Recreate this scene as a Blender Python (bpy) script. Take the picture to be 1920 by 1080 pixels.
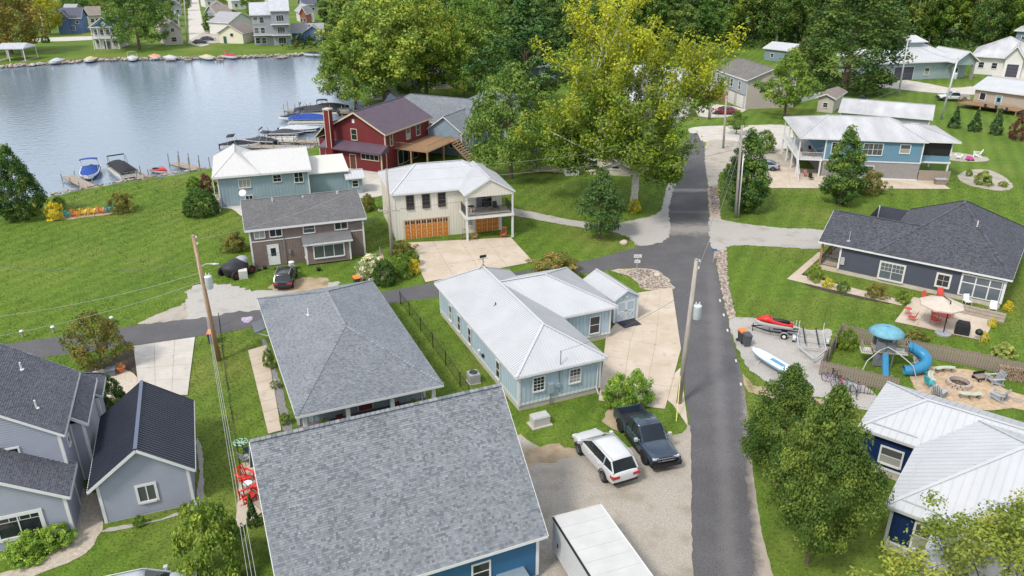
import bpy, bmesh, math, random
import numpy as np
from mathutils import Vector, Matrix, noise
from mathutils.geometry import tessellate_polygon
PI = math.pi
for o in list(bpy.data.objects): bpy.data.objects.remove(o)
S = bpy.context.scene
COL = S.collection
# ---------------------------------------------------------------- camera
CAM_H, PITCH, FPX = 30.0, math.radians(23.9), 1465.0
cd = bpy.data.cameras.new('camera'); cam = bpy.data.objects.new('camera', cd); COL.objects.link(cam)
cam.location = (0, 0, CAM_H); cam.rotation_euler = (PI/2-PITCH, 0, 0)
cd.sensor_width = 36; cd.lens = FPX/1920*36; cd.clip_end = 6000
S.camera = cam
# ---------------------------------------------------------------- sky, sun, exposure
SUN_EL, SUN_AZ = math.radians(50), math.radians(222)      # azimuth clockwise from +Y
W = bpy.data.worlds.new('World'); S.world = W; W.use_nodes = True
nt = W.node_tree; N = nt.nodes; LK = nt.links; N.clear()
sky = N.new('ShaderNodeTexSky'); sky.sky_type = 'NISHITA'; sky.sun_disc = False
sky.sun_elevation = SUN_EL; sky.sun_rotation = SUN_AZ; sky.air_density = 1.1; sky.dust_density = 1.5
tc = N.new('ShaderNodeTexCoord'); mp = N.new('ShaderNodeMapping'); mp.inputs['Scale'].default_value = (1.6, 1.6, 5.5)
nz = N.new('ShaderNodeTexNoise'); nz.inputs['Scale'].default_value = 1.5; nz.inputs['Detail'].default_value = 5
rp = N.new('ShaderNodeValToRGB'); rp.color_ramp.elements[0].position = .36; rp.color_ramp.elements[1].position = .60
mx = N.new('ShaderNodeMixRGB'); mx.inputs[2].default_value = (10.5, 10.9, 11.6, 1)
bg = N.new('ShaderNodeBackground'); bg.inputs[1].default_value = .070; wo = N.new('ShaderNodeOutputWorld')
LK.new(tc.outputs['Generated'], mp.inputs[0]); LK.new(mp.outputs[0], nz.inputs[0]); LK.new(nz.outputs[0], rp.inputs[0])
LK.new(rp.outputs[0], mx.inputs[0]); LK.new(sky.outputs[0], mx.inputs[1]); LK.new(mx.outputs[0], bg.inputs[0]); LK.new(bg.outputs[0], wo.inputs[0])
sd = bpy.data.lights.new('sun', 'SUN'); sd.energy = 1.5; sd.angle = math.radians(10); sd.color = (1, .95, .87)
sun = bpy.data.objects.new('sun', sd); COL.objects.link(sun); sun.location = (0, 0, 80)
sdir = Vector((math.sin(SUN_AZ)*math.cos(SUN_EL), math.cos(SUN_AZ)*math.cos(SUN_EL), math.sin(SUN_EL)))
sun.rotation_euler = sdir.to_track_quat('Z', 'Y').to_euler()
S.view_settings.view_transform = 'Standard'; S.view_settings.look = 'None'; S.view_settings.exposure = 1.08; S.view_settings.gamma = 1
S.view_settings.use_curve_mapping = False
S.render.engine = 'CYCLES'
# ---------------------------------------------------------------- helpers
def at(px, py, z=0.0):
    'survey helper: point of the place at height z that the photograph shows at pixel px,py'
    c, s = math.cos(PITCH), math.sin(PITCH)
    dx = (px-960)/FPX; dy = (py-540)/FPX
    t = (z-CAM_H)/(-s-dy*c)
    return Vector((dx*t, (c-dy*s)*t, z))
def tag(o, label=None, cat=None, group=None, kind=None):
    if label: o['label'] = label
    if cat: o['category'] = cat
    if group: o['group'] = group
    if kind: o['kind'] = kind
    return o
def thing(name, label, cat, loc=(0, 0, 0), rz=0, group=None):
    o = bpy.data.objects.new(name, None); COL.objects.link(o); o.empty_display_size = .2
    o.location = loc; o.rotation_euler = (0, 0, rz)
    return tag(o, label, cat, group)
def copy_tree(o, parent=None):
    c = o.copy(); COL.objects.link(c); c.parent = parent
    for ch in list(KIDS.get(o.name, [])):
        k = copy_tree(ch, c); KIDS.setdefault(c.name, []).append(k)
    return c
KIDS = {}
def adopt(o, parent):
    if parent is not None:
        o.parent = parent; KIDS.setdefault(parent.name, []).append(o)
def mesh_obj(name, me, mat, parent=None, smooth=False):
    if mat is not None: me.materials.append(mat)
    if smooth: me.polygons.foreach_set('use_smooth', [True]*len(me.polygons))
    o = bpy.data.objects.new(name, me); COL.objects.link(o); adopt(o, parent)
    return o
def inst(name, me, parent=None, M=None):
    o = bpy.data.objects.new(name, me); COL.objects.link(o); adopt(o, parent)
    if M is not None: o.matrix_local = M
    return o
class MB:
    def __init__(s): s.v = []; s.f = []
    def add(s, vs, fs):
        o = len(s.v); s.v += [tuple(p) for p in vs]; s.f += [tuple(i+o for i in f) for f in fs]; return s
    def box(s, x0, x1, y0, y1, z0, z1):
        return s.add([(x0,y0,z0),(x1,y0,z0),(x1,y1,z0),(x0,y1,z0),(x0,y0,z1),(x1,y0,z1),(x1,y1,z1),(x0,y1,z1)],
                     [(0,3,2,1),(4,5,6,7),(0,1,5,4),(1,2,6,5),(2,3,7,6),(3,0,4,7)])
    def bas(s, o, ex, ey, ez, x0, x1, y0, y1, z0, z1):
        o, ex, ey, ez = Vector(o), Vector(ex), Vector(ey), Vector(ez)
        P = [o+ex*x+ey*y+ez*z for z in (z0, z1) for x, y in ((x0,y0),(x1,y0),(x1,y1),(x0,y1))]
        f = [(0,3,2,1),(4,5,6,7),(0,1,5,4),(1,2,6,5),(2,3,7,6),(3,0,4,7)]
        if ex.cross(ey).dot(ez) < 0: f = [q[::-1] for q in f]
        return s.add(P, f)
    def beam(s, a, b, w, h=None, up=(0, 0, 1)):
        a, b = Vector(a), Vector(b); h = h or w; d = b-a; L = d.length
        if L < 1e-6: return s
        d /= L; up = Vector(up)
        if abs(d.dot(up)) > .98: up = Vector((0, 1, 0))
        x = d.cross(up).normalized(); u = x.cross(d)
        return s.bas(a, d, x, u, 0, L, -w/2, w/2, -h/2, h/2)
    def tube(s, pts, r, n=8, cap=True):
        pts = [Vector(p) for p in pts]; k = len(pts); rs = r if isinstance(r, (list, tuple)) else [r]*k
        rings = []; x = None
        for i, p in enumerate(pts):
            d = (pts[min(i+1, k-1)]-pts[max(i-1, 0)])
            d = d.normalized() if d.length > 1e-9 else Vector((0, 0, 1))
            if x is None: x = d.orthogonal().normalized()
            else:
                x = x-d*x.dot(d); x = x.normalized() if x.length > 1e-6 else d.orthogonal().normalized()
            y = d.cross(x)
            rings.append([p+(x*math.cos(2*PI*j/n)+y*math.sin(2*PI*j/n))*rs[i] for j in range(n)])
        return s.loft(rings, cap)
    def loft(s, rings, cap=True, closed=True):
        n = len(rings[0]); vs = [p for r in rings for p in r]; fs = []
        for i in range(len(rings)-1):
            for j in range(n if closed else n-1):
                a = i*n+j; b = i*n+(j+1) % n; fs.append((a, b, b+n, a+n))
        if cap:
            fs.append(tuple(range(n))[::-1]); fs.append(tuple(range((len(rings)-1)*n, len(rings)*n)))
        return s.add(vs, fs)
    def lathe(s, prof, n=16, c=(0, 0, 0), axis='z'):
        rings = []
        for r, z in prof:
            R = []
            for j in range(n):
                a = 2*PI*j/n; x, y = r*math.cos(a), r*math.sin(a)
                R.append((c[0]+x, c[1]+y, c[2]+z) if axis == 'z' else (c[0]+x, c[1]+z, c[2]-y) if axis == 'y' else (c[0]+z, c[1]+x, c[2]+y))
            rings.append(R)
        return s.loft(rings)
    def prism(s, poly, z0, z1):
        n = len(poly); v = [(x, y, z0) for x, y in poly]+[(x, y, z1) for x, y in poly]
        f = [tuple(range(n))[::-1], tuple(range(n, 2*n))]+[(i, (i+1) % n, (i+1) % n+n, i+n) for i in range(n)]
        return s.add(v, f)
    def poly(s, pts): return s.add(pts, [tuple(range(len(pts)))])
    def mesh(s, name):
        me = bpy.data.meshes.new(name); me.from_pydata([tuple(p) for p in s.v], [], s.f); me.update(); return me
    def build(s, name, mat, parent=None, smooth=False): return mesh_obj(name, s.mesh(name), mat, parent, smooth)
def ico(c, r, sub=2):
    bm = bmesh.new(); bmesh.ops.create_icosphere(bm, subdivisions=sub, radius=1)
    v = [(c[0]+p.co.x*r[0], c[1]+p.co.y*r[1], c[2]+p.co.z*r[2]) for p in bm.verts]; f = [tuple(q.index for q in a.verts) for a in bm.faces]; bm.free()
    return v, f
# ---------------------------------------------------------------- materials
MATS = {}
def newmat(name):
    m = bpy.data.materials.new(name); m.use_nodes = True; n = m.node_tree.nodes; b = n['Principled BSDF']; MATS[name] = m
    return m, n, m.node_tree.links, b
def rgba(c): return (c[0], c[1], c[2], 1)
def mat(name, c, rough=.6, var=.12, scale=3.0, bump=0, bscale=40, metal=0, spec=.3, stretch=None, c2=None, detail=4):
    if name in MATS: return MATS[name]
    m, n, l, b = newmat(name)
    b.inputs['Roughness'].default_value = rough; b.inputs['Metallic'].default_value = metal; b.inputs['Specular IOR Level'].default_value = spec
    tc = n.new('ShaderNodeTexCoord'); src = tc.outputs['Object']
    if stretch:
        mp = n.new('ShaderNodeMapping'); mp.inputs['Scale'].default_value = stretch; l.new(src, mp.inputs[0]); src = mp.outputs[0]
    nz = n.new('ShaderNodeTexNoise'); nz.inputs['Scale'].default_value = scale; nz.inputs['Detail'].default_value = detail; l.new(src, nz.inputs[0])
    r = n.new('ShaderNodeValToRGB'); r.color_ramp.elements[0].position = .3; r.color_ramp.elements[1].position = .7
    c2 = c2 or [min(1, x*(1+var)) for x in c]
    r.color_ramp.elements[0].color = rgba([x*(1-var) for x in c]); r.color_ramp.elements[1].color = rgba(c2)
    l.new(nz.outputs[0], r.inputs[0]); l.new(r.outputs[0], b.inputs['Base Color'])
    if bump:
        n2 = n.new('ShaderNodeTexNoise'); n2.inputs['Scale'].default_value = bscale; n2.inputs['Detail'].default_value = 3; l.new(src, n2.inputs[0])
        bp = n.new('ShaderNodeBump'); bp.inputs['Strength'].default_value = bump; bp.inputs['Distance'].default_value = .03; l.new(n2.outputs[0], bp.inputs['Height']); l.new(bp.outputs[0], b.inputs['Normal'])
    return m
def blend_mat(name, cols, scales, rough=.9, bump=.4, bscale=30, wave=None):
    'ground cover: several noises of different size mix a list of colours'
    m, n, l, b = newmat(name); b.inputs['Roughness'].default_value = rough; b.inputs['Specular IOR Level'].default_value = .15
    geo = n.new('ShaderNodeNewGeometry'); pos = geo.outputs['Position']; cur = None
    for i, (c, sc) in enumerate(zip(cols, [None]+scales)):
        if cur is None:
            rg = n.new('ShaderNodeRGB'); rg.outputs[0].default_value = rgba(c); cur = rg.outputs[0]; continue
        nz = n.new('ShaderNodeTexNoise'); nz.inputs['Scale'].default_value = sc[0]; nz.inputs['Detail'].default_value = 4
        l.new(pos, nz.inputs[0]); r = n.new('ShaderNodeValToRGB'); r.color_ramp.elements[0].position = sc[1]; r.color_ramp.elements[1].position = sc[2]
        l.new(nz.outputs[0], r.inputs[0]); mx = n.new('ShaderNodeMixRGB'); mx.inputs[2].default_value = rgba(c); l.new(r.outputs[0], mx.inputs[0]); l.new(cur, mx.inputs[1]); cur = mx.outputs[0]
    if wave:
        mp = n.new('ShaderNodeMapping'); mp.inputs['Rotation'].default_value = (0, 0, wave[1]); l.new(pos, mp.inputs[0])
        wv = n.new('ShaderNodeTexWave'); wv.inputs['Scale'].default_value = wave[0]; wv.inputs['Distortion'].default_value = 1.2; wv.inputs['Detail'].default_value = 2; l.new(mp.outputs[0], wv.inputs[0])
        mr = n.new('ShaderNodeMapRange'); mr.inputs['To Min'].default_value = 1-wave[2]; mr.inputs['To Max'].default_value = 1+wave[2]; l.new(wv.outputs['Fac'], mr.inputs[0])
        ml = n.new('ShaderNodeMixRGB'); ml.blend_type = 'MULTIPLY'; ml.inputs[0].default_value = 1; l.new(cur, ml.inputs[1]); l.new(mr.outputs[0], ml.inputs[2]); cur = ml.outputs[0]
    l.new(cur, b.inputs['Base Color'])
    n2 = n.new('ShaderNodeTexNoise'); n2.inputs['Scale'].default_value = bscale; n2.inputs['Detail'].default_value = 4; l.new(pos, n2.inputs[0])
    bp = n.new('ShaderNodeBump'); bp.inputs['Strength'].default_value = bump; bp.inputs['Distance'].default_value = .06; l.new(n2.outputs[0], bp.inputs['Height']); l.new(bp.outputs[0], b.inputs['Normal'])
    return m
def shingle_mat(name, lo, mid, hi, rough=.85):
    m, n, l, b = newmat(name); b.inputs['Roughness'].default_value = rough; b.inputs['Specular IOR Level'].default_value = .2
    g = n.new('ShaderNodeNewGeometry'); oi = n.new('ShaderNodeObjectInfo'); ad = n.new('ShaderNodeMath'); l.new(g.outputs['Random Per Island'], ad.inputs[0]); l.new(oi.outputs['Random'], ad.inputs[1])
    fr = n.new('ShaderNodeMath'); fr.operation = 'FRACT'; l.new(ad.outputs[0], fr.inputs[0])
    r = n.new('ShaderNodeValToRGB'); e = r.color_ramp.elements; e[0].color = rgba(lo); e[1].color = rgba(hi); e[1].position = 1; x = e.new(.3); x.color = rgba(mid); x = e.new(.75); x.color = rgba([(p+q)/2 for p, q in zip(mid, hi)])
    l.new(fr.outputs[0], r.inputs[0])
    nz = n.new('ShaderNodeTexNoise'); nz.inputs['Scale'].default_value = .55; nz.inputs['Detail'].default_value = 5; l.new(g.outputs['Position'], nz.inputs[0])
    mr = n.new('ShaderNodeMapRange'); mr.inputs['From Min'].default_value = .3; mr.inputs['From Max'].default_value = .7; mr.inputs['To Min'].default_value = .93; mr.inputs['To Max'].default_value = 1.07; l.new(nz.outputs[0], mr.inputs[0])
    ml = n.new('ShaderNodeMixRGB'); ml.blend_type = 'MULTIPLY'; ml.inputs[0].default_value = 1; l.new(r.outputs[0], ml.inputs[1]); l.new(mr.outputs[0], ml.inputs[2])
    tc = n.new('ShaderNodeTexCoord'); mp = n.new('ShaderNodeMapping'); mp.inputs['Scale'].default_value = (2.2, .25, .25); l.new(tc.outputs['Object'], mp.inputs[0]); n3 = n.new('ShaderNodeTexNoise'); n3.inputs['Scale'].default_value = 1.0; n3.inputs['Detail'].default_value = 6; l.new(mp.outputs[0], n3.inputs[0])
    m3 = n.new('ShaderNodeMapRange'); m3.inputs['From Min'].default_value = .35; m3.inputs['From Max'].default_value = .65; m3.inputs['To Min'].default_value = .97; m3.inputs['To Max'].default_value = 1.03; l.new(n3.outputs[0], m3.inputs[0]); k3 = n.new('ShaderNodeMixRGB'); k3.blend_type = 'MULTIPLY'; k3.inputs[0].default_value = 1; l.new(ml.outputs[0], k3.inputs[1]); l.new(m3.outputs[0], k3.inputs[2]); l.new(k3.outputs[0], b.inputs['Base Color'])
    return m
def glass_mat(name, c=(.02, .025, .03), rough=.06):
    m, n, l, b = newmat(name); b.inputs['Base Color'].default_value = rgba(c); b.inputs['Roughness'].default_value = rough; b.inputs['Specular IOR Level'].default_value = .6
    return m
def leaf_mat(name, tint=(1, 1, 1), trans=.28):
    m, n, l, b = newmat(name); b.inputs['Roughness'].default_value = .55; b.inputs['Specular IOR Level'].default_value = .2
    a = n.new('ShaderNodeAttribute'); a.attribute_name = 'leafcol'
    oi = n.new('ShaderNodeObjectInfo'); hs = n.new('ShaderNodeHueSaturation')
    mr = n.new('ShaderNodeMapRange'); mr.inputs['To Min'].default_value = .485; mr.inputs['To Max'].default_value = .515; l.new(oi.outputs['Random'], mr.inputs[0]); l.new(mr.outputs[0], hs.inputs['Hue'])
    m2 = n.new('ShaderNodeMapRange'); m2.inputs['To Min'].default_value = 1.85; m2.inputs['To Max'].default_value = 1.4; l.new(oi.outputs['Random'], m2.inputs[0]); l.new(m2.outputs[0], hs.inputs['Value'])
    l.new(a.outputs['Color'], hs.inputs['Color']); l.new(hs.outputs[0], b.inputs['Base Color'])
    t = n.new('ShaderNodeBsdfTranslucent'); l.new(hs.outputs[0], t.inputs[0]); ms = n.new('ShaderNodeMixShader'); ms.inputs[0].default_value = trans
    l.new(b.outputs[0], ms.inputs[1]); l.new(t.outputs[0], ms.inputs[2]); l.new(ms.outputs[0], n['Material Output'].inputs[0])
    return m
def paint(name, c, rough=.25, coat=.6):
    m = mat(name, c, rough, .03, 2.0, spec=.5); b = m.node_tree.nodes['Principled BSDF']; b.inputs['Coat Weight'].default_value = coat; b.inputs['Coat Roughness'].default_value = .08
    return m
grass = blend_mat('grass', [(.096, .166, .018), (.074, .139, .015), (.130, .194, .026), (.168, .192, .042), (.052, .098, .012), (.185, .212, .048)], [(.12, .4, .62), (1.1, .45, .75), (.07, .50, .72), (4.5, .52, .70), (7.5, .56, .74)], bump=1, bscale=7, wave=(.16, .45, .09))
gravel = blend_mat('gravel', [(.38, .355, .32), (.48, .455, .43), (.29, .26, .22)], [(14, .42, .6), (.5, .55, .8)], bump=1, bscale=22)
tangravel = blend_mat('tan_gravel', [(.37, .325, .27), (.46, .42, .365), (.27, .24, .18)], [(13, .42, .6), (.6, .5, .8)], bump=1, bscale=22)
asphalt = blend_mat('asphalt', [(.103, .099, .103), (.128, .123, .127), (.165, .157, .154), (.076, .073, .077), (.168, .162, .164)], [(.45, .42, .72), (.16, .60, .85), (9, .5, .68), (14, .55, .72)], bump=.35, bscale=60)
dust = blend_mat('road_dust', [(.20, .18, .165), (.30, .275, .245), (.12, .115, .11)], [(.7, .4, .7), (2.2, .55, .75)], bump=.5, bscale=40)
concrete = blend_mat('concrete', [(.47, .39, .30), (.54, .465, .38), (.38, .31, .235)], [(.5, .4, .68), (1.7, .56, .8)], bump=.25, bscale=60)
concrete2 = blend_mat('pale_concrete', [(.47, .435, .385), (.53, .50, .455), (.39, .355, .30)], [(.5, .4, .68), (1.7, .56, .8)], bump=.25, bscale=60)
dirt = blend_mat('dirt', [(.34, .25, .16), (.45, .36, .25), (.16, .17, .05)], [(1.0, .4, .7), (.7, .56, .7)], bump=.8, bscale=20)
mulch = blend_mat('mulch', [(.05, .042, .035), (.11, .085, .065), (.08, .1, .04)], [(6, .4, .7), (1.5, .6, .8)], bump=1, bscale=15)
rockbed = blend_mat('rock_bed', [(.36, .28, .22), (.50, .42, .36), (.24, .18, .14)], [(5, .4, .6), (2, .5, .75)], bump=1, bscale=9)
white = mat('white_trim', (.62, .62, .615), .5, .04); offwhite = mat('off_white', (.58, .565, .515), .55, .05)
glass = glass_mat('window_glass'); glass_mid = glass_mat('dim_glass', (.075, .08, .085), .08); glass_curtain = glass_mat('curtained_glass', (.30, .295, .275), .12); glass_sky = glass_mat('bright_glass', (.10, .12, .14), .05)
black = mat('black_metal', (.018, .018, .02), .45, .1); rubber = mat('rubber', (.02, .02, .02), .8, .15)
grey_metal = mat('grey_metal', (.32, .33, .34), .4, .1, metal=.6); galv = mat('galvanised', (.52, .54, .55), .4, .08, metal=.4)
wood = mat('weathered_wood', (.30, .25, .20), .8, .25, 4, .4, 30, stretch=(1, 1, 6)); newwood = mat('cedar_wood', (.27, .165, .085), .7, .2, 4, .3, 30)
polewood = mat('pole_wood', (.36, .22, .13), .85, .25, 3, .4, 20, stretch=(4, 4, .5)); polegrey = mat('grey_pole_wood', (.36, .32, .28), .85, .2, 3, .4, 20, stretch=(4, 4, .5))
concwall = mat('foundation_concrete', (.45, .41, .35), .85, .12, 2, .3, 25)
orange = mat('orange_plastic', (.72, .20, .04), .5, .05); red = mat('red_paint', (.55, .03, .025), .4, .06)
bark = mat('bark', (.13, .095, .07), .9, .3, 5, .6, 15, stretch=(1, 1, .3)); palebark = mat('pale_bark', (.55, .52, .44), .8, .35, 2.2, .3, 12, c2=(.66, .64, .58))
MSH = {}
# ---------------------------------------------------------------- building kit
def rotp(O, a, u, v): return (O[0]+u*math.cos(a)-v*math.sin(a), O[1]+u*math.sin(a)+v*math.cos(a))
def topz(prof, s):
    for (a, za), (b, zb) in zip(prof, prof[1:]):
        if a-1e-6 <= s <= b+1e-6: return za+(zb-za)*(s-a)/max(b-a, 1e-9)
    return prof[0][1]
def span(prof, z):
    L = prof[-1][0]; lo, hi = None, None
    n = 60
    pts = sorted(set([p[0] for p in prof]+[L*i/n for i in range(n+1)]))
    ok = [s for s in pts if topz(prof, s) >= z-1e-6]
    if not ok: return None
    lo, hi = ok[0], ok[-1]
    for (a, za), (b, zb) in zip(prof, prof[1:]):       # exact crossings
        if (za-z)*(zb-z) < 0:
            s = a+(b-a)*(z-za)/(zb-za)
            if zb > za: lo = s
            else: hi = s
    return lo, hi
class Face:
    'a wall plane: starts at p0, runs to p1, outside is to the right of the run'
    def __init__(s, p0, p1):
        s.p0 = Vector((p0[0], p0[1], 0)); d = Vector((p1[0]-p0[0], p1[1]-p0[1], 0)); s.L = d.length; s.d = d/s.L; s.n = Vector((s.d.y, -s.d.x, 0)); s.z = Vector((0, 0, 1))
    def p(s, a, z, n=0): return s.p0+s.d*a+s.z*z+s.n*n
    def box(s, mb, a0, a1, z0, z1, n0, n1): mb.bas(s.p0, s.d, s.n, s.z, a0, a1, n0, n1, z0, z1)
def wall(root, p0, p1, z0, prof, siding, m, step=None):
    f = Face(p0, p1); mb = MB(); L = f.L
    if isinstance(prof, (int, float)): prof = [(0, prof), (L, prof)]
    zt = max(q[1] for q in prof)
    if siding == 'lap':
        step = step or .17; z = z0
        while z < zt-1e-4:
            z2 = min(z+step, zt); a = span(prof, z); b = span(prof, z2-1e-4)
            if a and b:
                mb.add([f.p(a[0], z, .034), f.p(a[1], z, .034), f.p(b[1], z2, .002), f.p(b[0], z2, .002), f.p(a[0], z, 0), f.p(a[1], z, 0)], [(0, 1, 2, 3), (4, 5, 1, 0)])
            z = z2
        mb.poly([f.p(0, z0, -.001), f.p(L, z0, -.001)]+[f.p(a, z, -.001) for a, z in prof[::-1]])
    else:
        mb.poly([f.p(0, z0), f.p(L, z0)]+[f.p(a, z) for a, z in prof[::-1]])
        if siding == 'batten':
            step = step or .4; k = int(L/step)
            for i in range(1, k+1):
                a = (i-.5)*L/(k); f.box(mb, a-.022, a+.022, z0, topz(prof, a)-.01, 0, .03)
    mb.build('wall', m, root)
    return f
FOOT = []
def walls(root, x0, x1, y0, y1, z0, z1, m, siding='lap', gable=None, zr=0, trim=None, step=None, skip=(), base=None):
    'four walls of a block; gable = y or x: the ends across that axis rise to zr'
    P = [(x0, y0), (x1, y0), (x1, y1), (x0, y1)]; F = []; FOOT.append([root.matrix_basis @ Vector((x, y, 0)) for x, y in P])
    for i in range(4):
        p0, p1 = P[i], P[(i+1) % 4]; L = math.hypot(p1[0]-p0[0], p1[1]-p0[1])
        pr = [(0, z1), (L/2, zr), (L, z1)] if (gable == 'y' and i in (0, 2)) or (gable == 'x' and i in (1, 3)) else [(0, z1), (L, z1)]
        F.append(Face(p0, p1) if i in skip else wall(root, p0, p1, z0, pr, siding, m, step))
    if trim:
        for i, (x, y) in enumerate(P):
            sx = 1 if x == x1 else -1; sy = 1 if y == y1 else -1
            b = MB(); b.box(min(x-sx*.11, x+sx*.055), max(x-sx*.11, x+sx*.055), min(y-sy*.11, y+sy*.055), max(y-sy*.11, y+sy*.055), z0, z1-.01); b.build('corner_trim', trim, root)
    if trim and base and gable is None and x1-x0 > 5:
        for x, y in ((x1-.25, y0-.06),): b = MB(); b.tube([(x, y-.2, z1+.05), (x, y, z1-.2), (x, y, z0), (x, y-.3, .08)], .04, 6); b.build('downspout', trim, root)
    if base:
        b = MB(); b.box(x0+.02, x1-.02, y0+.02, y1-.02, 0, z0); b.build('foundation', base, root)
    return F
def window(root, f, a, z, w, h, cols=1, rows=2, grid=None, trim=.09, tm=None, gm=None, sill=True):
    'trim boards round the opening; panes set back behind them'
    tm = tm or white; rs = random.Random(int(abs(f.p0.x*31+f.p0.y*17+a*53+z*7)*10)); auto = gm is None; pick_ = rs.choices([glass, glass_mid, glass_curtain], (5, 3, 2)); mb = MB(); n1 = .09; b = .045; gm = gm or pick_[0]
    f.box(mb, a-w/2-trim, a-w/2, z-trim, z+h+trim, b-.02, n1); f.box(mb, a+w/2, a+w/2+trim, z-trim, z+h+trim, b-.02, n1)
    f.box(mb, a-w/2, a+w/2, z+h, z+h+trim, b-.02, n1); f.box(mb, a-w/2, a+w/2, z-trim, z, b-.02, n1+.05)
    cw, rh = w/cols, h/rows
    for i in range(1, cols): f.box(mb, a-w/2+i*cw-.03, a-w/2+i*cw+.03, z, z+h, b-.02, b+.03)
    for j in range(1, rows): f.box(mb, a-w/2, a+w/2, z+j*rh-.02, z+j*rh+.02, b-.02, b+.025)
    if grid:
        gx, gy, rr = grid
        for i in range(cols):
            for j in range(rows):
                if rr == 'top' and j < rows-1: continue
                x0 = a-w/2+i*cw; z0 = z+j*rh
                for k in range(1, gx): f.box(mb, x0+k*cw/gx-.012, x0+k*cw/gx+.012, z0, z0+rh, b, b+.02)
                for k in range(1, gy): f.box(mb, x0, x0+cw, z0+k*rh/gy-.012, z0+k*rh/gy+.012, b, b+.02)
    o = mb.build('window', tm, root)
    for i in range(cols):
        for j in range(rows):
            p = MB(); x0 = a-w/2+i*cw+.005; x1 = x0+cw-.01; z0 = z+j*rh+.005; z1 = z0+rh-.01
            p.poly([f.p(x0, z0, b), f.p(x1, z0, b), f.p(x1, z1, b), f.p(x0, z1, b)]); p.build('pane', gm if not (auto and gm is glass_curtain and j == rows-1 and rows > 1) else glass_mid, o)
    return o
def door(root, f, a, z, w=.92, h=2.05, m=None, pane=None, trim=.09, tm=None):
    tm = tm or white; mb = MB(); f.box(mb, a-w/2, a+w/2, z, z+h, .005, .035); o = mb.build('door', m or white, root)
    t = MB(); f.box(t, a-w/2-trim, a-w/2, z, z+h+trim, .01, .055); f.box(t, a+w/2, a+w/2+trim, z, z+h+trim, .01, .055); f.box(t, a-w/2, a+w/2, z+h, z+h+trim, .01, .055); t.build('frame', tm, o)
    if pane:
        x, zz, pw, ph = pane; p = MB(); f.box(p, a+x-pw/2, a+x+pw/2, z+zz, z+zz+ph, .036, .042); p.build('pane', glass, o)
    k = MB(); v, ff = ico(f.p(a+w*.4, z+1, .07), (.035, .035, .035), 1); k.add(v, ff); k.build('handle', grey_metal, o)
    return o
def garage_door(root, f, a, z, w, h, m, tm=None, panes=True, rows=4, cols=8):
    tm = tm or white; t = MB(); f.box(t, a-w/2-.1, a-w/2, z, z+h+.1, .0, .05); f.box(t, a+w/2, a+w/2+.1, z, z+h+.1, .0, .05); f.box(t, a-w/2, a+w/2, z+h, z+h+.1, .0, .05); f.box(t, a-w/2, a+w/2, z, z+h, -.04, .006)
    o = t.build('garage_door', tm, root); rh = h/rows; cw = w/cols
    for j in range(rows):
        b = MB(); f.box(b, a-w/2, a+w/2, z+j*rh+.006, z+(j+1)*rh-.006, .007, .022)
        for i in range(cols):
            if not (panes and j == rows-1): f.box(b, a-w/2+i*cw+.06, a-w/2+(i+1)*cw-.06, z+j*rh+.07, z+(j+1)*rh-.07, .022, .032)
        b.build('panel', m, o)
    if panes:
        for i in range(cols):
            p = MB(); f.box(p, a-w/2+i*cw+.08, a-w/2+(i+1)*cw-.08, z+h-rh+.08, z+h-.1, .022, .03); p.build('pane', glass, o)
    return o
def slopes(x0, x1, y0, y1, ze, zr, axis, i0, i1):
    'roof planes: each polygon starts with its eave edge, counter-clockwise from above'
    if axis == 'y':
        xm = (x0+x1)/2; A, B = Vector((xm, y0+i0, zr)), Vector((xm, y1-i1, zr))
        a, b, c, d = [Vector(p) for p in ((x0, y0, ze), (x1, y0, ze), (x1, y1, ze), (x0, y1, ze))]
        P = [[b, c, B, A], [d, a, A, B]]
        if i0 > 0: P.append([a, b, A])
        if i1 > 0: P.append([c, d, B])
    else:
        ym = (y0+y1)/2; A, B = Vector((x0+i0, ym, zr)), Vector((x1-i1, ym, zr))
        a, b, c, d = [Vector(p) for p in ((x0, y0, ze), (x1, y0, ze), (x1, y1, ze), (x0, y1, ze))]
        P = [[a, b, B, A], [c, d, A, B]]
        if i0 > 0: P.append([d, a, A])
        if i1 > 0: P.append([b, c, B])
    return P, A, B
def plane2d(poly):
    o = poly[0]; s = (poly[1]-poly[0]).normalized(); n = (poly[1]-poly[0]).cross(poly[2]-poly[0]).normalized(); t = n.cross(s)
    return o, s, t, n, [((p-o).dot(s), (p-o).dot(t)) for p in poly]
def crange(q, k, val):
    'range of the other coordinate of convex polygon q where coordinate k equals val'
    r = []; n = len(q)
    for i in range(n):
        a, b = q[i], q[(i+1) % n]
        if (a[k]-val)*(b[k]-val) <= 0 and abs(a[k]-b[k]) > 1e-9:
            f = (val-a[k])/(b[k]-a[k]); r.append(a[1-k]+f*(b[1-k]-a[1-k]))
    return (min(r), max(r)) if len(r) > 1 else None
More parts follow.
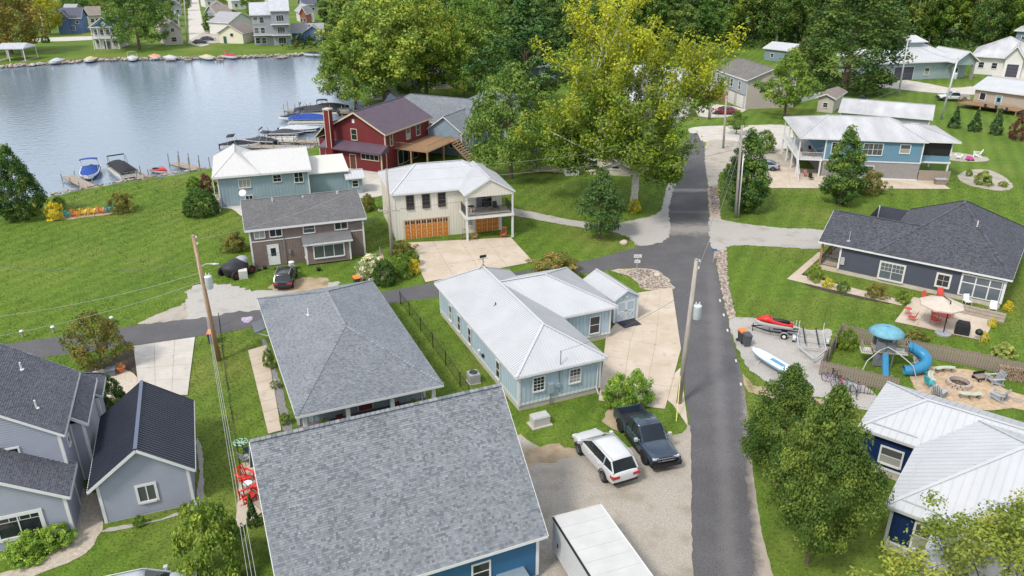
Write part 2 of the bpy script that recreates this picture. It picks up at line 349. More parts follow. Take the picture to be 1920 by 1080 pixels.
def tabs_on(mb, poly, m, expo=.115, wmin=.07, wmax=.22, lift=.022, pick=None, rng=None):
    o, s, t, n, q = plane2d(poly); tm = max(p[1] for p in q); r = rng or random.Random(5); k = 0; out = []
    while k*expo < tm-.02:
        t0 = k*expo; t1 = min(t0+expo*1.12, tm); c = crange(q, 1, t0+1e-4); d = crange(q, 1, t1-1e-3)
        if c:
            lo, hi = max(c[0], d[0]) if d else c[0], min(c[1], d[1]) if d else c[1]
            if d and hi-lo < .1: k += 1; continue
            lo, hi = c[0], c[1]; x = lo-r.random()*.2
            while x < hi:
                w = r.uniform(wmin, wmax); a = max(x, lo); b = min(x+w-.006, hi); x += w
                if b-a < .03: continue
                hgt = lift*r.uniform(.7, 1.6)
                a1, b1 = (max(a, d[0]), min(b, d[1])) if d else (a, b)
                if b1 <= a1: continue
                V = [o+s*a+t*t0+n*hgt, o+s*b+t*t0+n*hgt, o+s*b1+t*t1+n*.004, o+s*a1+t*t1+n*.004, o+s*a+t*t0+n*.001, o+s*b+t*t0+n*.001]
                if pick is not None: out.append((V, n))
                else: mb.add(V, [(0, 1, 2, 3), (4, 5, 1, 0)])
        k += 1
    return out
def roof(root, x0, x1, y0, y1, ze, zr, axis, i0, i1, style, m, capm=None, fm=None, thick=.13, sp=.3, detail=None, ribh=.04, name='roof', fascia=True):
    P, A, B = slopes(x0, x1, y0, y1, ze, zr, axis, i0, i1); mb = MB(); dn = Vector((0, 0, -thick))
    for p in P:
        mb.poly(p); mb.poly([q+dn for q in p][::-1]); mb.add([p[0], p[1], p[1]+dn, p[0]+dn], [(0, 3, 2, 1)])
    for end, ins in ((0, i0), (1, i1)):
        if ins <= 0:
            if axis == 'y': y = y0 if end == 0 else y1; a, b, c = Vector((x0, y, ze)), (A if end == 0 else B), Vector((x1, y, ze))
            else: x = x0 if end == 0 else x1; a, b, c = Vector((x, y0, ze)), (A if end == 0 else B), Vector((x, y1, ze))
            mb.add([a, b, b+dn, a+dn, c, c+dn], [(0, 1, 2, 3), (4, 5, 2, 1)])
    ro = mb.build(name, m, root); fm = fm or white
    if fascia:
        for p in P:
            f = MB(); d = (p[1]-p[0]).normalized(); out = Vector((d.y, -d.x, 0)); f.bas(p[0], d, out, Vector((0, 0, 1)), -.01, (p[1]-p[0]).length+.01, .004, .034, -thick-.05, -.012); f.build('fascia', fm, ro)
        for end, ins in ((0, i0), (1, i1)):
            if ins <= 0:
                c = A if end == 0 else B; sgn = -1 if end == 0 else 1
                ax = Vector((0, 1, 0)) if axis == 'y' else Vector((1, 0, 0))
                for q in ((x0, x1) if axis == 'y' else (y0, y1)):
                    e = Vector((q, c.y, ze)) if axis == 'y' else Vector((c.x, q, ze)); f = MB(); off = ax*sgn*.02
                    f.beam(e+off+Vector((0, 0, -thick*.62)), c+off+Vector((0, 0, -thick*.62)), .03, thick*1.05); f.build('rake_board', fm, ro)
    if style in ('metal', 'panel'):
        rb = MB()
        for p in P:
            o, s, t, n, q = plane2d(p); L = max(a[0] for a in q); k = max(2, int(round(L/sp)))
            for i in range(k+1):
                a = min(max(L*i/k, .02), L-.02); c = crange(q, 0, a)
                if c and c[1]-c[0] > .1: rb.bas(o, s, t, n, a-.016, a+.016, c[0]+.005, c[1]-.02, .0, ribh)
                if style == 'panel' and i < k:
                    a0, a1 = L*i/k+.02, L*(i+1)/k-.02; c0, c1 = crange(q, 0, max(a0, .021)), crange(q, 0, a1); am = (a0+a1)/2; cm = crange(q, 0, am)
                    if c0 and c1:
                        pb = MB(); R = [(a0, c0[0]), (a1, c1[0]), (a1, c1[1]), (a0, c0[1])]
                        pts = [o+s*x+t*y+n*.010 for x, y in R]
                        if (R[2][1]-R[1][1]) + (R[3][1]-R[0][1]) > .05:
                            pb.add(pts+[x-n*.009 for x in pts], [(0, 1, 2, 3), (0, 4, 5, 1), (1, 5, 6, 2), (2, 6, 7, 3), (3, 7, 4, 0)]); pb.build('panel', m, ro)
        tag(rb.build('seams', m, ro), kind='stuff')
        ends = [(A, B)]
        if i0 > 0: ends += [(A, P[2][0]), (A, P[2][1])]
        if i1 > 0: ends += [(B, P[-1][0]), (B, P[-1][1])]
        for a, b in ends:
            if (a-b).length > .1: c = MB(); c.beam(a+Vector((0, 0, ribh+.005)), b+Vector((0, 0, ribh+.005)), .2, .022); c.build('ridge_cap', capm or m, ro)
    elif style == 'shingle':
        tb = MB(); allv = []
        for p in P:
            if detail: allv += tabs_on(tb, p, m, pick=1, rng=random.Random(11))
            else: tabs_on(tb, p, m, rng=random.Random(3+len(tb.v)))
        if detail:
            Mw = root.matrix_basis; cp = Vector((0, 0, CAM_H)); vis = []
            for V, n in allv:
                c = Mw @ ((V[0]+V[2])/2); ok = detail(c) and (Mw.to_3x3() @ n).dot(cp-c) > 0; vis.append((0 if ok else 1, (c-cp).length))
            order = sorted(range(len(allv)), key=lambda i: vis[i]); pickd = set(order[:300]); cache = {}
            for i, (V, n) in enumerate(allv):
                if i in pickd:
                    sx = (V[1]-V[0]); L = sx.length; key = max(1, min(8, round(L/.05))); sx = sx/L; ty = (V[3]-V[0]); ty = (ty-sx*ty.dot(sx)).normalized(); nn = sx.cross(ty)
                    if key not in cache:
                        b = MB(); b.box(0, key*.05, 0, .16, 0, .014); me = b.mesh('shingle'); me.materials.append(m); cache[key] = me
                    M4 = Matrix((sx, ty, nn)).transposed().to_4x4(); M4.translation = V[4]+nn*.004
                    inst('shingle', cache[key], ro, M4 @ Matrix.Diagonal((L/(key*.05), 1, 1, 1)))
                else: tb.add(V, [(0, 1, 2, 3), (4, 5, 1, 0)])
        tag(tb.build('shingles', m, ro), kind='stuff')
        ends = [(A, B)]
        if i0 > 0: ends += [(A, P[2][0]), (A, P[2][1])]
        if i1 > 0: ends += [(B, P[-1][0]), (B, P[-1][1])]
        cb = MB()
        for a, b in ends:
            L = (a-b).length; k = max(1, int(L/.25))
            for i in range(k): cb.beam(a.lerp(b, i/k)+Vector((0, 0, .02)), a.lerp(b, (i+1)/k-.002)+Vector((0, 0, .036)), .26, .02)
        tag(cb.build('ridge_cap', m, ro), kind='stuff')
    return ro
def vent_pipe(root, x, y, z, m=None, r=.055, h=.45):
    b = MB(); b.lathe([(.15, -.06), (.15, 0), (r, .03), (r, h)], 10, (x, y, z)); b.build('vent_pipe', m or white, root)
def post(root, x, y, z0, z1, w=.14, m=None, name='post'):
    b = MB(); b.box(x-w/2, x+w/2, y-w/2, y+w/2, z0, z1); b.box(x-w*.7, x+w*.7, y-w*.7, y+w*.7, z0, z0+.12); b.box(x-w*.7, x+w*.7, y-w*.7, y+w*.7, z1-.1, z1-.003); return b.build(name, m or white, root)
def railing(root, pts, z, h=.95, m=None, sp=.14):
    'each run of balusters between two points with its rails'
    m = m or black
    for a, b in zip(pts, pts[1:]):
        mb = MB(); A, B = Vector((a[0], a[1], z)), Vector((b[0], b[1], z)); L = (B-A).length; k = max(1, int(L/sp))
        mb.beam(A+Vector((0, 0, h)), B+Vector((0, 0, h)), .05, .04); mb.beam(A+Vector((0, 0, .1)), B+Vector((0, 0, .1)), .04, .03)
        for i in range(k+1): p = A.lerp(B, i/k); mb.beam(p+Vector((0, 0, .0)), p+Vector((0, 0, h)), .02)
        mb.build('railing', m, root)
def boards(root, x0, x1, y0, y1, z, along, m, w=.14, name='board', th=.035):
    'deck boards, one piece each'
    L0, L1 = (y0, y1) if along == 'x' else (x0, x1); k = max(1, int((L1-L0)/w)); w = (L1-L0)/k
    for i in range(k):
        b = MB(); a = L0+i*w
        if along == 'x': b.box(x0, x1, a+.004, a+w-.004, z-th, z)
        else: b.box(a+.004, a+w-.004, y0, y1, z-th, z)
        b.build(name, m, root)
# ---------------------------------------------------------------- ground, lake, roads, paths
def smooth_poly(pts, k=4, jit=0, rng=None):
    n = len(pts); out = []
    for i in range(n):
        p0, p1, p2, p3 = [Vector(pts[(i+j-1) % n]) for j in range(4)]
        for j in range(k):
            t = j/k; q = .5*((2*p1)+(p2-p0)*t+(2*p0-5*p1+4*p2-p3)*t*t+(3*p1-p0-3*p2+p3)*t**3); out.append(q)
    if jit:
        rng = rng or random.Random(1); out2 = []
        m = len(out)
        for i in range(m):
            a, b = out[i], out[(i+1) % m]; d = b-a; L = d.length; nn = max(1, min(40, int(L/.35))); pr = Vector((-d.y, d.x, 0)); pr = pr.normalized() if L > 1e-6 else pr
            for j in range(nn): out2.append(a+d*(j/nn)+pr*rng.uniform(-jit, jit))
        out = out2
    return out
def sheet(name, pts3, z, m, parent=None, kind='structure'):
    pts = [Vector((p[0], p[1], z)) for p in pts3]; tri = tessellate_polygon([pts]); mb = MB()
    fs = []
    for a, b, c in tri:
        if (pts[b]-pts[a]).cross(pts[c]-pts[a]).z < 0: a, c = c, a
        fs.append((a, b, c))
    mb.add(pts, fs); o = mb.build(name, m, parent)
    if parent is None: tag(o, kind=kind)
    return o
ZI = [0]; AREAS = []
def area(name, px, z, m, jit=.0, k=4, straight=False, label=None):
    ZI[0] += 1; z = .004 if name == 'road' else .0125+.0006*ZI[0]      # every sheet lies at its own level
    pts = [at(*p) if len(p) == 2 else Vector((p[0], p[1], 0)) for p in px]
    AREAS.append(pts); pts = smooth_poly(pts, 1 if straight else k, jit, random.Random(len(px)*7+int(px[0][0])))
    return sheet(name, pts, z, m)
lake_px = [(-260, 435), (0, 392), (95, 368), (200, 347), (330, 327), (388, 317), (480, 293), (585, 279), (628, 240), (692, 208), (668, 168), (636, 132), (612, 97), (560, 98), (440, 103), (330, 105), (200, 107), (100, 114), (0, 120), (-260, 132)]
lake = smooth_poly([at(*p) for p in lake_px], 4, .25, random.Random(4))
outer = [Vector(p) for p in ((-900, -60, 0), (900, -60, 0), (900, 2600, 0), (-900, 2600, 0))]
allp = outer+lake; tri = tessellate_polygon([outer, lake]); g = MB(); fs = []
for a, b, c in tri:
    if (allp[b]-allp[a]).cross(allp[c]-allp[a]).z < 0: a, c = c, a
    fs.append((a, b, c))
g.add(allp, fs)
nL = len(lake); area2 = sum(lake[i].x*lake[(i+1) % nL].y-lake[(i+1) % nL].x*lake[i].y for i in range(nL)); sg = 1 if area2 > 0 else -1
low = []
for i in range(nL):
    d = lake[(i+1) % nL]-lake[i-1]; d.normalize(); low.append(lake[i]+Vector((-d.y, d.x, 0))*sg*1.3+Vector((0, 0, -1.3)))
g.add(lake+low, [((i, (i+1) % nL, (i+1) % nL+nL, i+nL)) for i in range(nL)])
tag(g.build('ground', grass), kind='structure')
m, n, l, b = newmat('lake_water'); b.inputs['Base Color'].default_value = (.15, .20, .255, 1); b.inputs['Roughness'].default_value = .10; b.inputs['IOR'].default_value = 1.33; b.inputs['Specular IOR Level'].default_value = .75
ge = n.new('ShaderNodeNewGeometry'); mp_ = n.new('ShaderNodeMapping'); mp_.inputs['Scale'].default_value = (.55, 1.0, 1); l.new(ge.outputs['Position'], mp_.inputs[0])
n1 = n.new('ShaderNodeTexNoise'); n1.inputs['Scale'].default_value = 1.5; n1.inputs['Detail'].default_value = 5; l.new(mp_.outputs[0], n1.inputs[0])
bp = n.new('ShaderNodeBump'); bp.inputs['Strength'].default_value = .38; bp.inputs['Distance'].default_value = .14; l.new(n1.outputs[0], bp.inputs['Height']); l.new(bp.outputs[0], b.inputs['Normal'])
WZ = -.55
wb = [at(p[0], p[1]) for p in lake_px]; x0 = min(p.x for p in wb)-5; x1 = max(p.x for p in wb)+5; y0 = min(p.y for p in wb)-5; y1 = max(p.y for p in wb)+5
tag(MB().poly([(x0, y0, WZ), (x1, y0, WZ), (x1, y1, WZ), (x0, y1, WZ)]).build('water', m), kind='structure')
nt_ = asphalt.node_tree; n, l = nt_.nodes, nt_.links; b = n['Principled BSDF']; src = b.inputs['Base Color'].links[0].from_socket
def mth(op, a, c=None):
    k = n.new('ShaderNodeMath'); k.operation = op
    for i, q in enumerate((a, c)):
        if q is None: continue
        if isinstance(q, (int, float)): k.inputs[i].default_value = q
        else: l.new(q, k.inputs[i])
    return k.outputs[0]
ge = n.new('ShaderNodeNewGeometry'); sx = n.new('ShaderNodeSeparateXYZ'); l.new(ge.outputs['Position'], sx.inputs[0]); X_, Y_ = sx.outputs[0], sx.outputs[1]
nzd = n.new('ShaderNodeTexNoise'); nzd.inputs['Scale'].default_value = 1.3; nzd.inputs['Detail'].default_value = 8; nzd.inputs['Roughness'].default_value = .7; l.new(ge.outputs['Position'], nzd.inputs[0])
def band(expr, wid, amt, lim=None):
    'a swept-on dust streak: 1 at its middle, broken up by noise'
    f = mth('SUBTRACT', 1.0, mth('DIVIDE', mth('ABSOLUTE', expr), wid)); f = mth('ADD', f, mth('MULTIPLY', mth('SUBTRACT', nzd.outputs[0], .5), 1.6)); k = n.new('ShaderNodeMapRange'); k.inputs['From Min'].default_value = .05; k.inputs['From Max'].default_value = .8; k.inputs['To Max'].default_value = amt; l.new(f, k.inputs[0]); o = k.outputs[0]
    if lim: k = n.new('ShaderNodeMapRange'); k.inputs['From Min'].default_value = lim[0]; k.inputs['From Max'].default_value = lim[1]; l.new(Y_, k.inputs[0]); o = mth('MULTIPLY', o, k.outputs[0])
    return o
masks = [band(mth('SUBTRACT', X_, mth('ADD', mth('MULTIPLY', Y_, .222), 6.45)), .85, .95, (56, 40)), band(mth('SUBTRACT', X_, mth('ADD', mth('MULTIPLY', Y_, .208), 4.9)), .8, .16, (85, 60)), band(mth('SUBTRACT', Y_, 84.2), 2.6, .6), band(mth('SUBTRACT', Y_, 99.6), 1.2, .45), band(mth('SUBTRACT', Y_, 90.5), .6, .2)]
cur = src
for mk, cl in zip(masks, ((.40, .34, .28), (.34, .32, .31), (.36, .33, .29), (.42, .39, .36), (.3, .29, .28))):
    mx_ = n.new('ShaderNodeMixRGB'); mx_.inputs[2].default_value = rgba(cl); l.new(mk, mx_.inputs[0]); l.new(cur, mx_.inputs[1]); cur = mx_.outputs[0]
l.new(cur, b.inputs['Base Color'])
# main road with the lane that branches off behind the pale blue house
area('road', [(1293, 1180), (1293, 1080), (1293, 900), (1293, 800), (1285, 740), (1277, 657), (1269, 602), (1261, 545), (1256, 526), (1237, 512), (1210, 504), (1175, 502), (1135, 507), (1087, 515), (930, 543), (820, 557), (745, 567), (612, 590), (480, 612), (412, 625), (245, 649), (87, 669), (-120, 702), (-120, 668), (32, 642), (140, 627), (250, 611), (350, 597), (480, 579), (612, 561), (720, 547), (820, 529), (950, 512), (1080, 492), (1135, 480), (1197, 462), (1240, 449), (1252, 437), (1252, 390), (1259, 355), (1264, 320), (1274, 290), (1290, 262), (1297, 248), (1308, 248), (1317, 265), (1323, 295), (1326, 357), (1329, 407), (1332, 445), (1340, 482), (1351, 535), (1370, 622), (1390, 700), (1404, 790), (1412, 885), (1428, 997), (1450, 1080), (1472, 1180)], .012, asphalt, .03, 2)
area('far_road', [(1297, 250), (1290, 243), (1305, 238), (1345, 236), (1400, 235), (1480, 237), (1478, 278), (1420, 272), (1350, 262), (1318, 266), (1308, 250)], .008, concrete2, .1)
# rock strip beside the road, gravel drives and yards
area('rock_strip', [(1328, 345), (1345, 345), (1349, 390), (1352, 415), (1362, 462), (1364, 520), (1372, 565), (1380, 598), (1371, 622), (1352, 535), (1341, 482), (1334, 440), (1330, 400)], .012, rockbed, .12, 3)
area('rock_strip', [(1392, 700), (1412, 722), (1440, 728), (1478, 768), (1440, 745), (1404, 735), (1396, 718)], .014, dirt, .1, 3)
area('gravel_drive', [(1330, 408), (1352, 412), (1400, 420), (1470, 428), (1545, 432), (1545, 462), (1510, 466), (1440, 462), (1375, 460), (1336, 468)], .014, gravel, .14, 3)
area('gravel_drive', [(890, 378), (960, 390), (1010, 400), (1080, 414), (1140, 420), (1200, 410), (1238, 395), (1250, 350), (1266, 318), (1266, 345), (1254, 390), (1254, 445), (1200, 461), (1180, 446), (1150, 436), (1095, 428), (1030, 416), (960, 404), (890, 390)], .016, gravel, .12, 3)
area('gravel_drive', [(1322, 275), (1340, 262), (1400, 268), (1490, 290), (1490, 346), (1420, 338), (1395, 330), (1352, 322), (1345, 346), (1328, 346)], .010, tangravel, .12, 3)
area('gravel_yard', [(1240, 822), (1190, 838), (1080, 842), (1010, 838), (965, 820), (950, 1000), (990, 1240), (1300, 1240), (1298, 1060), (1296, 900), (1294, 800), (1278, 812)], .010, tangravel, .05, 3)
area('gravel_yard', [(347, 598), (350, 548), (372, 534), (430, 534), (480, 546), (560, 535), (640, 530), (600, 560), (540, 575), (440, 586)], .009, gravel, .3, 3)
area('dirt_patch', [(500, 538), (560, 522), (610, 522), (600, 545), (540, 548)], .013, dirt, .3)
area('dirt_patch', [(258, 608), (300, 588), (345, 572), (346, 598)], .011, tangravel, .15)
area('gravel_pad', [(1367, 604), (1400, 596), (1470, 606), (1525, 620), (1560, 620), (1545, 680), (1570, 700), (1640, 735), (1630, 770), (1560, 750), (1480, 735), (1432, 712), (1396, 680)], .012, gravel, .12, 3)
area('dirt_patch', [(1640, 770), (1600, 760), (1560, 762), (1470, 745), (1440, 722), (1500, 740)], .016, dirt, .15)
area('rock_island', [(1160, 505), (1210, 504), (1240, 512), (1258, 530), (1262, 542), (1205, 543), (1196, 530), (1178, 517), (1145, 508)], .018, rockbed, .12, 3)
area('dirt_patch', [(975, 848), (1000, 838), (1060, 836), (1080, 850), (1040, 866), (985, 872)], .016, dirt, .25)
area('dirt_patch', [(1130, 790), (1150, 760), (1180, 800), (1170, 815)], .014, dirt, .2)
# foreground left: path and gravel strips
area('brick_path', [(190, 930), (160, 928), (153, 975), (118, 1018), (60, 1058), (0, 1075), (-80, 1100), (-80, 1150), (20, 1100), (90, 1070), (140, 1050), (170, 1030), (185, 1005), (193, 985)], .014, mat('path_brick', (.42, .36, .29), .85, .2, 5, .6, 25), .03, 3)
area('gravel_strip', [(160, 920), (150, 990), (135, 1025), (118, 1018), (140, 960), (152, 915)], .018, gravel, .05, 2)
area('gravel_strip', [(366, 830), (378, 832), (382, 900), (381, 945), (365, 958), (330, 968), (210, 998), (205, 990), (366, 950)], .012, gravel, .06, 2)
area('mulch_bed', [(160, 690), (172, 678), (205, 668), (235, 658), (262, 662), (262, 700), (240, 712), (170, 715)], .012, mulch, .1, 3)
area('paver_patio', [(165, 702), (200, 692), (235, 694), (255, 705), (258, 722), (236, 745), (180, 745), (165, 730)], .02, mat('paver', (.50, .43, .35), .85, .2, 6, .6, 20), .02, 3)
area('gravel_strip', [(492, 650), (502, 646), (548, 800), (532, 806)], .012, mat('slate_gravel', (.22, .21, .21), .9, .3, 9, .8, 20), .08, 2)
area('stone_ring', [(1795, 330), (1815, 320), (1850, 318), (1880, 330), (1900, 350), (1880, 358), (1845, 354), (1810, 345)], .012, tangravel, .08, 3)
area('stone_ring', [(1768, 296), (1785, 286), (1820, 290), (1850, 295), (1852, 302), (1820, 304), (1785, 301)], .012, tangravel, .08, 3)
area('stone_ring', [(1705, 700), (1725, 688), (1780, 690), (1850, 700), (1880, 728), (1920, 742), (1960, 752), (1960, 775), (1900, 766), (1850, 770), (1780, 760), (1725, 740)], .013, mat('pit_ground', (.45, .33, .22), .9, .2, 3, .5, 20), .06, 3)
area('beach_bed', [(100, 408), (140, 396), (210, 388), (235, 395), (205, 402), (110, 414)], .012, dirt, .12)
area('mulch_bed', [(1500, 512), (1540, 520), (1600, 540), (1690, 562), (1690, 572), (1590, 556), (1510, 534)], .014, mulch, .08, 3)
area('far_street', [(352, 0), (354, 60), (360, 84), (392, 84), (384, 60), (372, 0), (368, -30), (350, -30)], .012, concrete2, .1, 2)
area('far_street', [(70, 72), (170, 68), (170, 75), (72, 78)], .012, concrete2, .1, 2)
area('far_drive', [(352, 82), (420, 80), (440, 72), (412, 62), (385, 60), (365, 70)], .009, tangravel, .1, 2)
area('far_drive', [(1640, 160), (1700, 150), (1780, 165), (1820, 162), (1850, 168), (1850, 178), (1760, 175), (1690, 168)], .009, concrete2, .1, 2)
area('far_drive', [(1860, 140), (1920, 132), (1960, 132), (1960, 150), (1880, 152)], .009, concrete2, .1, 2)
area('far_drive', [(1310, 200), (1345, 196), (1400, 206), (1360, 220), (1310, 218)], .009, concrete2, .1, 2)
jointdirt = mat('joint_dirt', (.16, .13, .10), .95, .2)
# slabs cast in pieces: every bay is its own piece, joints between them recessed
def slab_area(name, label, corners, nu, nv, z, m, cut=None):
    'quad of ground split in nu x nv bays'
    c = [at(*p) for p in corners]; Q = c if sum(c[k].x*c[(k+1) % 4].y-c[(k+1) % 4].x*c[k].y for k in range(4)) > 0 else c[::-1]; root = bpy.data.objects.new(name, None); COL.objects.link(root); tag(root, kind='structure')
    AREAS.append(Q); MB().prism([(p.x, p.y) for p in Q], -.05, z-.02).build('joint_bed', jointdirt, root)
    for i in range(nu):
        for j in range(nv):
            def q(u, v): return c[0].lerp(c[1], u).lerp(c[3].lerp(c[2], u), v)
            P = [q(i/nu, j/nv), q((i+1)/nu, j/nv), q((i+1)/nu, (j+1)/nv), q(i/nu, (j+1)/nv)]
            if cut and cut(sum(P, Vector())/4): continue
            ce = sum(P, Vector())/4; P = [p+(ce-p).normalized()*.018 for p in P]; dz = random.Random(i*9+j).uniform(0, .006)
            if sum(P[k].x*P[(k+1) % 4].y-P[(k+1) % 4].x*P[k].y for k in range(4)) < 0: P = P[::-1]
            MB().prism([(p.x, p.y) for p in P], -.05, z+dz).build('slab', m, root)
    return root
slab_area('driveway', '', [(1122, 752), (1247, 768), (1277, 655), (1136, 632)], 3, 3, .07, concrete)
slab_area('driveway', '', [(1136, 632), (1277, 655), (1260, 540), (1196, 550)], 3, 3, .07, concrete)
area('driveway_apron', [(1230, 732), (1276, 690), (1290, 800), (1262, 760)], .018, concrete, .01, straight=True)
slab_area('driveway', '', [(798, 530), (1000, 492), (958, 446), (762, 456)], 4, 3, .07, concrete)
slab_area('driveway', '', [(262, 740), (352, 742), (366, 633), (250, 650)], 3, 4, .07, concrete2)
slab_area('sidewalk', '', [(503, 815), (528, 808), (500, 648), (465, 658)], 1, 9, .07, concrete)
slab_area('sidewalk', '', [(1475, 524), (1690, 574), (1700, 566), (1500, 516)], 14, 1, .07, concrete)
slab_area('sidewalk', '', [(1475, 524), (1494, 524), (1548, 474), (1534, 474)], 1, 6, .072, concrete)
slab_area('patio', '', [(1677, 604), (1845, 640), (1872, 586), (1712, 558)], 4, 2, .07, concrete)
slab_area('patio', '', [(1440, 353), (1782, 355), (1752, 335), (1440, 312)], 8, 2, .07, concrete)
slab_area('patio', '', [(440, 1000), (495, 960), (487, 860), (452, 870)], 1, 3, .07, concrete)
area('driveway_apron', [(672, 318), (735, 316), (790, 322), (772, 352), (700, 370), (682, 362)], .010, concrete2, .05, 3)
area('driveway_apron', [(590, 318), (640, 308), (735, 322), (700, 368), (650, 365), (655, 340)], .014, concrete2, .05, 3)
area('path', [(415, 390), (450, 380), (460, 400), (452, 405), (435, 392)], .010, concrete2, .05, 3)
# loose stones lying in the rock beds
def scatter_stones(name, poly_px, n, rmin, rmax, m, seed, z=.012):
    P = [at(*p) for p in poly_px]; r = random.Random(seed); mb = MB(); x0 = min(p.x for p in P); x1 = max(p.x for p in P); y0 = min(p.y for p in P); y1 = max(p.y for p in P)
    base, bf = ico((0, 0, 0), (1, 1, 1), 1); k = 0; t = 0
    while k < n and t < n*40:
        t += 1; x, y = r.uniform(x0, x1), r.uniform(y0, y1); ins = False; j = len(P)-1
        for i in range(len(P)):
            if (P[i].y > y) != (P[j].y > y) and x < (P[j].x-P[i].x)*(y-P[i].y)/(P[j].y-P[i].y)+P[i].x: ins = not ins
            j = i
        if not ins: continue
        k += 1; s = r.uniform(rmin, rmax); a = r.random()*6.28; q = [r.uniform(.7, 1.2) for _ in range(3)]; ca, sa = math.cos(a), math.sin(a)
        mb.add([(x+s*(v[0]*q[0]*ca-v[1]*q[1]*sa), y+s*(v[0]*q[0]*sa+v[1]*q[1]*ca), z+s*(.25+v[2]*.6*q[2])) for v in base], bf)
    return tag(mb.build(name, m), kind='stuff')
m, n, l, b = newmat('stone'); b.inputs['Roughness'].default_value = .9; ge = n.new('ShaderNodeNewGeometry'); r_ = n.new('ShaderNodeValToRGB'); r_.color_ramp.elements[0].color = (.13, .10, .08, 1); r_.color_ramp.elements[1].color = (.46, .39, .33, 1); l.new(ge.outputs['Random Per Island'], r_.inputs[0]); l.new(r_.outputs[0], b.inputs['Base Color'])
stone = m
def label_stuff(o, l, c): return tag(o, l, c)
label_stuff(scatter_stones('loose_stones', [(1330, 350), (1344, 350), (1348, 400), (1336, 404)], 500, .06, .16, stone, 1), 'tan river stones edging the narrow asphalt road', 'stones')
label_stuff(scatter_stones('loose_stones', [(1340, 470), (1360, 470), (1364, 520), (1378, 595), (1368, 600), (1352, 540)], 900, .06, .15, stone, 2), 'tan river stones between the road and the mown corner lawn', 'stones')
label_stuff(scatter_stones('loose_stones', [(1165, 506), (1210, 505), (1238, 513), (1256, 530), (1258, 540), (1206, 541), (1190, 522)], 900, .06, .16, stone, 3), 'brown stones filling the curved bed at the road junction', 'stones')
label_stuff(scatter_stones('shore_stones', [(0, 125), (100, 118), (200, 111), (330, 109), (440, 107), (560, 102), (605, 100), (605, 97), (440, 103), (200, 107), (100, 114), (0, 120)], 900, .2, .55, stone, 4, -.35), 'rough stones along the far bank of the lake', 'stones')
label_stuff(scatter_stones('shore_stones', [(95, 366), (200, 345), (330, 325), (385, 316), (385, 314), (200, 342), (95, 362)], 250, .08, .25, stone, 5, -.05), 'small stones along the near lawn edge of the lake', 'stones')
# ---------------------------------------------------------------- houses near the road
D2R = math.radians
sh_light = shingle_mat('grey_shingle', (.122, .134, .150), (.180, .194, .212), (.245, .258, .275))
sh_mid = shingle_mat('pale_grey_shingle', (.145, .16, .178), (.19, .206, .225), (.24, .255, .274))
sh_dark = shingle_mat('charcoal_shingle', (.05, .053, .064), (.075, .078, .094), (.11, .113, .13))
sh_left = shingle_mat('slate_shingle', (.085, .088, .105), (.11, .113, .132), (.14, .143, .163))
sh_brown = shingle_mat('worn_grey_shingle', (.13, .128, .13), (.155, .153, .155), (.185, .183, .185))
metal_white = mat('white_metal_roof', (.475, .482, .495), .42, .03, .6, metal=.1, spec=.4, c2=(.51, .517, .53), detail=7); metal_weather = mat('weathered_metal_roof', (.43, .43, .44), .5, .14, .5, metal=.1, c2=(.53, .53, .54), stretch=(1, .2, 1))
metal_black = mat('black_metal_roof', (.030, .034, .05), .35, .1, 1, spec=.5); metal_plum = mat('plum_metal_roof', (.10, .07, .095), .4, .1, 1, spec=.45)
w_blue = mat('blue_siding', (.028, .105, .20), .6, .06, 1); w_pale = mat('pale_blue_siding', (.385, .475, .53), .65, .04, 1); w_mist = mat('mist_blue_siding', (.28, .37, .42), .65, .05, 1)
w_grey = mat('grey_siding', (.285, .303, .36), .65, .05, 1); w_brown = mat('taupe_siding', (.20, .15, .132), .7, .1, 1); w_teal = mat('teal_siding', (.26, .34, .385), .65, .06, 1)
w_cream = mat('cream_siding', (.65, .615, .53), .6, .03, 1); w_red = mat('red_siding', (.135, .016, .018), .6, .08, 1); w_slate = mat('slate_siding', (.058, .065, .088), .6, .06, 1); w_navy = mat('navy_siding', (.006, .022, .085), .55, .08, 1)
w_sky = mat('sky_blue_siding', (.115, .225, .305), .65, .05, 1); w_stone = mat('grey_block', (.25, .235, .228), .85, .08, 2); w_blg = mat('blue_grey_siding', (.19, .25, .30), .65, .06, 1)
garage_wood = mat('garage_wood', (.48, .17, .025), .45, .2, 2, stretch=(.5, 1, 6)); cream_trim = mat('cream_trim', (.50, .42, .31), .6, .05); darkroom = mat('porch_shade', (.10, .05, .045), .8, .3)
def H(name, label, O, a): return thing(name, label, 'house', (O[0], O[1], 0), D2R(a))
def gz(ze, zr, half, ov, th=.13): return ze+(zr-ze)*ov/half-th*1.15
# --- house with the big grey shingled roof and blue lap walls
A = H('shingled_house', 'blue lap-sided house under a steep light grey shingled gable roof beside a cargo trailer', (-10.04, 25.42), 23.6)
roof(A, 0, 12.9, 0, 11.8, 3, 8.4, 'x', 0, 0, 'shingle', sh_light, detail=lambda c: 0 < c.y < 60)
zw = gz(3, 8.4, 5.9, .4)
F = walls(A, .35, 12.55, .4, 11.4, .25, zw, w_blue, 'lap', 'x', 8.24, white, base=concwall)
window(A, F[0], 9.1, 1.1, .85, 1.05, 1, 2); window(A, F[0], 4.5, 1.0, 1.6, 1.2, 2, 2); window(A, F[1], 6, 1.0, 1.0, 1.2)
sb = MB(); F[0].box(sb, 9.9, 11.4, .25, 1.1, .03, 1.0); sb.build('box_bench', mat('blue_grey_box', (.2, .25, .3), .6, .05), A)
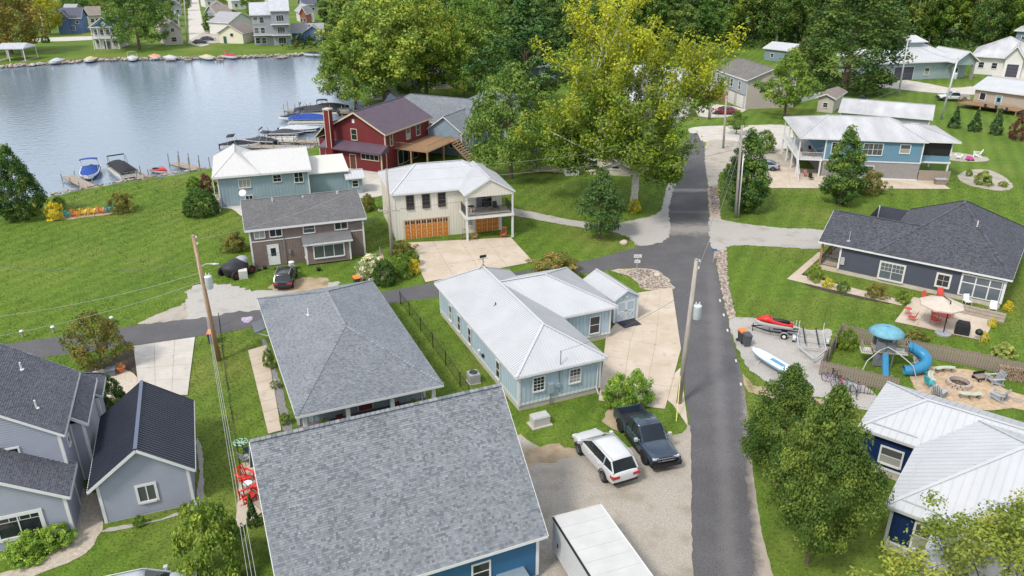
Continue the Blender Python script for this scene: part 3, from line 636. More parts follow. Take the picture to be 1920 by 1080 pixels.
# --- pale grey hip roof with porch
M_ = H('hip_roof_cottage', 'pale blue cottage under a light grey shingled hip roof with a white-posted front porch', (-13.49, 41.35), 23.5)
roof(M_, 0, 9.7, 0, 19.2, 2.9, 4.9, 'y', 7.35, 5.3, 'shingle', sh_mid)
F = walls(M_, .4, 9.3, 3.2, 18.8, .2, 2.85, w_mist, 'batten', trim=white, base=concwall)
for x in (.55, 3.3, 6.25, 9.1): post(M_, x, .45, .15, 2.74, .26)
b = MB(); b.box(.3, 9.4, .2, 3.2, 0, .15); b.build('porch_floor', mat('porch_boards', (.16, .12, .11), .7, .2), M_)
b = MB(); b.box(.4, 9.3, .36, .54, 2.5, 2.745); b.build('porch_beam', white, M_)
door(M_, F[0], 4.6, .25, .95, 2.1, mat('porch_door', (.2, .05, .04), .5, .1), (0, .9, .6, .9)); window(M_, F[0], 1.9, .9, 1.5, 1.3, 2, 1); window(M_, F[0], 7.2, .9, 1.5, 1.3, 2, 1)
for a in (4, 8, 12): window(M_, F[1], a, .9, 1.0, 1.4); window(M_, F[3], a, .9, 1.0, 1.4)
vent_pipe(M_, 3.0, 11.8, 4.15, h=.5)
b = MB(); b.add([(-.9, 14.2, 2.25), (.4, 14.2, 2.6), (.4, 16.3, 2.6), (-.9, 16.3, 2.25), (-.9, 14.2, 2.15), (.4, 14.2, 2.5), (.4, 16.3, 2.5), (-.9, 16.3, 2.15)], [(0, 1, 2, 3), (4, 7, 6, 5), (0, 4, 5, 1), (3, 2, 6, 7), (0, 3, 7, 4)])
aw = b.build('side_awning', sh_left, M_)
for y in (14.3, 16.2): c = MB(); c.beam((.38, y, 1.6), (-.75, y, 2.18), .07); c.build('bracket', white, aw)
# --- pale blue house with white metal roof
LB = H('metal_roof_cottage', 'pale blue board-and-batten house under a white ribbed metal hip roof with a weathervane', (.29, 45.94), 23.5)
roof(LB, 0, 7.1, 0, 17.6, 3, 4.85, 'y', 3.3, 2.6, 'metal', metal_white, sp=.23, fm=white)
roof(LB, 3.6, 12.1, 7.1, 16.1, 3, 4.83, 'x', 0, 4.4, 'metal', metal_white, sp=.23, fm=white)
F = walls(LB, .35, 6.75, .35, 17.2, .42, 2.93, w_pale, 'batten', trim=white, step=.32, base=concwall)
for a in (1.85-.35, 4.68-.35): window(LB, F[0], a, 1.38, .8, 1.05, 1, 2, (3, 2, 'all'), .1)
b = MB(); b.box(.335, .35, .35, 17.2, .42, .62); b.box(.35, 6.75, .325, .348, .42, .60); b.build('skirt_board', white, LB)
for v in (14.4, 12.3, 9.85, 4.0): window(LB, F[3], 17.2-v, .75, .62, 1.35, 1, 2, None, .07)
for v in (7.7, 6.9): b = MB(); b.box(.18, .345, v-.14, v+.14, 1.05, 1.25); b.build('wall_vent', white if v > 7 else black, LB)
G2 = walls(LB, 6.75, 11.7, 7.5, 15.7, .42, 2.93, w_pale, 'batten', trim=white, step=.32, skip=(3,), base=concwall)
window(LB, G2[0], 10.25-6.75, .8, .85, 1.45, 1, 2, None, .09); b = MB(); b.box(6.75, 11.7, 7.475, 7.498, .42, .60); b.build('skirt_board', white, LB)
mb = MB(); mb.tube([(3.45, .2, 2.5), (3.45, .2, 4.15)], .035); mb.lathe([(.05, 0), (.05, .12)], 8, (3.45, .2, 4.1)); mb.tube([(3.45, .27, .9), (3.45, .27, 2.85)], .03); mb.build('service_mast', grey_metal, LB)
mb = MB(); mb.box(2.55, 2.95, .12, .33, 1.0, 1.75); mb.box(3.3, 3.5, .2, .33, 1.25, 1.6); mb.build('meter_box', mat('meter_grey', (.28, .33, .37), .5, .05), LB)
mb = MB(); mb.tube([(2.75, .25, .1), (2.75, .25, 1.0)], .05); mb.build('conduit', grey_metal, LB)
mb = MB(); c = (3.55, 15.0, 4.85); mb.tube([c, (c[0], c[1], c[2]+.95)], .025); mb.tube([(c[0]-.45, c[1], c[2]+.75), (c[0]+.45, c[1], c[2]+.75)], .015); mb.tube([(c[0], c[1]-.45, c[2]+.6), (c[0], c[1]+.45, c[2]+.6)], .015)
for s in (-1, 1): mb.tube([(c[0]+s*.35, c[1], c[2]-.15), (c[0], c[1], c[2]+.3)], .018)
mb.box(c[0]-.3, c[0]+.3, c[1]-.012, c[1]+.012, c[2]+.85, c[2]+1.1); mb.build('weathervane', black, LB)
vent_pipe(LB, 2.2, 9.0, 4.1, black, .05, .25)
# rear corner porch of the same house
post(LB, .4, 17.15, .2, 2.9, .12); b = MB(); b.box(.36, 3.0, 16.2, 17.19, .9, 1.0); b.build('porch_rail', white, LB)
# --- garden shed with double doors
SH = thing('garden_shed', 'pale blue gambrel-roofed shed with white cross-braced double doors and a ramp', 'shed', (8.69, 60.0, 0), D2R(26))
roof(SH, -.12, 2.5, -.15, 5.0, 2.3, 3.05, 'y', 0, 0, 'metal', metal_white, sp=.25, thick=.08)
F = walls(SH, 0, 2.38, 0, 4.85, .12, 2.26, w_pale, 'batten', 'y', 2.95, white, step=.3, base=black)
for s in (0, 1):
    d = MB(); x0 = .32+s*.88; F[0].box(d, x0, x0+.86, .2, 2.0, .006, .03); o = d.build('door', w_pale, SH)
    t = MB(); f = F[0]
    for q in ((x0, x0+.09, .2, 2.0), (x0+.77, x0+.86, .2, 2.0), (x0+.09, x0+.77, .2, .3), (x0+.09, x0+.77, 1.0, 1.1), (x0+.09, x0+.77, 1.9, 2.0)): f.box(t, *q, .031, .045)
    for a, c in ((((x0+.09), .3), ((x0+.77), 1.0)), ((x0+.77, .3), (x0+.09, 1.0))): t.beam(f.p(*a, .036), f.p(*c, .036), .02, .08)
    t.build('door_brace', white, o); t = MB(); f.box(t, x0+(.74 if s == 0 else .04), x0+(.80 if s == 0 else .10), 1.02, 1.16, .046, .07); t.build('latch', black, o)
b = MB(); F[0].box(b, 1.05, 1.33, 2.3, 2.5, .02, .06); b.build('gable_vent', offwhite, SH)
rp_ = MB(); rp_.add([(.35, -.02, .14), (2.1, -.02, .14), (2.1, -1.9, .035), (.35, -1.9, .035), (.35, -.02, .03), (2.1, -.02, .03)], [(0, 3, 2, 1), (4, 3, 0), (5, 1, 2), (4, 0, 1, 5)])
o = rp_.build('ramp_mat', mat('ramp_black', (.035, .035, .045), .8, .15)); o.location = (8.69, 60.0, 0); o.rotation_euler = (0, 0, D2R(26)); tag(o, 'black rubber ramp in front of the shed doors', 'ramp')
# --- grey garage with black metal roof
GA = thing('garage_shed', 'grey lap-sided outbuilding with a black ribbed metal gable roof', 'garage', (-23.16, 34.43, 0), D2R(21))
roof(GA, 0, 5.53, 0, 7.8, 2.6, 4.66, 'y', 0, 0, 'metal', metal_black, sp=.235, fm=white, thick=.16, capm=mat('ridge_metal', (.10, .12, .18), .35, .05))
zw = gz(2.6, 4.66, 2.76, .42)
F = walls(GA, .42, 5.11, .4, 7.45, 0, zw, w_grey, 'lap', 'y', 4.45, white, step=.15)
window(GA, F[0], 2.80-.42, .95, .85, 1.0, 2, 1, None, .14)
# --- large grey house with gabled front
L_ = H('gabled_house', 'large grey lap-sided house with steep slate-grey roofs and white trimmed gable', (-24.9, 36.5), 21)
roof(L_, -8.6, 0, -.2, 7.3, 5, 8.1, 'y', 0, 0, 'shingle', sh_left)
F = walls(L_, -8.2, -.3, .05, 6.9, 0, gz(5, 8.1, 4.3, .3), w_grey, 'lap', 'y', 7.95, white, step=.15)
o = window(L_, F[1], 1.4, 3.4, .5, .5, 1, 1, None, .08)
window(L_, F[0], 5.2, 3.4, 1.2, 1.2, 2, 1)
door(L_, F[1], 3.2, .1, .95, 2.1, white)
b = MB(); b.add([(-.3, 2.4, 4.75), (.7, 2.4, 3.95), (.7, 8.0, 3.95), (-.3, 8.0, 4.75)], [(0, 1, 2, 3)]); b.add([(-.3, 2.4, 4.6), (.7, 2.4, 3.8), (.7, 8.0, 3.8), (-.3, 8.0, 4.6)], [(3, 2, 1, 0)]); so = b.build('side_roof', sh_left, L_)
tb = MB(); tabs_on(tb, [Vector((.7, 2.4, 3.95)), Vector((.7, 8.0, 3.95)), Vector((-.3, 8.0, 4.75)), Vector((-.3, 2.4, 4.75))], sh_left); tag(tb.build('shingles', sh_left, so), kind='stuff')
b = MB(); b.beam((.72, 2.38, 3.86), (.72, 8.02, 3.86), .04, .18); b.beam((-.3, 2.38, 4.66), (.72, 2.38, 3.86), .04, .18); b.build('fascia', white, so)
walls(L_, -.3, .45, 2.6, 7.9, 0, 4.0, w_grey, 'lap', step=.15, skip=(3,), trim=white)
roof(L_, -7.5, .1, -2.9, .3, 2.75, 5.1, 'y', 0, 0, 'shingle', sh_left, thick=.16, name='front_roof')
F = walls(L_, -7.15, -.22, -2.55, 0, 0, gz(2.75, 5.1, 3.8, .33), w_grey, 'lap', 'y', 4.92, white, step=.15, skip=(2,))
window(L_, F[0], 4.55, .75, 2.0, 1.25, 2, 1, None, .2); window(L_, F[0], 1.5, .75, 1.0, 1.25, 1, 1, None, .18)
b = MB()
for i in range(4): F[0].box(b, 3.63+i*.5, 3.66+i*.5, 1.72, 2.0, .03, .05)
F[0].box(b, 3.55, 5.55, 1.70, 1.73, .03, .05); b.build('muntin', white, L_)
vent_pipe(L_, -1.4, 1.6, 6.0, h=.5); vent_pipe(L_, -2.5, 5.1, 6.85, h=.45); vent_pipe(L_, -4.7, 1.2, 7.9, black, .07, .3)
mb = MB(); F1 = Face((-.3, .05), (-.3, 6.9)); mb.tube([(-.24, 3.9, .3), (-.24, 3.9, 3.8)], .04); mb.box(-.27, -.02, 3.65, 4.1, 1.2, 1.75); mb.box(-.27, -.08, 4.3, 4.55, 1.0, 1.4); mb.build('meter_box', grey_metal, L_)
# back bay roof that shows beyond the ridge
roof(L_, -2.2, .9, 7.3, 10.4, 3.0, 4.0, 'y', 0, 1.2, 'shingle', sh_left, name='rear_roof'); walls(L_, -1.9, .6, 7.3, 10.1, 0, 2.9, w_grey, 'lap', skip=(0,), trim=white)
# --- taupe house with bay
BR = H('taupe_house', 'taupe two-storey house with worn grey shingle roof, white door and front bay window', (-25.97, 72.15), 19.5)
roof(BR, -.2, 11.75, 0, 10.4, 4.2, 5.7, 'x', 0, 0, 'shingle', sh_brown, thick=.18)
zw = gz(4.2, 5.7, 5.2, .4)
F = walls(BR, .2, 11.4, .4, 10.0, 0, zw, w_brown, 'batten', 'x', 5.5, white, step=.25)
b = MB(); F[0].box(b, .05, 11.15, 2.72, 2.82, .02, .05); b.build('belt_board', white, BR)
window(BR, F[0], .95, 3.15, .9, .75, 2, 1); window(BR, F[0], 2.5, 3.15, 1.1, .75, 2, 1); window(BR, F[0], 5.75, 3.15, 1.05, .8, 1, 2); window(BR, F[0], 8.95, 3.15, 1.2, .8, 2, 1)
door(BR, F[0], 2.05, .12, .95, 2.1, white, (0, .95, .5, .85))
bx = walls(BR, 5.35, 9.75, -.75, .38, .15, 2.35, w_brown, 'lap', trim=white, skip=(2,)); window(BR, bx[0], 2.25, .75, 2.9, 1.25, 3, 1, None, .12); window(BR, bx[3], .55, .75, .5, 1.25, 1, 2)
b = MB(); b.add([(5.1, -1.15, 2.42), (10.0, -1.15, 2.42), (10.0, .42, 2.98), (5.1, .42, 2.98), (5.1, -1.15, 2.3), (10.0, -1.15, 2.3), (10.0, .42, 2.3), (5.1, .42, 2.3)], [(0, 1, 2, 3), (4, 7, 6, 5), (0, 4, 5, 1), (1, 5, 6, 2), (0, 3, 7, 4)]); o = b.build('bay_roof', sh_brown, BR)
b = MB(); b.box(5.08, 10.02, -1.19, -1.152, 2.26, 2.42); b.build('fascia', white, o)
vent_pipe(BR, 2.9, 4.4, 5.4, h=.5); vent_pipe(BR, 6.0, 4.7, 5.5, galv, .12, .2); vent_pipe(BR, 9.6, 4.9, 5.6, galv, .12, .2)
mb = MB(); mb.tube([(3.4, .32, .1), (3.4, .32, 3.0)], .04); mb.box(3.7, 3.95, .2, .38, 1.2, 1.6); mb.build('meter_box', grey_metal, BR)
# satellite dish at its roof corner
mb = MB(); mb.lathe([(.02, -.09), (.22, -.07), (.4, .0), (.38, .01), (.2, -.05), (.02, -.07)], 16, (0, 0, 0)); mb.tube([(0, 0, -.08), (.05, .1, -.5), (.05, .1, -.75)], .03); mb.tube([(0, -.35, 0), (0, -.15, .35)], .015)
o = mb.build('satellite_dish', offwhite, BR, True); o.location = (.1, 9.0, 5.4); o.rotation_euler = (D2R(50), 0, D2R(-20))
# --- teal lake house with white roof
TE = H('teal_cottage', 'teal cottage by the lake under a smooth white roof with side shed', (-36.2, 91.6), 18.3)
roof(TE, 0, 11.7, 0, 11.2, 4.0, 5.6, 'x', 4.2, 0, 'metal', mat('smooth_white_roof', (.51, .505, .49), .5, .05), sp=.6, ribh=.012, thick=.2)
roof(TE, -.02, 5.6, -.02, 11.22, 4.0, 6.1, 'y', 3.4, 3.4, 'metal', MATS['smooth_white_roof'], sp=.6, ribh=.012, thick=.2, name='hip_roof')
F = walls(TE, .5, 11.3, .5, 10.7, 0, 3.9, w_teal, 'batten', trim=white, step=.4)
window(TE, F[0], 3.1, 2.3, 1.3, 1.0, 3, 1); window(TE, F[0], 7.0, 2.7, .9, .8, 1, 2, (2, 1, 'all')); window(TE, F[0], 9.6, 2.4, 1.0, 1.2, 2, 2); window(TE, F[0], 3.4, .7, .8, .5, 2, 1)
o = door(TE, F[3], 9.3, 1.6, .95, 2.0, mat('orange_door', (.5, .16, .03), .5, .1))
for i in range(8): b = MB(); b.box(-.55, .48, .6-i*.28, .9-i*.28, 0, 1.55-i*.19); b.build('stair_step', concwall, TE)
b = MB(); b.box(-.05, .05, .35, .45, 0, 3.8); b.build('corner_post', white, TE)
walls(TE, 11.3, 16.2, 1.8, 7.5, 0, 3.0, w_teal, 'batten', skip=(3,), step=.4)
b = MB(); b.add([(11.2, 1.4, 3.05), (16.5, 1.4, 3.05), (16.5, 7.9, 3.75), (11.2, 7.9, 3.75), (11.2, 1.4, 2.93), (16.5, 1.4, 2.93), (16.5, 7.9, 3.63), (11.2, 7.9, 3.63)], [(0, 1, 2, 3), (7, 6, 5, 4), (0, 4, 5, 1), (1, 5, 6, 2), (2, 6, 7, 3), (3, 7, 4, 0)]); b.build('shed_roof', offwhite, TE)
F = walls(TE, 16.2, 18.0, 1.0, 3.6, 0, 2.2, w_teal, 'batten', 'x', 2.6, step=.4); roof(TE, 15.9, 18.3, .6, 4.0, 2.2, 2.9, 'x', 0, 0, 'metal', metal_white, sp=.4, thick=.08); window(TE, F[0], .9, 1.0, .7, .8)
b = MB(); b.add([(1.5, 8.6, 4.75), (4.5, 8.6, 4.75), (3.6, 8.7, 5.4), (2.4, 8.7, 5.4), (1.5, 10.8, 4.1), (4.5, 10.8, 4.1)], [(0, 1, 2, 3), (1, 5, 2), (0, 3, 4), (3, 2, 5, 4)]); b.build('roof_tarp', black, TE)
# --- cream carriage house
CR = H('carriage_house', 'cream carriage house with wooden garage doors, balcony and white metal hip roof', (-12.91, 80.2), 17)
roof(CR, 0, 12.6, 0, 9.6, 5.35, 7.2, 'x', 3.6, 3.6, 'metal', metal_white, sp=.3, fm=white)
roof(CR, 7.45, 13.1, -2.55, 5.0, 5.35, 6.95, 'y', 0, 0, 'metal', metal_white, sp=.3, fm=white, name='wing_roof')
F = walls(CR, .3, 12.3, .3, 9.3, 0, 5.3, w_cream, 'batten', trim=white, step=.3)
b = MB(); f = Face((7.6, -2.4), (12.95, -2.4)); L = f.L
wall(CR, (7.6, -2.4), (12.95, -2.4), 5.0, [(0, 5.2), (L/2, 6.75), (L, 5.2)], 'batten', w_cream, .3)
b.box(7.6, 12.95, -2.38, -2.2, 4.95, 5.2); b.build('porch_beam', white, CR)
brz = mat('bronze_frame', (.16, .10, .075), .5, .1)
for a in (1.75, 3.5, 5.25): window(CR, F[0], a, 3.45, .78, 1.5, 1, 2, (2, 2, 'top'), .05, brz, mat('screen', (.07, .055, .055), .5, .1) if a > 9 else glass)
garage_door(CR, F[0], 3.45, .02, 4.9, 2.15, garage_wood, cream_trim); garage_door(CR, F[0], 10.35, .02, 2.6, 2.05, garage_wood, cream_trim, cols=4)
window(CR, F[0], 8.4, .9, .5, 1.0, 1, 1)
b = MB(); b.box(7.5, 13.0, -2.5, .32, 2.55, 2.8); b.build('balcony_floor', white, CR)
boards(CR, 7.55, 12.95, -2.45, .3, 2.835, 'x', mat('deck_grey', (.42, .38, .33), .7, .1), .25, 'deck_board')
for x in (7.7, 12.85): post(CR, x, -2.3, 0, 2.55, .2); post(CR, x, -2.3, 2.83, 5.0, .16)
railing(CR, [(7.7, .3), (7.7, -2.3), (12.85, -2.3), (12.85, .3)], 2.83, .95, black, .12)
d = MB(); F[0].box(d, 9.1, 10.9, 2.9, 4.9, .01, .03); o = d.build('sliding_door', black, CR)
for i in range(3): p = MB(); F[0].box(p, 9.16+i*.59, 9.68+i*.59, 2.98, 4.82, .031, .036); p.build('pane', glass_sky if i == 0 else glass, o)
# --- red house with plum roof
RD = H('red_house', 'red lap-sided house with plum metal roofs, brick-red chimney and timber deck', (-18.1, 108.65), -25)
roof(RD, -9.9, .5, -.1, 13.0, 5.4, 8.1, 'y', 0, 0, 'metal', metal_plum, sp=.4, fm=cream_trim, thick=.2)
F = walls(RD, -9.6, 0, .5, 12.6, 0, gz(5.4, 8.1, 5.2, .4), w_red, 'lap', 'y', 7.85, cream_trim)
b = MB(); b.add([(-10.2, -1.5, 2.95), (.5, -1.5, 2.95), (.5, .52, 3.75), (-10.2, .52, 3.75), (-10.2, -1.5, 2.75), (.5, -1.5, 2.75), (.5, .52, 2.75), (-10.2, .52, 2.75)], [(0, 1, 2, 3), (4, 7, 6, 5), (0, 4, 5, 1), (1, 5, 6, 2), (0, 3, 7, 4)]); b.build('porch_roof', metal_plum, RD)
walls(RD, -9.6, 0, -.7, .5, 0, 2.75, w_red, 'lap', trim=cream_trim, skip=(2,))
f = Face((-9.6, -.7), (0, -.7)); door(RD, f, 4.7, .05, .95, 2.05, mat('brown_door', (.09, .04, .03), .5, .1), None, .1, cream_trim); window(RD, f, 7.7, 1.7, 2.9, .75, 4, 1, None, .08, cream_trim)
window(RD, F[0], 4.4, 4.0, .9, 1.5, 1, 2, None, .1, cream_trim); b = MB(); F[0].box(b, 4.2, 4.6, 6.4, 6.95, .01, .05); b.build('gable_vent', white, RD)
for a, w in ((1.5, .6), (6.0, 1.0), (8.8, 1.0)): window(RD, F[1], a, 3.4, w, 1.55, 1, 2, None, .1, cream_trim)
c = MB(); c.box(-8.9, -7.7, -1.6, -.65, 0, 2.9); c.box(-8.75, -7.85, -1.5, -.7, 2.9, 8.3); ch = c.build('chimney', w_red, RD)
c = MB(); c.box(-8.85, -7.75, -1.6, -.6, 8.3, 8.5); c.build('chimney_cap', concwall, ch)
for x in (-8.75, -7.85): c = MB(); c.box(x-.05, x+.05, -1.52, -1.49, 2.9, 8.28); c.build('corner_trim', cream_trim, ch)
roof(RD, -13.2, -8.6, 1.5, 11.5, 3.4, 5.6, 'y', 0, 0, 'metal', metal_plum, sp=.4, fm=cream_trim, name='side_roof'); walls(RD, -12.8, -9.6, 1.9, 11.1, 0, 3.3, w_red, 'lap', skip=(1,), trim=cream_trim)
# deck on the right-hand side
boards(RD, .05, 5.6, 2.6, 12.0, 2.75, 'x', newwood, .28, 'deck_board')
for x in (2.8, 5.5):
    for y in (2.7, 7.3, 11.9): post(RD, x, y, 0, 2.71, .2, newwood)
railing(RD, [(.1, 2.65), (5.55, 2.65), (5.55, 9.5)], 2.76, 1.0, newwood, .2)
for i in range(9): b = MB(); b.box(5.6+i*.33, 5.97+i*.33, 9.6, 11.6, 2.52-i*.28, 2.60-i*.28); b.build('stair_step', newwood, RD)
for y in (9.6, 11.6): b = MB(); b.beam((5.6, y, 2.5), (8.6, y, .05), .06, .25); b.beam((5.6, y, 3.6), (8.6, y, 1.1), .08, .1); b.build('stair_rail', newwood, RD)
gd = MB(); f = Face((0.02, 3.4), (0.02, 10)); f.box(gd, 0, 5.6, .1, 2.3, .01, .04); o = gd.build('sliding_door', offwhite, RD)
for i in range(4): p = MB(); f.box(p, .1+i*1.38, 1.38+i*1.38, .2, 2.2, .041, .046); p.build('pane', glass, o)
# --- blue-grey house behind it
GB = H('blue_grey_house', 'blue-grey house with complex light grey roofs behind the red house', (-15.5, 124.5), -25)
roof(GB, -8.5, 9, 0, 11, 4.0, 7.0, 'x', 4.5, 0, 'shingle', sh_mid, fm=white); F = walls(GB, -8, 8.6, .5, 10.5, 0, 4.0, w_blg, 'lap', 'x', 6.8, white)
roof(GB, 4.0, 10.5, -3.5, 8, 3.6, 5.9, 'y', 0, 0, 'shingle', sh_mid, fm=white, name='wing_roof'); F = walls(GB, 4.3, 10.1, -3.1, .5, 0, gz(3.6, 5.9, 3.25, .35), w_blg, 'lap', 'y', 5.7, white, skip=(2,)); window(GB, F[0], 1.6, 1.2, 1.0, 1.2); window(GB, F[0], 4.2, 1.2, 1.0, 1.2); window(GB, F[1], 1.8, 1.2, 1.0, 1.2)
roof(GB, 1.5, 12, 9, 20, 4.8, 7.2, 'y', 3.5, 3.5, 'shingle', sh_mid, fm=white, name='rear_roof'); F = walls(GB, 2, 11.5, 9.4, 19.5, 0, 4.7, w_blg, 'lap', trim=white); window(GB, F[1], 3, 2.6, 1.0, 1.3); window(GB, F[1], 7, 2.6, 1.0, 1.3)
# --- dark slate house on the right
DK = H('slate_house', 'dark slate-blue lap-sided house under a charcoal shingled roof with cedar porch posts', (30.26, 72.36), -36)
roof(DK, 5.2, 16.6, 0, 16.2, 3, 7.0, 'y', 7.6, 7.6, 'shingle', sh_dark); roof(DK, 0, 9, .003, 8.3, 3, 5.1, 'x', 0, 0, 'shingle', sh_dark, name='wing_roof')
zw = 2.93
F = walls(DK, 2.1, 16.2, .4, 15.8, .45, zw, w_slate, 'lap', trim=white, step=.15, base=concwall)
window(DK, F[0], 6.95-2.1, .5, 2.0, 1.55, 2, 2, (3, 2, 'top'), .16, offwhite, glass_sky); window(DK, F[0], 11.35-2.1, .95, .95, 1.1, 1, 1, (2, 2, 'all'), .16, offwhite)
b = MB(); F[0].box(b, 10.6, 14.05, .5, 2.6, .01, .06); o = b.build('sunroom_frame', white, DK)
for i in range(3): p = MB(); F[0].box(p, 10.75+i*1.1, 11.75+i*1.1, .6, 1.75, .061, .066); p.build('pane', glass_sky, o); p = MB(); F[0].box(p, 10.75+i*1.1, 11.75+i*1.1, 1.85, 2.45, .061, .066); p.build('pane', glass_sky, o)
wl = wall(DK, (2.1, 8), (2.1, .4), .45, [(0, 2.9), (3.8, 4.9), (7.6, 2.9)], 'lap', w_slate, .15); door(DK, wl, 4, .45, .95, 2.1, white)
b = MB(); b.box(.1, 2.1, .4, 7.9, 0, .45); b.build('porch_floor', concrete, DK)
for y in (.5, 4.1, 7.7): post(DK, .35, y, .45, 2.9, .22, newwood)
railing(DK, [(2.1, .45), (.35, .45), (.35, 7.7)], .45, .95, black, .14)
vent_pipe(DK, 12.6, 5.2, 5.7, h=.5); mb = MB(); mb.tube([(2.6, .8, 3.35), (2.6, .8, 4.3)], .03); mb.box(2.45, 2.75, .6, 1.0, 3.3, 3.42); mb.build('service_mast', galv, DK)
mb = MB(); F[0].box(mb, -.02+.2, .55, 1.0, 1.75, .03, .18); mb.build('meter_box', galv, DK)
# --- raised sky-blue house
BL = H('raised_house', 'sky-blue house raised over grey block lower storey with white-posted porches and weathered metal roof', (39.41, 106.08), -9)
roof(BL, 0, 16.6, 0, 14.2, 5.5, 7.3, 'x', 4.8, 3.6, 'metal', metal_weather, sp=.4, fm=white); roof(BL, 14.0, 21.0, .9, 11.5, 5.4, 6.6, 'x', 0, 4.2, 'metal', metal_weather, sp=.4, fm=white, name='porch_roof')
F = walls(BL, 3.6, 16.2, .4, 13.6, 2.55, 5.45, w_sky, 'lap', trim=white); F2 = walls(BL, 3.62, 16.18, .42, 13.5, 0, 2.4, w_stone, 'flat')
b = MB(); b.box(3.55, 16.25, .34, 13.6, 2.4, 2.55); b.build('belt_board', white, BL); b = MB(); b.box(3.6, 16.2, .3, .418, 0, .2); b.build('skirt_board', white, BL)
window(BL, F[0], 6.2, 3.4, 2.4, 1.5, 2, 2, (2, 1, 'all'), .1); window(BL, F[0], 10.3, 3.8, 1.2, 1.1, 1, 2, None, .1); window(BL, F[0], 1.3, 3.4, .9, 1.5); window(BL, F2[0], 6.1, .9, 1.2, .9, 1, 1)
b = MB(); b.box(0.1, 3.6, .4, 13.4, 2.3, 2.5); b.build('porch_floor', white, BL); b = MB(); b.box(16.2, 20.4, 1.4, 9, 2.3, 2.5); b.build('porch_floor', white, BL)
for y in (.5, 4.8, 9.0, 13.2): post(BL, .25, y, 0, 2.3, .2); post(BL, .25, y, 2.5, 5.4, .16)
post(BL, 3.3, .5, 0, 2.3, .2)
for x in (16.5, 20.2): post(BL, x, 1.6, 0, 2.3, .2); post(BL, x, 1.6, 3.4, 5.3, .16); post(BL, x, 8.6, 0, 5.3, .16)
b = MB(); b.box(16.5, 20.2, 1.5, 1.58, 2.5, 3.3); b.box(20.12, 20.2, 1.58, 8.6, 2.5, 3.3); b.build('porch_panel', w_sky, BL); b = MB(); b.box(16.62, 20.08, 1.54, 1.56, 3.35, 5.2); b.build('porch_screen', black, BL)
railing(BL, [(3.6, .5), (.25, .5), (.25, 13.2)], 2.5, .9, white, .2)
b = MB(); b.beam((.1, -2.6, .1), (.1, .5, 2.4), .08, .28); b.beam((.1, -2.6, 1.1), (.1, .5, 3.4), .07, .08); b.build('stair_rail', white, BL)
for i in range(30): b = MB(); b.box(16.35+i*.135, 16.47+i*.135, .55, .58, 0, 1.5); b.build('picket', wood, BL)
for z in (.3, 1.3): b = MB(); b.box(16.3, 20.4, .59, .64, z, z+.1); b.build('picket_rail', wood, BL)
# --- navy house at lower right with standing-seam roof
NV = H('navy_house', 'navy house with white standing-seam metal hip roofs and concrete foundation', (21.05, 40.08), -38)
roof(NV, 0, 9, 0, 6.75, 3, 4.35, 'x', 2.9, 0, 'panel', metal_white, sp=.42, fm=metal_white, ribh=.04)
roof(NV, 3.28, 15, -6.57, 6.2, 3, 5.45, 'x', 5.2, 5.2, 'panel', metal_white, sp=.42, fm=metal_white, ribh=.04, name='main_roof')
roof(NV, 5.7, 13, -10.6, -2, 3, 4.5, 'y', 3.2, 0, 'panel', metal_white, sp=.42, fm=metal_white, ribh=.04, name='front_roof')
for q in ((.35, 3.6, .35, 6.4), (3.6, 14.6, -6.2, 5.8), (6.05, 12.6, -10.2, -6.2)):
    F = walls(NV, *q, .5, 2.95, w_navy, 'batten', trim=metal_white, step=.3, base=concwall, skip=((1,) if q[0] < 1 else (2,) if q[0] > 6 else ()))
    if q[0] < 1: window(NV, F[0], 1.75, 1.0, 1.15, 1.05, 1, 2, None, .1); b = MB(); F[0].box(b, 0, 3.2, .5, .66, .02, .05); b.build('skirt_board', white, NV)
    elif q[0] < 6: window(NV, F[0], 1.65, .85, .75, 1.6, 1, 2, None, .1); b = MB(); F[0].box(b, 0, 2.4, .5, .66, .02, .05); b.build('skirt_board', white, NV); window(NV, F[3], 9.2, .9, 1.0, 1.4)
for a, c in (((.6, .55), (3.2, .55)), ((3.9, -6.0), (5.6, -6.0)), ((3.85, -5.6), (3.85, -1.5))):
    b = MB(); z = 3.28; b.beam((a[0], a[1], z), (c[0], c[1], z), .05, .07); b.build('snow_rail', galv, NV)
vent_pipe(NV, 10.2, 1.6, 5.2, h=.5)
# --- split-level grey house
A0, B0 = at(1339, 130, 5.5), at(1399, 151, 5.5); d = B0-A0; wS = d.length
SP = H('split_level_house', 'split-level grey house with twin white garage doors, brown roof and front stoop', (A0.x, A0.y), math.degrees(math.atan2(d.y, d.x)))
roof(SP, -.2, wS+.3, 0, 11.0, 5.6, 7.7, 'x', 0, 0, 'shingle', shingle_mat('brown_grey_shingle', (.14, .13, .125), (.19, .18, .17), (.25, .235, .22)), thick=.2)
F = walls(SP, .2, wS-.1, .4, 10.6, 0, gz(5.6, 7.7, 5.5, .4), mat('tan_siding', (.42, .37, .33), .6, .05), 'lap', 'x', 7.5, white)
b = MB(); F[0].box(b, 0, wS-.3, 2.7, 5.45, .036, .2); b.build('upper_wall', mat('grey_blue_siding', (.30, .33, .36), .65, .05), SP); f = Face((.2, .2), (wS-.1, .2)); k_ = wS/10
window(SP, f, 1.3*k_, 3.4, 1.1, 1.5, 1, 2); window(SP, f, 5.6*k_, 3.4, .9, 1.5, 1, 2); window(SP, f, 8.0*k_, 3.4, .9, 1.5, 1, 2); garage_door(SP, F[0], wS-6.6, .02, 2.5, 2.2, white, panes=False, cols=4); garage_door(SP, F[0], wS-2.6, .02, 2.5, 2.2, white, panes=False, cols=4)
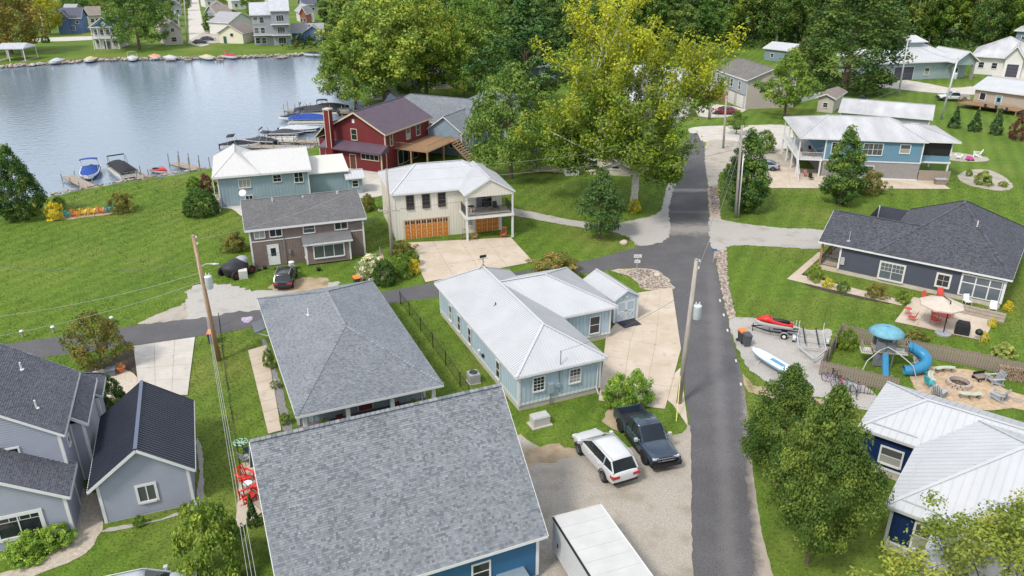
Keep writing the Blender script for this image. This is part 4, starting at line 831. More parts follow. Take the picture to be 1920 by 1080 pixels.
door(SP, f, 3.6*k_, 2.0, 1.0, 2.0, white); b = MB(); b.box(1.2, 4.8*k_, -2.2, .38, 0, 1.7); b.build('stoop', newwood, SP); railing(SP, [(1.2, -2.2), (4.8*k_, -2.2), (4.8*k_, .3)], 1.7, 1.0, white, .15); window(SP, F[1], 5.0, 3.4, .8, .7, 1, 1)
# ---------------------------------------------------------------- houses farther away
def fhouse(name, label, p0, p1, depth, h, rh, axis, wm, rm, wins=(), hip=(0, 0), ov=.5, cat='house', group=None, style='flat', siding='flat', z0=0, sp=.6, doors=(), sidewins=()):
    A0, B0 = at(*p0, z0), at(*p1, z0); d = B0-A0; w = d.length; a = math.atan2(d.y, d.x)
    r = thing(name, label, cat, (A0.x, A0.y, 0), a, group)
    roof(r, -ov, w+ov, -ov, depth+ov, h, h+rh, axis, hip[0], hip[1], style, rm, thick=.2, sp=sp)
    half = (depth/2+ov) if axis == 'x' else (w/2+ov); nogab = hip[0] > 0 and hip[1] > 0
    F = walls(r, 0, w, 0, depth, 0, h-.1 if nogab else gz(h, h+rh, half, ov, .2), wm, siding, None if nogab else axis, h+rh-.22, step=.5 if siding == 'batten' else .3)
    for q in wins: window(r, F[0], q[0]*w, q[1], q[2], q[3], q[4] if len(q) > 4 else 1, q[5] if len(q) > 5 else 2, None, .12)
    for q in sidewins: window(r, F[q[0]], q[1]*F[q[0]].L, q[2], q[3], q[4], 1, 2, None, .12)
    for q in doors: door(r, F[0], q[0]*w, .05, q[1], q[2], q[3], None, .12)
    return r, F, w, depth
w_white = mat('white_siding', (.60, .59, .565), .6, .04); w_navy2 = mat('denim_siding', (.10, .16, .32), .65, .06); w_taupe = mat('dun_siding', (.46, .42, .37), .65, .06); w_far = mat('grey_clapboard', (.28, .295, .325), .65, .06); w_sage = mat('sage_siding', (.27, .34, .35), .65, .06)
r_dk = mat('dark_roof', (.085, .09, .12), .8, .15, 1); r_gr = mat('grey_roof', (.30, .30, .31), .8, .12, 1); r_br = mat('brown_roof', (.22, .18, .16), .8, .15, 1); r_lt = mat('light_grey_roof', (.42, .43, .46), .7, .1, 1)
# far bank
r, F, w, dp = fhouse('lake_house', 'denim-blue house with dark roof and front gable above the far street', (112, 63), (156, 62), 9, 5.2, 3.2, 'x', w_navy2, r_dk, [(.62, 1, 1.4, 1.5), (.85, 3.3, 1.0, 1.0)], doors=[(.3, 1.1, 2.2, white)])
roof(r, .2, 4.4, -1.2, 5, 5.2, 7.8, 'y', 0, 0, 'flat', r_dk, thick=.2, name='gable_roof'); f = wall(r, (.5, -.6), (4.1, -.6), 3.0, [(0, 5.4), (1.8, 7.5), (3.6, 5.4)], 'flat', w_navy2); window(r, f, 1.8, 4.6, 1.3, 1.2, 2, 1); b = MB(); b.box(.5, 4.1, -.59, 0, 0, 3); b.build('porch_wall', w_navy2, r)
r, F, w, dp = fhouse('lake_house', 'white two-storey columned house with blue gable on the far bank', (180, 92), (226, 91), 11, 6.4, 2.9, 'y', w_white, r_dk, [(.15, 4, 1, 1.6), (.38, 4, 1, 1.6), (.62, 4, 1, 1.6), (.85, 4, 1, 1.6), (.15, .6, 1.1, 2), (.85, .6, 1.1, 2)], doors=[(.5, 1.8, 2.2, glass_sky)], ov=.8)
f = Face((0, -.05), (w, -.05)); b = MB(); b.add([f.p(.3, 6.5), f.p(w-.3, 6.5), f.p(w/2, 8.6)], [(0, 1, 2)]); b.build('gable', mat('blue_gable', (.06, .17, .34), .6, .05), r); b = MB(); b.lathe([(.7, -.05), (.7, .05)], 16, (w/2, -.12, 7.3), 'y'); b.build('round_window', white, r)
b = MB(); b.box(-.2, w+.2, -1.2, 0, 3.1, 3.3); b.build('balcony_floor', white, r)
for i in range(5): post(r, i*w/4, -1.1, 0, 6.3, .2)
railing(r, [(0, -1.15), (w, -1.15)], 3.3, 1, white, .5); b = MB(); b.box(-.2, w+.2, -1.3, 0, 6.3, 6.5); b.build('porch_beam', white, r)
fhouse('lake_house', 'dun cottage with brown roof and porch beside the big dark tree on the far bank', (312, 85), (344, 83), 10, 4.5, 3, 'y', w_taupe, r_br, [(.5, 1, 1.5, 1.3), (.5, 4.0, 1, 1)])
fhouse('lake_garage', 'small cream gabled garage at the end of the far street', (412, 81), (457, 82), 9, 3.2, 2.6, 'y', mat('pale_cream', (.68, .64, .50), .6, .04), r_br, [(.55, 2.2, 1.0, .9, 1, 1)], cat='garage', doors=[(.25, 1.1, 2.1, mat('green_bin', (.03, .09, .06), .6))])
fhouse('lake_house', 'long white gabled house behind the cream garage', (432, 66), (480, 60), 10, 4.2, 3, 'y', w_white, r_gr, [(.4, 1.5, 1, 1.2), (.7, 1.5, 1, 1.2)])
r, F, w, dp = fhouse('lake_house', 'tall grey three-storey house with balconies on the far bank', (478, 85), (545, 83), 12, 9.2, 3.2, 'x', w_far, r_lt, [(q, z, 1.3, 1.7) for z in (.5, 3.6, 6.7) for q in (.1, .27, .66, .85)])
b = MB(); b.box(w*.54, w+.3, -1.5, 0, 0, 10.4); b.build('tower_wall', w_far, r); roof(r, w*.54-.4, w+.7, -2.0, 9, 10.4, 13.4, 'x', 0, 0, 'flat', r_lt, thick=.2, name='tower_roof'); f = Face((w*.54, -1.5), (w+.3, -1.5))
for z in (.5, 3.7, 7.2): window(r, f, f.L/2, z, 2.2, 1.8, 3, 1, None, .12)
for z in (3.2, 6.4): b = MB(); b.box(w*.5, w+.3, -3.0, -1.5, z-.2, z); b.build('balcony_floor', white, r); railing(r, [(w*.5, -2.9), (w+.3, -2.9)], z, 1, w_far, .4)
b = MB(); b.box(0, w*.54, -1.6, -.02, 3.0, 3.2); b.build('balcony_floor', white, r); railing(r, [(0, -1.5), (w*.54, -1.5)], 3.2, 1, w_far, .4)
r, F, w, dp = fhouse('lake_house', 'low denim-blue cottage with grey roof next to the three-storey house', (549, 80), (606, 79), 9, 3.2, 2.4, 'x', w_navy2, r_gr, [(.2, .8, 1.2, 1.2)])
roof(r, w*.35, w+.3, -1.4, 4, 3.2, 5.4, 'y', 0, 0, 'flat', r_gr, thick=.2, name='gable_roof'); f = wall(r, (w*.38, -1.0), (w, -1.0), 0, [(0, 3.2), (w*.31, 5.2), (w*.62, 3.2)], 'flat', w_navy2); window(r, f, w*.22, .2, 1.6, 2.0, 2, 1); window(r, f, w*.46, .8, 1.2, 1.2, 1, 1)
FH = [('white clapboard house with grey roof up the far street', (565, 42), (590, 41), w_white, r_gr, 'y'), ('small red-fronted outbuilding beside the white clapboard house', (564, 47), (575, 47), mat('faded_red', (.34, .10, .08), .7), r_gr, 'y'),
      ('grey house with blue-grey roof beyond the denim cottage', (570, 26), (596, 25), w_far, r_dk, 'x'), ('white ranch house at the head of the far street', (392, 34), (428, 33), w_white, r_br, 'y'), ('taupe-roofed house next to the far street', (408, 45), (436, 43), w_far, r_br, 'x'),
      ('pale blue roofed house beyond the white ranch house', (436, 18), (462, 17), w_white, r_lt, 'x'), ('grey gabled house on the left of the far street', (318, 30), (342, 29), w_far, r_gr, 'y'), ('low white house left of the far street', (318, 52), (338, 50), w_white, r_gr, 'x'),
      ('beige house tucked behind the white columned house', (168, 48), (192, 47), w_taupe, r_br, 'x'), ('white house with light roof far up the hill street', (386, 14), (410, 13), w_white, r_lt, 'x'), ('tan house at the top of the far street', (330, 8), (348, 8), w_taupe, r_gr, 'x'), ('white house between treetops left of the far hill', (50, 12), (72, 12), w_white, r_gr, 'x')]
FH += [('grey-roofed white house beyond the golden tree', (120, 42), (140, 42), w_white, r_gr, 'x'), ('pale house behind the orange-tinged tree', (28, 40), (50, 40), w_white, r_lt, 'x'), ('dun house with dark roof behind the columned house', (222, 40), (246, 40), w_taupe, r_dk, 'x'), ('white gabled house high on the far street', (372+8, 4), (400, 4), w_white, r_gr, 'y'), ('light blue house behind the three-storey house', (500, 22), (524, 22), w_blg, r_gr, 'x'), ('white house with brown roof beside the far street verge', (425, 8), (446, 8), w_white, r_br, 'x'), ('grey house with light roof left of the far street head', (300, 14), (322, 14), w_far, r_lt, 'x'), ('cream house half hidden behind the tall grey house', (470, 38), (490, 38), w_taupe, r_br, 'x')]
for l_, p0, p1, wm, rm, ax in FH: fhouse('town_house', l_, p0, p1, 9, 4.0, 2.8, ax, wm, rm, [(.3, 1.2, 1.2, 1.3), (.7, 1.2, 1.2, 1.3)])
bh = thing('boat_house', 'open boat shelter with grey roof on posts over the far water', 'boat shelter', at(-12, 116), .1); b = MB(); b.add([(0, 0, 3.4), (8.5, 0, 3.4), (7.5, 5, 4.4), (1, 5, 4.4), (0, 8, 3.4), (8.5, 8, 3.4)], [(0, 1, 2, 3), (3, 2, 5, 4), (1, 5, 2), (0, 3, 4)]); b.box(0, 8.5, 0, 8, 3.2, 3.39); b.build('roof', r_lt, bh)
for x in (.2, 4.2, 8.2):
    for y in (.3, 7.7): post(bh, x, y, -1.6, 3.2, .18)
b = MB(); b.box(0, 1.5, 0, 8, -.1, .1); b.box(7, 8.5, 0, 8, -.1, .1); b.build('dock_floor', wood, bh)
# right-hand distance
r, F, w, dp = fhouse('ranch_house', 'sage-grey ranch house with white hip roof, dark garage door and small cupola', (1642, 152), (1790, 146), 15, 4.2, 3.2, 'x', w_sage, metal_white, [(.62, 1.0, 1.2, 1.6), (.04, 1.4, 1.0, 1.0)], (6, 6), 1.0, style='metal')
garage_door(r, F[0], w*.33, .02, w*.24, 3.0, mat('dark_door', (.06, .06, .085), .5, .05), panes=False); cx = w*.62
b = MB(); b.box(cx-2.2, cx+2.2, 5.8, 9.0, 6.6, 8.0); b.build('cupola', w_sage, r); roof(r, cx-3, cx+3, 5.2, 9.6, 8.0, 9.3, 'x', 2, 2, 'flat', metal_white, name='cupola_roof', thick=.15)
roof(r, w*.82, w*1.14, -3.5, 7, 4.2, 6.6, 'y', 0, 0, 'metal', metal_white, sp=.6, name='gable_roof', thick=.2); f = wall(r, (w*.85, -2.8), (w*1.11, -2.8), 3.4, [(0, 4.2), (w*.13, 6.3), (w*.26, 4.2)], 'flat', w_sage)
for x in (w*.86, w*1.1): post(r, x, -2.6, 0, 4.0, .5, w_stone)
b = MB(); b.box(w*.85, w*1.11, -.2, 10, 0, 4.1); b.build('wing_wall', w_sage, r); door(r, Face((w*.85, -.2), (w*1.11, -.2)), w*.13, .05, 1.2, 2.3, glass, None, .15)
r, F, w, dp = fhouse('ranch_house', 'large white house with pale roof and dark garage door beyond the sage ranch', (1822, 138), (1930, 146), 18, 4.4, 4, 'x', w_white, metal_weather, [(.13, 1.6, 1.1, 1.3), (.36, 1.6, 1.1, 1.3)], (7, 7), 1.0, style='metal')
roof(r, w*.5, w*.86, -2.2, 9, 4.4, 7.4, 'y', 0, 0, 'metal', metal_weather, sp=.6, name='gable_roof', thick=.2); f = wall(r, (w*.53, -1.5), (w*.83, -1.5), 0, [(0, 4.3), (w*.15, 7.1), (w*.3, 4.3)], 'flat', w_white); garage_door(r, f, w*.15, .02, w*.2, 3.0, MATS['dark_door'], panes=False)
b = MB(); b.box(w*.53, w*.83, -1.48, 0, 0, 4.2); b.build('wing_wall', w_white, r)
fhouse('ranch_house', 'grey-blue house with white roof at the edge of the woods on the rise', (1898, 96), (1960, 100), 12, 6.0, 3, 'x', w_blg, metal_white, [(.25, 3.4, 1.2, 1.0, 1, 1), (.7, 3.4, 1.2, 1.0, 1, 1)], (4, 4), .8)
r, F, w, dp = fhouse('deck_house', 'tan house with white metal roof and timber deck above the evergreens', (1822, 199), (2010, 226), 12, 3.6, 1.6, 'x', mat('tan_board', (.36, .31, .26), .65, .05), metal_white, [(.09, 1.5, 1.0, 1.3, 1, 1)], style='metal', ov=.6); door(r, F[0], w*.26, .6, 1.0, 2.1, mat('teal_door', (.2, .35, .4), .5), (0, .9, .6, .8))
boards(r, -1.2, w*.55, -4.2, -.05, .95, 'x', newwood, .3, 'deck_board'); railing(r, [(-1.2, -.2), (-1.2, -4.2), (w*.55, -4.2)], .95, 1.0, newwood, .22)
for x in (-1.1, w*.18, w*.36, w*.54): post(r, x, -4.0, 0, .91, .2, newwood)
A0 = at(1572, 209, 3.0); B0 = at(1749, 224, 3.0); d = B0-A0; r = H('long_outbuilding', 'long grey outbuilding with weathered metal gable roof behind the raised house', (A0.x, A0.y), math.degrees(math.atan2(d.y, d.x)))
r['category'] = 'outbuilding'; w = d.length; roof(r, 0, w, 0, 9, 3.0, 4.6, 'x', 0, 0, 'metal', metal_weather, sp=.4); F = walls(r, .4, w-.4, .4, 8.6, 0, 3.1, w_far, 'batten', 'x', 4.3, white); window(r, F[0], w*.8, 1, 1.2, 1.0)
fhouse('storage_shed', 'brown storage shed with flat gable roof between white picket fence and outbuilding', (1531, 209), (1560, 212), 9, 2.8, .8, 'y', w_taupe, r_br, [(.5, 1, .8, .8)], cat='shed')
fhouse('storage_shed', 'small pale shed with white roof at the wood edge behind the split-level house', (1432, 112), (1482, 118), 8, 3.2, 1.4, 'x', w_blg, metal_white, [(.3, 1, .9, .9), (.8, 1, .9, .9)], cat='shed')
# homes glimpsed through the big yellow tree
fhouse('mobile_home', 'long tan mobile home with white roof behind the yellow sycamore', (996, 320), (1182, 331), 5.5, 3.0, .5, 'x', mat('tan_panel', (.55, .48, .40), .6, .05), metal_white, [(.2, 1, 1.2, 1.0), (.62, 1, 1.4, 1.0), (.85, 1, 1.0, 1.0)], ov=.25)
b_ = thing('storage_shed', 'white flat-sided shed at the corner of the tan mobile home', 'shed', at(1060, 330), .06); walls(b_, 0, 1.9, 0, 2.5, 0, 2.6, white, 'batten'); b = MB(); b.box(-.15, 2.05, -.15, 2.65, 2.6, 2.7); b.build('roof', white, b_)
for l_, p0, p1, wm, rm in (('white cottage with grey roof left of the sycamore trunk', (1060, 262), (1150, 266), w_white, r_gr), ('white trailer home with pale roof behind the sycamore crown', (1165, 225), (1290, 222), w_white, metal_white), ('white house with light roof glimpsed through the sycamore top', (1190, 172), (1260, 170), w_white, r_lt), ('pale house with porch right of the sycamore', (1268, 178), (1318, 174), w_white, r_lt), ('white-roofed house between the lakeside trees', (862, 140), (920, 138), w_sage, metal_white), ('cream cabin with grey roof beneath the lakeside trees', (815, 168), (870, 165), mat('pale_cream_board', (.6, .55, .44), .6), r_gr), ('white house with pale roof beneath the large lakeside tree', (700, 188), (790, 184), w_white, r_lt), ('teal-roofed home under the pines', (1010, 150), (1060, 148), w_sage, mat('teal_roof', (.25, .42, .42), .6))):
    fhouse('hidden_house', l_, p0, p1, 9, 3.2, 1.8, 'x', wm, rm, [(.3, 1, 1.2, 1.0), (.7, 1, 1.2, 1.0)])
# ---------------------------------------------------------------- trees and shrubs
leafm = leaf_mat('leaves'); needle = leaf_mat('needles', trans=.12)
ROUND = [(0, .35), (.15, .75), (.4, 1), (.65, .92), (.85, .62), (1, .15)]
OVATE = [(0, .30), (.12, .80), (.3, 1), (.55, .82), (.8, .45), (1, .06)]
COLUMN = [(0, .45), (.14, .92), (.35, 1), (.6, .78), (.82, .40), (1, .05)]
CONE = [(0, .9), (.1, 1), (.5, .58), (.85, .2), (1, .03)]
DOME = [(0, .85), (.2, 1), (.5, .93), (.8, .62), (1, .2)]
FOREST = [(0, .55), (.3, .9), (.55, 1), (.8, .75), (1, .2)]
def leaf_mesh(name, P, Nn, L, C, rng, wid=.58):
    'one small rhombic leaf per row of P'
    n = len(P); t = rng.normal(size=(n, 3)); t -= (t*Nn).sum(1, keepdims=True)*Nn; t /= np.linalg.norm(t, axis=1, keepdims=True)+1e-9; b = np.cross(Nn, t); L = L[:, None]
    V = np.empty((n, 4, 3)); V[:, 0] = P-t*L*.5; V[:, 1] = P+b*L*wid*.5+Nn*L*.08; V[:, 2] = P+t*L*.5; V[:, 3] = P-b*L*wid*.5+Nn*L*.08
    me = bpy.data.meshes.new(name); me.vertices.add(4*n); me.vertices.foreach_set('co', V.reshape(-1).astype(np.float32)); me.loops.add(4*n); me.loops.foreach_set('vertex_index', np.arange(4*n, dtype=np.int32))
    me.polygons.add(n); me.polygons.foreach_set('loop_start', np.arange(0, 4*n, 4, dtype=np.int32)); me.polygons.foreach_set('loop_total', np.full(n, 4, np.int32)); me.update(calc_edges=True)
    at_ = me.attributes.new('leafcol', 'FLOAT_COLOR', 'POINT'); cc = np.ones((n, 4, 4), np.float32); cc[:, :, :3] = np.clip(C, 0, 1)[:, None, :]; at_.data.foreach_set('color', cc.reshape(-1))
    return me
def crown(seed, Hh, R, prof, ncl, lpc, leaf, cols, z0=0, lump=.28, hollow=.45, rc=(.15, .27), sy=1.0):
    rng = np.random.default_rng(seed); hs, rs = zip(*prof); C = []; k = 0
    ph = rng.random(6)*6.28
    while len(C) < ncl:
        h = rng.random(); pr = np.interp(h, hs, rs)
        if rng.random() > pr+.12: continue
        a = rng.random()*2*PI; lm = 1+lump*(.5*math.sin(3*a+ph[0]+4*h)+.4*math.sin(5*a+ph[1]-7*h)+.3*math.sin(2*a+ph[2]+11*h))
        r = R*pr*lm*(1-hollow*rng.random()**1.6); rr = R*rng.uniform(*rc); C.append((math.cos(a)*max(r-rr*.5, 0), sy*math.sin(a)*max(r-rr*.5, 0), z0+h*(Hh-z0), rr))
    C = np.array(C); n = ncl*lpc; ci = np.repeat(np.arange(ncl), lpc)
    d = rng.normal(size=(n, 3)); cen = C[ci, :3]; out = cen-np.array([0, 0, z0+(Hh-z0)*.35]); out /= np.linalg.norm(out, axis=1, keepdims=True)+1e-6
    d += out*.55; d[:, 2] += .15; d /= np.linalg.norm(d, axis=1, keepdims=True)
    P = cen+d*(C[ci, 3]*rng.random(n)**.45)[:, None]*np.array([1, 1, .78]); P[:, 2] = np.maximum(P[:, 2], .03)
    Nn = d*.75+rng.normal(size=(n, 3))*.55; Nn[:, 2] += .35; Nn /= np.linalg.norm(Nn, axis=1, keepdims=True)
    L = leaf*rng.uniform(.6, 1.35, n); cols = np.array(cols); w = rng.random(ncl)**1.2; base = cols[0]*(1-w[:, None])+cols[1]*w[:, None]
    if len(cols) > 2: acc = rng.random(ncl) < .22; base[acc] = cols[2]*.7+base[acc]*.3
    cc = base[ci]*rng.uniform(.78, 1.22, (n, 1)); return leaf_mesh('foliage', P, Nn, L, cc, rng), C
def limbs(seed, Hh, z0, C, r0, nl=10, lean=0):
    r = random.Random(seed); mb = MB(); top = z0+(Hh-z0)*.72; mb.tube([(0, 0, -.1), (lean*.2, 0, top*.25), (lean*.5, r.uniform(-.1, .1), top*.6), (lean, 0, top)], [r0*1.25, r0, r0*.7, r0*.18], 8)
    idx = list(range(len(C))); r.shuffle(idx)
    for i in idx[:nl]:
        c = C[i]; zs = max(z0*.8, min(c[2]*.75, top*.8)); zs = max(zs, .3); fr = zs/top; b = Vector((lean*fr, 0, zs)); e = Vector(c[:3]); m = b.lerp(e, .5)+Vector((0, 0, -.06*(e-b).length+r.uniform(0, .1))); rr = r0*.42*(1-fr*.5)
        mb.tube([b, m, e], [rr, rr*.7, rr*.2], 5)
    return mb
VAR = {}
def variant(key, seed, Hh, R, prof, ncl, lpc, leaf, cols, z0, bk=None, r0=None, nl=10, m=None, **kw):
    cm, C = crown(seed, Hh, R, prof, ncl, lpc, leaf, cols, z0, **kw); cm.materials.append(m or leafm); tm = limbs(seed, Hh, z0, C, r0 or Hh*.018, nl).mesh('trunk'); tm.materials.append(bk or bark); VAR[key] = (cm, tm, Hh, R)
def tree(name, label, key, loc, Hh, R, rz=0, group=None, cat='tree', Ry=None):
    cm, tm, h, r = VAR[key]; o = thing(name, label, cat, loc, rz, group); s = (R/r, (Ry or R)/r, Hh/h)
    for n, me in (('crown', cm), ('trunk', tm)): q = inst(n, me, o); q.scale = s
    return o
def tree_px(name, label, key, bx, by, ty, wpx, rz=0, group=None, cat='tree', z=0):
    b = at(bx, by, z); c, s = math.cos(PITCH), math.sin(PITCH); lo, hi = 0, 60
    for _ in range(40):
        m = (lo+hi)/2; d = (b.y, m+z-CAM_H); yy = 540-FPX*(d[0]*s+d[1]*c)/(d[0]*c-d[1]*s)
        if yy > ty: lo = m
        else: hi = m
    dep = b.y*c-(lo*.5-CAM_H)*s; return tree(name, label, key, b, max(lo, .25), wpx/2*dep/FPX, rz, group, cat)
GD = [(.048, .10, .018), (.10, .165, .030), (.135, .195, .036)]      # deep green
GM = [(.075, .130, .020), (.150, .215, .032), (.20, .25, .036)]     # mid green
GY = [(.10, .15, .018), (.18, .22, .026), (.23, .235, .026)]           # yellow green
GF = [(.042, .085, .02), (.09, .142, .032), (.125, .17, .034)]       # woods
variant('maple', 3, 8, 3.4, OVATE, 280, 150, .15, [(.032, .068, .013), (.078, .122, .022), (.11, .155, .026)], 1.5, r0=.13, lump=.2, rc=(.13, .24))
variant('pear', 4, 7, 2.6, OVATE, 130, 90, .22, [(.035, .075, .02), (.07, .125, .035), (.09, .14, .03)], 1.0, lump=.12, hollow=.35, rc=(.2, .34))
variant('column', 5, 8, 2.0, COLUMN, 150, 90, .22, [(.035, .08, .018), (.085, .145, .03), (.12, .18, .03)], .5, lump=.12, hollow=.35, rc=(.2, .34))
variant('arbor', 6, 8, 3.3, [(0, .5), (.12, .92), (.3, 1), (.6, .72), (.85, .34), (1, .06)], 300, 60, .24, [(.03, .065, .014), (.07, .12, .022), (.13, .16, .025)], .2, lump=.06, hollow=.22, rc=(.13, .22))
variant('broad_a', 7, 18, 9, ROUND, 200, 80, .50, GM, 4, lump=.32, nl=18, rc=(.12, .22)); variant('broad_b', 8, 18, 9, DOME, 200, 80, .50, [(.05, .10, .016), (.12, .18, .028), (.18, .22, .03)], 3.5, lump=.35, nl=18, rc=(.12, .22)); variant('broad_c', 9, 18, 9, ROUND, 200, 80, .48, GY, 4, lump=.32, nl=18, rc=(.12, .2))
variant('broad_d', 10, 14, 6.5, DOME, 180, 80, .40, GD, 2.5, lump=.28, nl=14)
variant('bigshade', 13, 24, 7.5, [(0, .75), (.15, 1), (.5, .9), (.8, .6), (1, .15)], 230, 80, .52, [(.028, .062, .015), (.065, .11, .024), (.10, .14, .026)], 1.5, lump=.2, hollow=.35, rc=(.16, .28), nl=14)
variant('pine', 12, 20, 7, [(0, .6), (.2, 1), (.5, .8), (.8, .45), (1, .1)], 170, 80, .50, [(.03, .065, .016), (.07, .12, .028), (.10, .15, .03)], 3, lump=.5, rc=(.12, .2), nl=20, m=needle)
for i in range(5): variant('wood%d' % i, 20+i, 24, 6.5, FOREST, 150, 62, .72, [GF, GM, GF, [(.05, .095, .02), (.10, .15, .03), (.15, .18, .035)], GD][i], 3.2, lump=.34, nl=8, rc=(.15, .28), bk=palebark if i % 2 else bark, r0=.32)
variant('autumn', 30, 14, 7, DOME, 150, 70, .5, [(.10, .11, .02), (.22, .16, .035), (.11, .14, .025)], 2, lump=.3); variant('golden', 31, 12, 5, ROUND, 120, 70, .45, [(.20, .20, .015), (.32, .28, .02), (.16, .20, .02)], 2, lump=.3)
variant('crab', 32, 4, 2.2, DOME, 110, 70, .17, [(.075, .10, .02), (.13, .135, .026), (.18, .13, .036)], .8, lump=.35, r0=.08); variant('young', 33, 7, 3.2, OVATE, 100, 60, .28, GM, 1.8, lump=.35, rc=(.14, .25))
variant('bush', 34, 2, 1.4, DOME, 90, 70, .13, GM, .05, lump=.2, r0=.04, nl=4); variant('dkbush', 35, 2, 1.4, DOME, 260, 40, .11, [(.03, .07, .015), (.06, .11, .02)], .05, lump=.05, hollow=.15, rc=(.1, .17), r0=.04, nl=4); variant('yellowbush', 36, 1.5, 1.1, DOME, 60, 60, .12, [(.35, .30, .02), (.5, .42, .03), (.15, .2, .02)], .05, r0=.03, nl=3); variant('redbush', 37, 1.8, 1.2, DOME, 70, 60, .12, [(.06, .02, .02), (.13, .05, .035)], .05, r0=.03, nl=3)
variant('olivebush', 38, 1.6, 1.2, DOME, 80, 60, .12, [(.08, .10, .02), (.17, .16, .04), (.25, .17, .05)], .05, r0=.03, nl=3, lump=.35); variant('palebush', 39, 2, 1.4, DOME, 80, 60, .15, [(.10, .15, .05), (.55, .52, .34), (.6, .56, .4)], .05, r0=.03, nl=3, lump=.25); variant('spruce', 40, 3.2, .95, CONE, 120, 50, .14, [(.025, .06, .018), (.055, .10, .028)], .1, lump=.1, hollow=.3, r0=.05, m=needle)
variant('brightbush', 41, 2.6, 1.9, DOME, 100, 70, .17, [(.08, .16, .02), (.17, .27, .04), (.22, .32, .05)], .2, lump=.3, r0=.05, nl=6); variant('grassbush', 42, 1.2, 1.0, DOME, 60, 60, .16, [(.17, .22, .05), (.3, .32, .09)], .02, r0=.02, nl=2)
# --- the big yellow-green sycamore: open crown on pale limbs
def sycamore(loc, Hh, W):
    r = random.Random(77); rng = np.random.default_rng(77); o = thing('sycamore_tree', 'tall open yellow-green sycamore with pale mottled limbs beside the road', 'tree', loc); mb = MB(); tips = []
    def grow(p, d, L, rad, lev):
        k = 4; pts = [p]; rs = [rad]; q = p.copy()
        for i in range(k):
            d = (d+Vector((r.uniform(-.16, .16), r.uniform(-.16, .16), r.uniform(-.05, .16)))).normalized(); q = q+d*(L/k); pts.append(q.copy()); rs.append(rad*(1-.5*(i+1)/k))
            if lev >= 2 or (lev == 1 and i >= 1): tips.append((q.copy(), lev))
        mb.tube(pts, rs, 7 if lev < 2 else 5)
        if lev < 3:
            nb = (5, 4, 3)[lev]
            for j in range(nb):
                i = r.randint(2, k) if lev else r.randint(1, k); b = pts[i]; a = r.random()*6.28
                nd = (d*.75+Vector((math.cos(a), math.sin(a), r.uniform(-.1, .6)))*.75).normalized(); grow(b, nd, L*r.uniform(.5, .75), rs[i]*.62, lev+1)
    t1 = Vector((.1, 0, Hh*.20)); mb.tube([Vector((0, 0, -.1)), Vector((.05, 0, Hh*.08)), t1, Vector((.2, .1, Hh*.42))], [.62, .46, .40, .22], 10)
    for a, el, L in ((2.7, 1.05, .48), (.3, 1.05, .44), (1.5, 1.2, .50), (3.6, .65, .36), (5.6, .95, .34), (4.4, .8, .34), (.9, .9, .36), (2.0, .7, .38), (1.0, 1.35, .46), (2.4, 1.25, .50), (0.0, 1.2, .44), (2.9, .15, .32), (3.9, .10, .34), (3.3, -.10, .30), (4.6, .2, .32), (2.3, .1, .32), (3.6, .30, .36), (2.9, .5, .38), (5.2, .25, .24), (1.7, .2, .28), (4.9, -.15, .22)): grow(t1+Vector((0, 0, r.uniform(-.8, 2.0))), Vector((math.cos(a)*math.cos(el), math.sin(a)*math.cos(el), math.sin(el))), Hh*L, .27, 1)
    mb.build('trunk', palebark, o, True); T = np.array([list(t[0]) for t in tips]); rad_ = np.hypot(T[:, 0], T[:, 1]); T = T[rng.random(len(T)) < np.clip((rad_-1.0)/4.5, .06, 1)+np.clip(T[:, 2]/Hh-.62, 0, 1)*4]; n = len(T); lp = max(20, int(80000/n)); ci = np.repeat(np.arange(n), lp); d = rng.normal(size=(n*lp, 3)); d /= np.linalg.norm(d, axis=1, keepdims=True)
    P = T[ci]+d*(rng.uniform(.55, 1.4, n)[ci]*rng.random(n*lp)**.5)[:, None]; Nn = d*.5+rng.normal(size=d.shape)*.5; Nn[:, 2] += .5; Nn /= np.linalg.norm(Nn, axis=1, keepdims=True)
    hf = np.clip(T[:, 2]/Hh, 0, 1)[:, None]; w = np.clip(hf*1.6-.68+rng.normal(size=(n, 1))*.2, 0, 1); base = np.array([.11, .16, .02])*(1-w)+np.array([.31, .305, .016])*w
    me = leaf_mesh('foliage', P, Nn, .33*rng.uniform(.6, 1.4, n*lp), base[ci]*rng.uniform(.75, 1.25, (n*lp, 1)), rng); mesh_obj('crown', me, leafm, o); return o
sy = sycamore(at(1187, 392), 23.5, 20); sy.rotation_euler = (0, 0, .1)
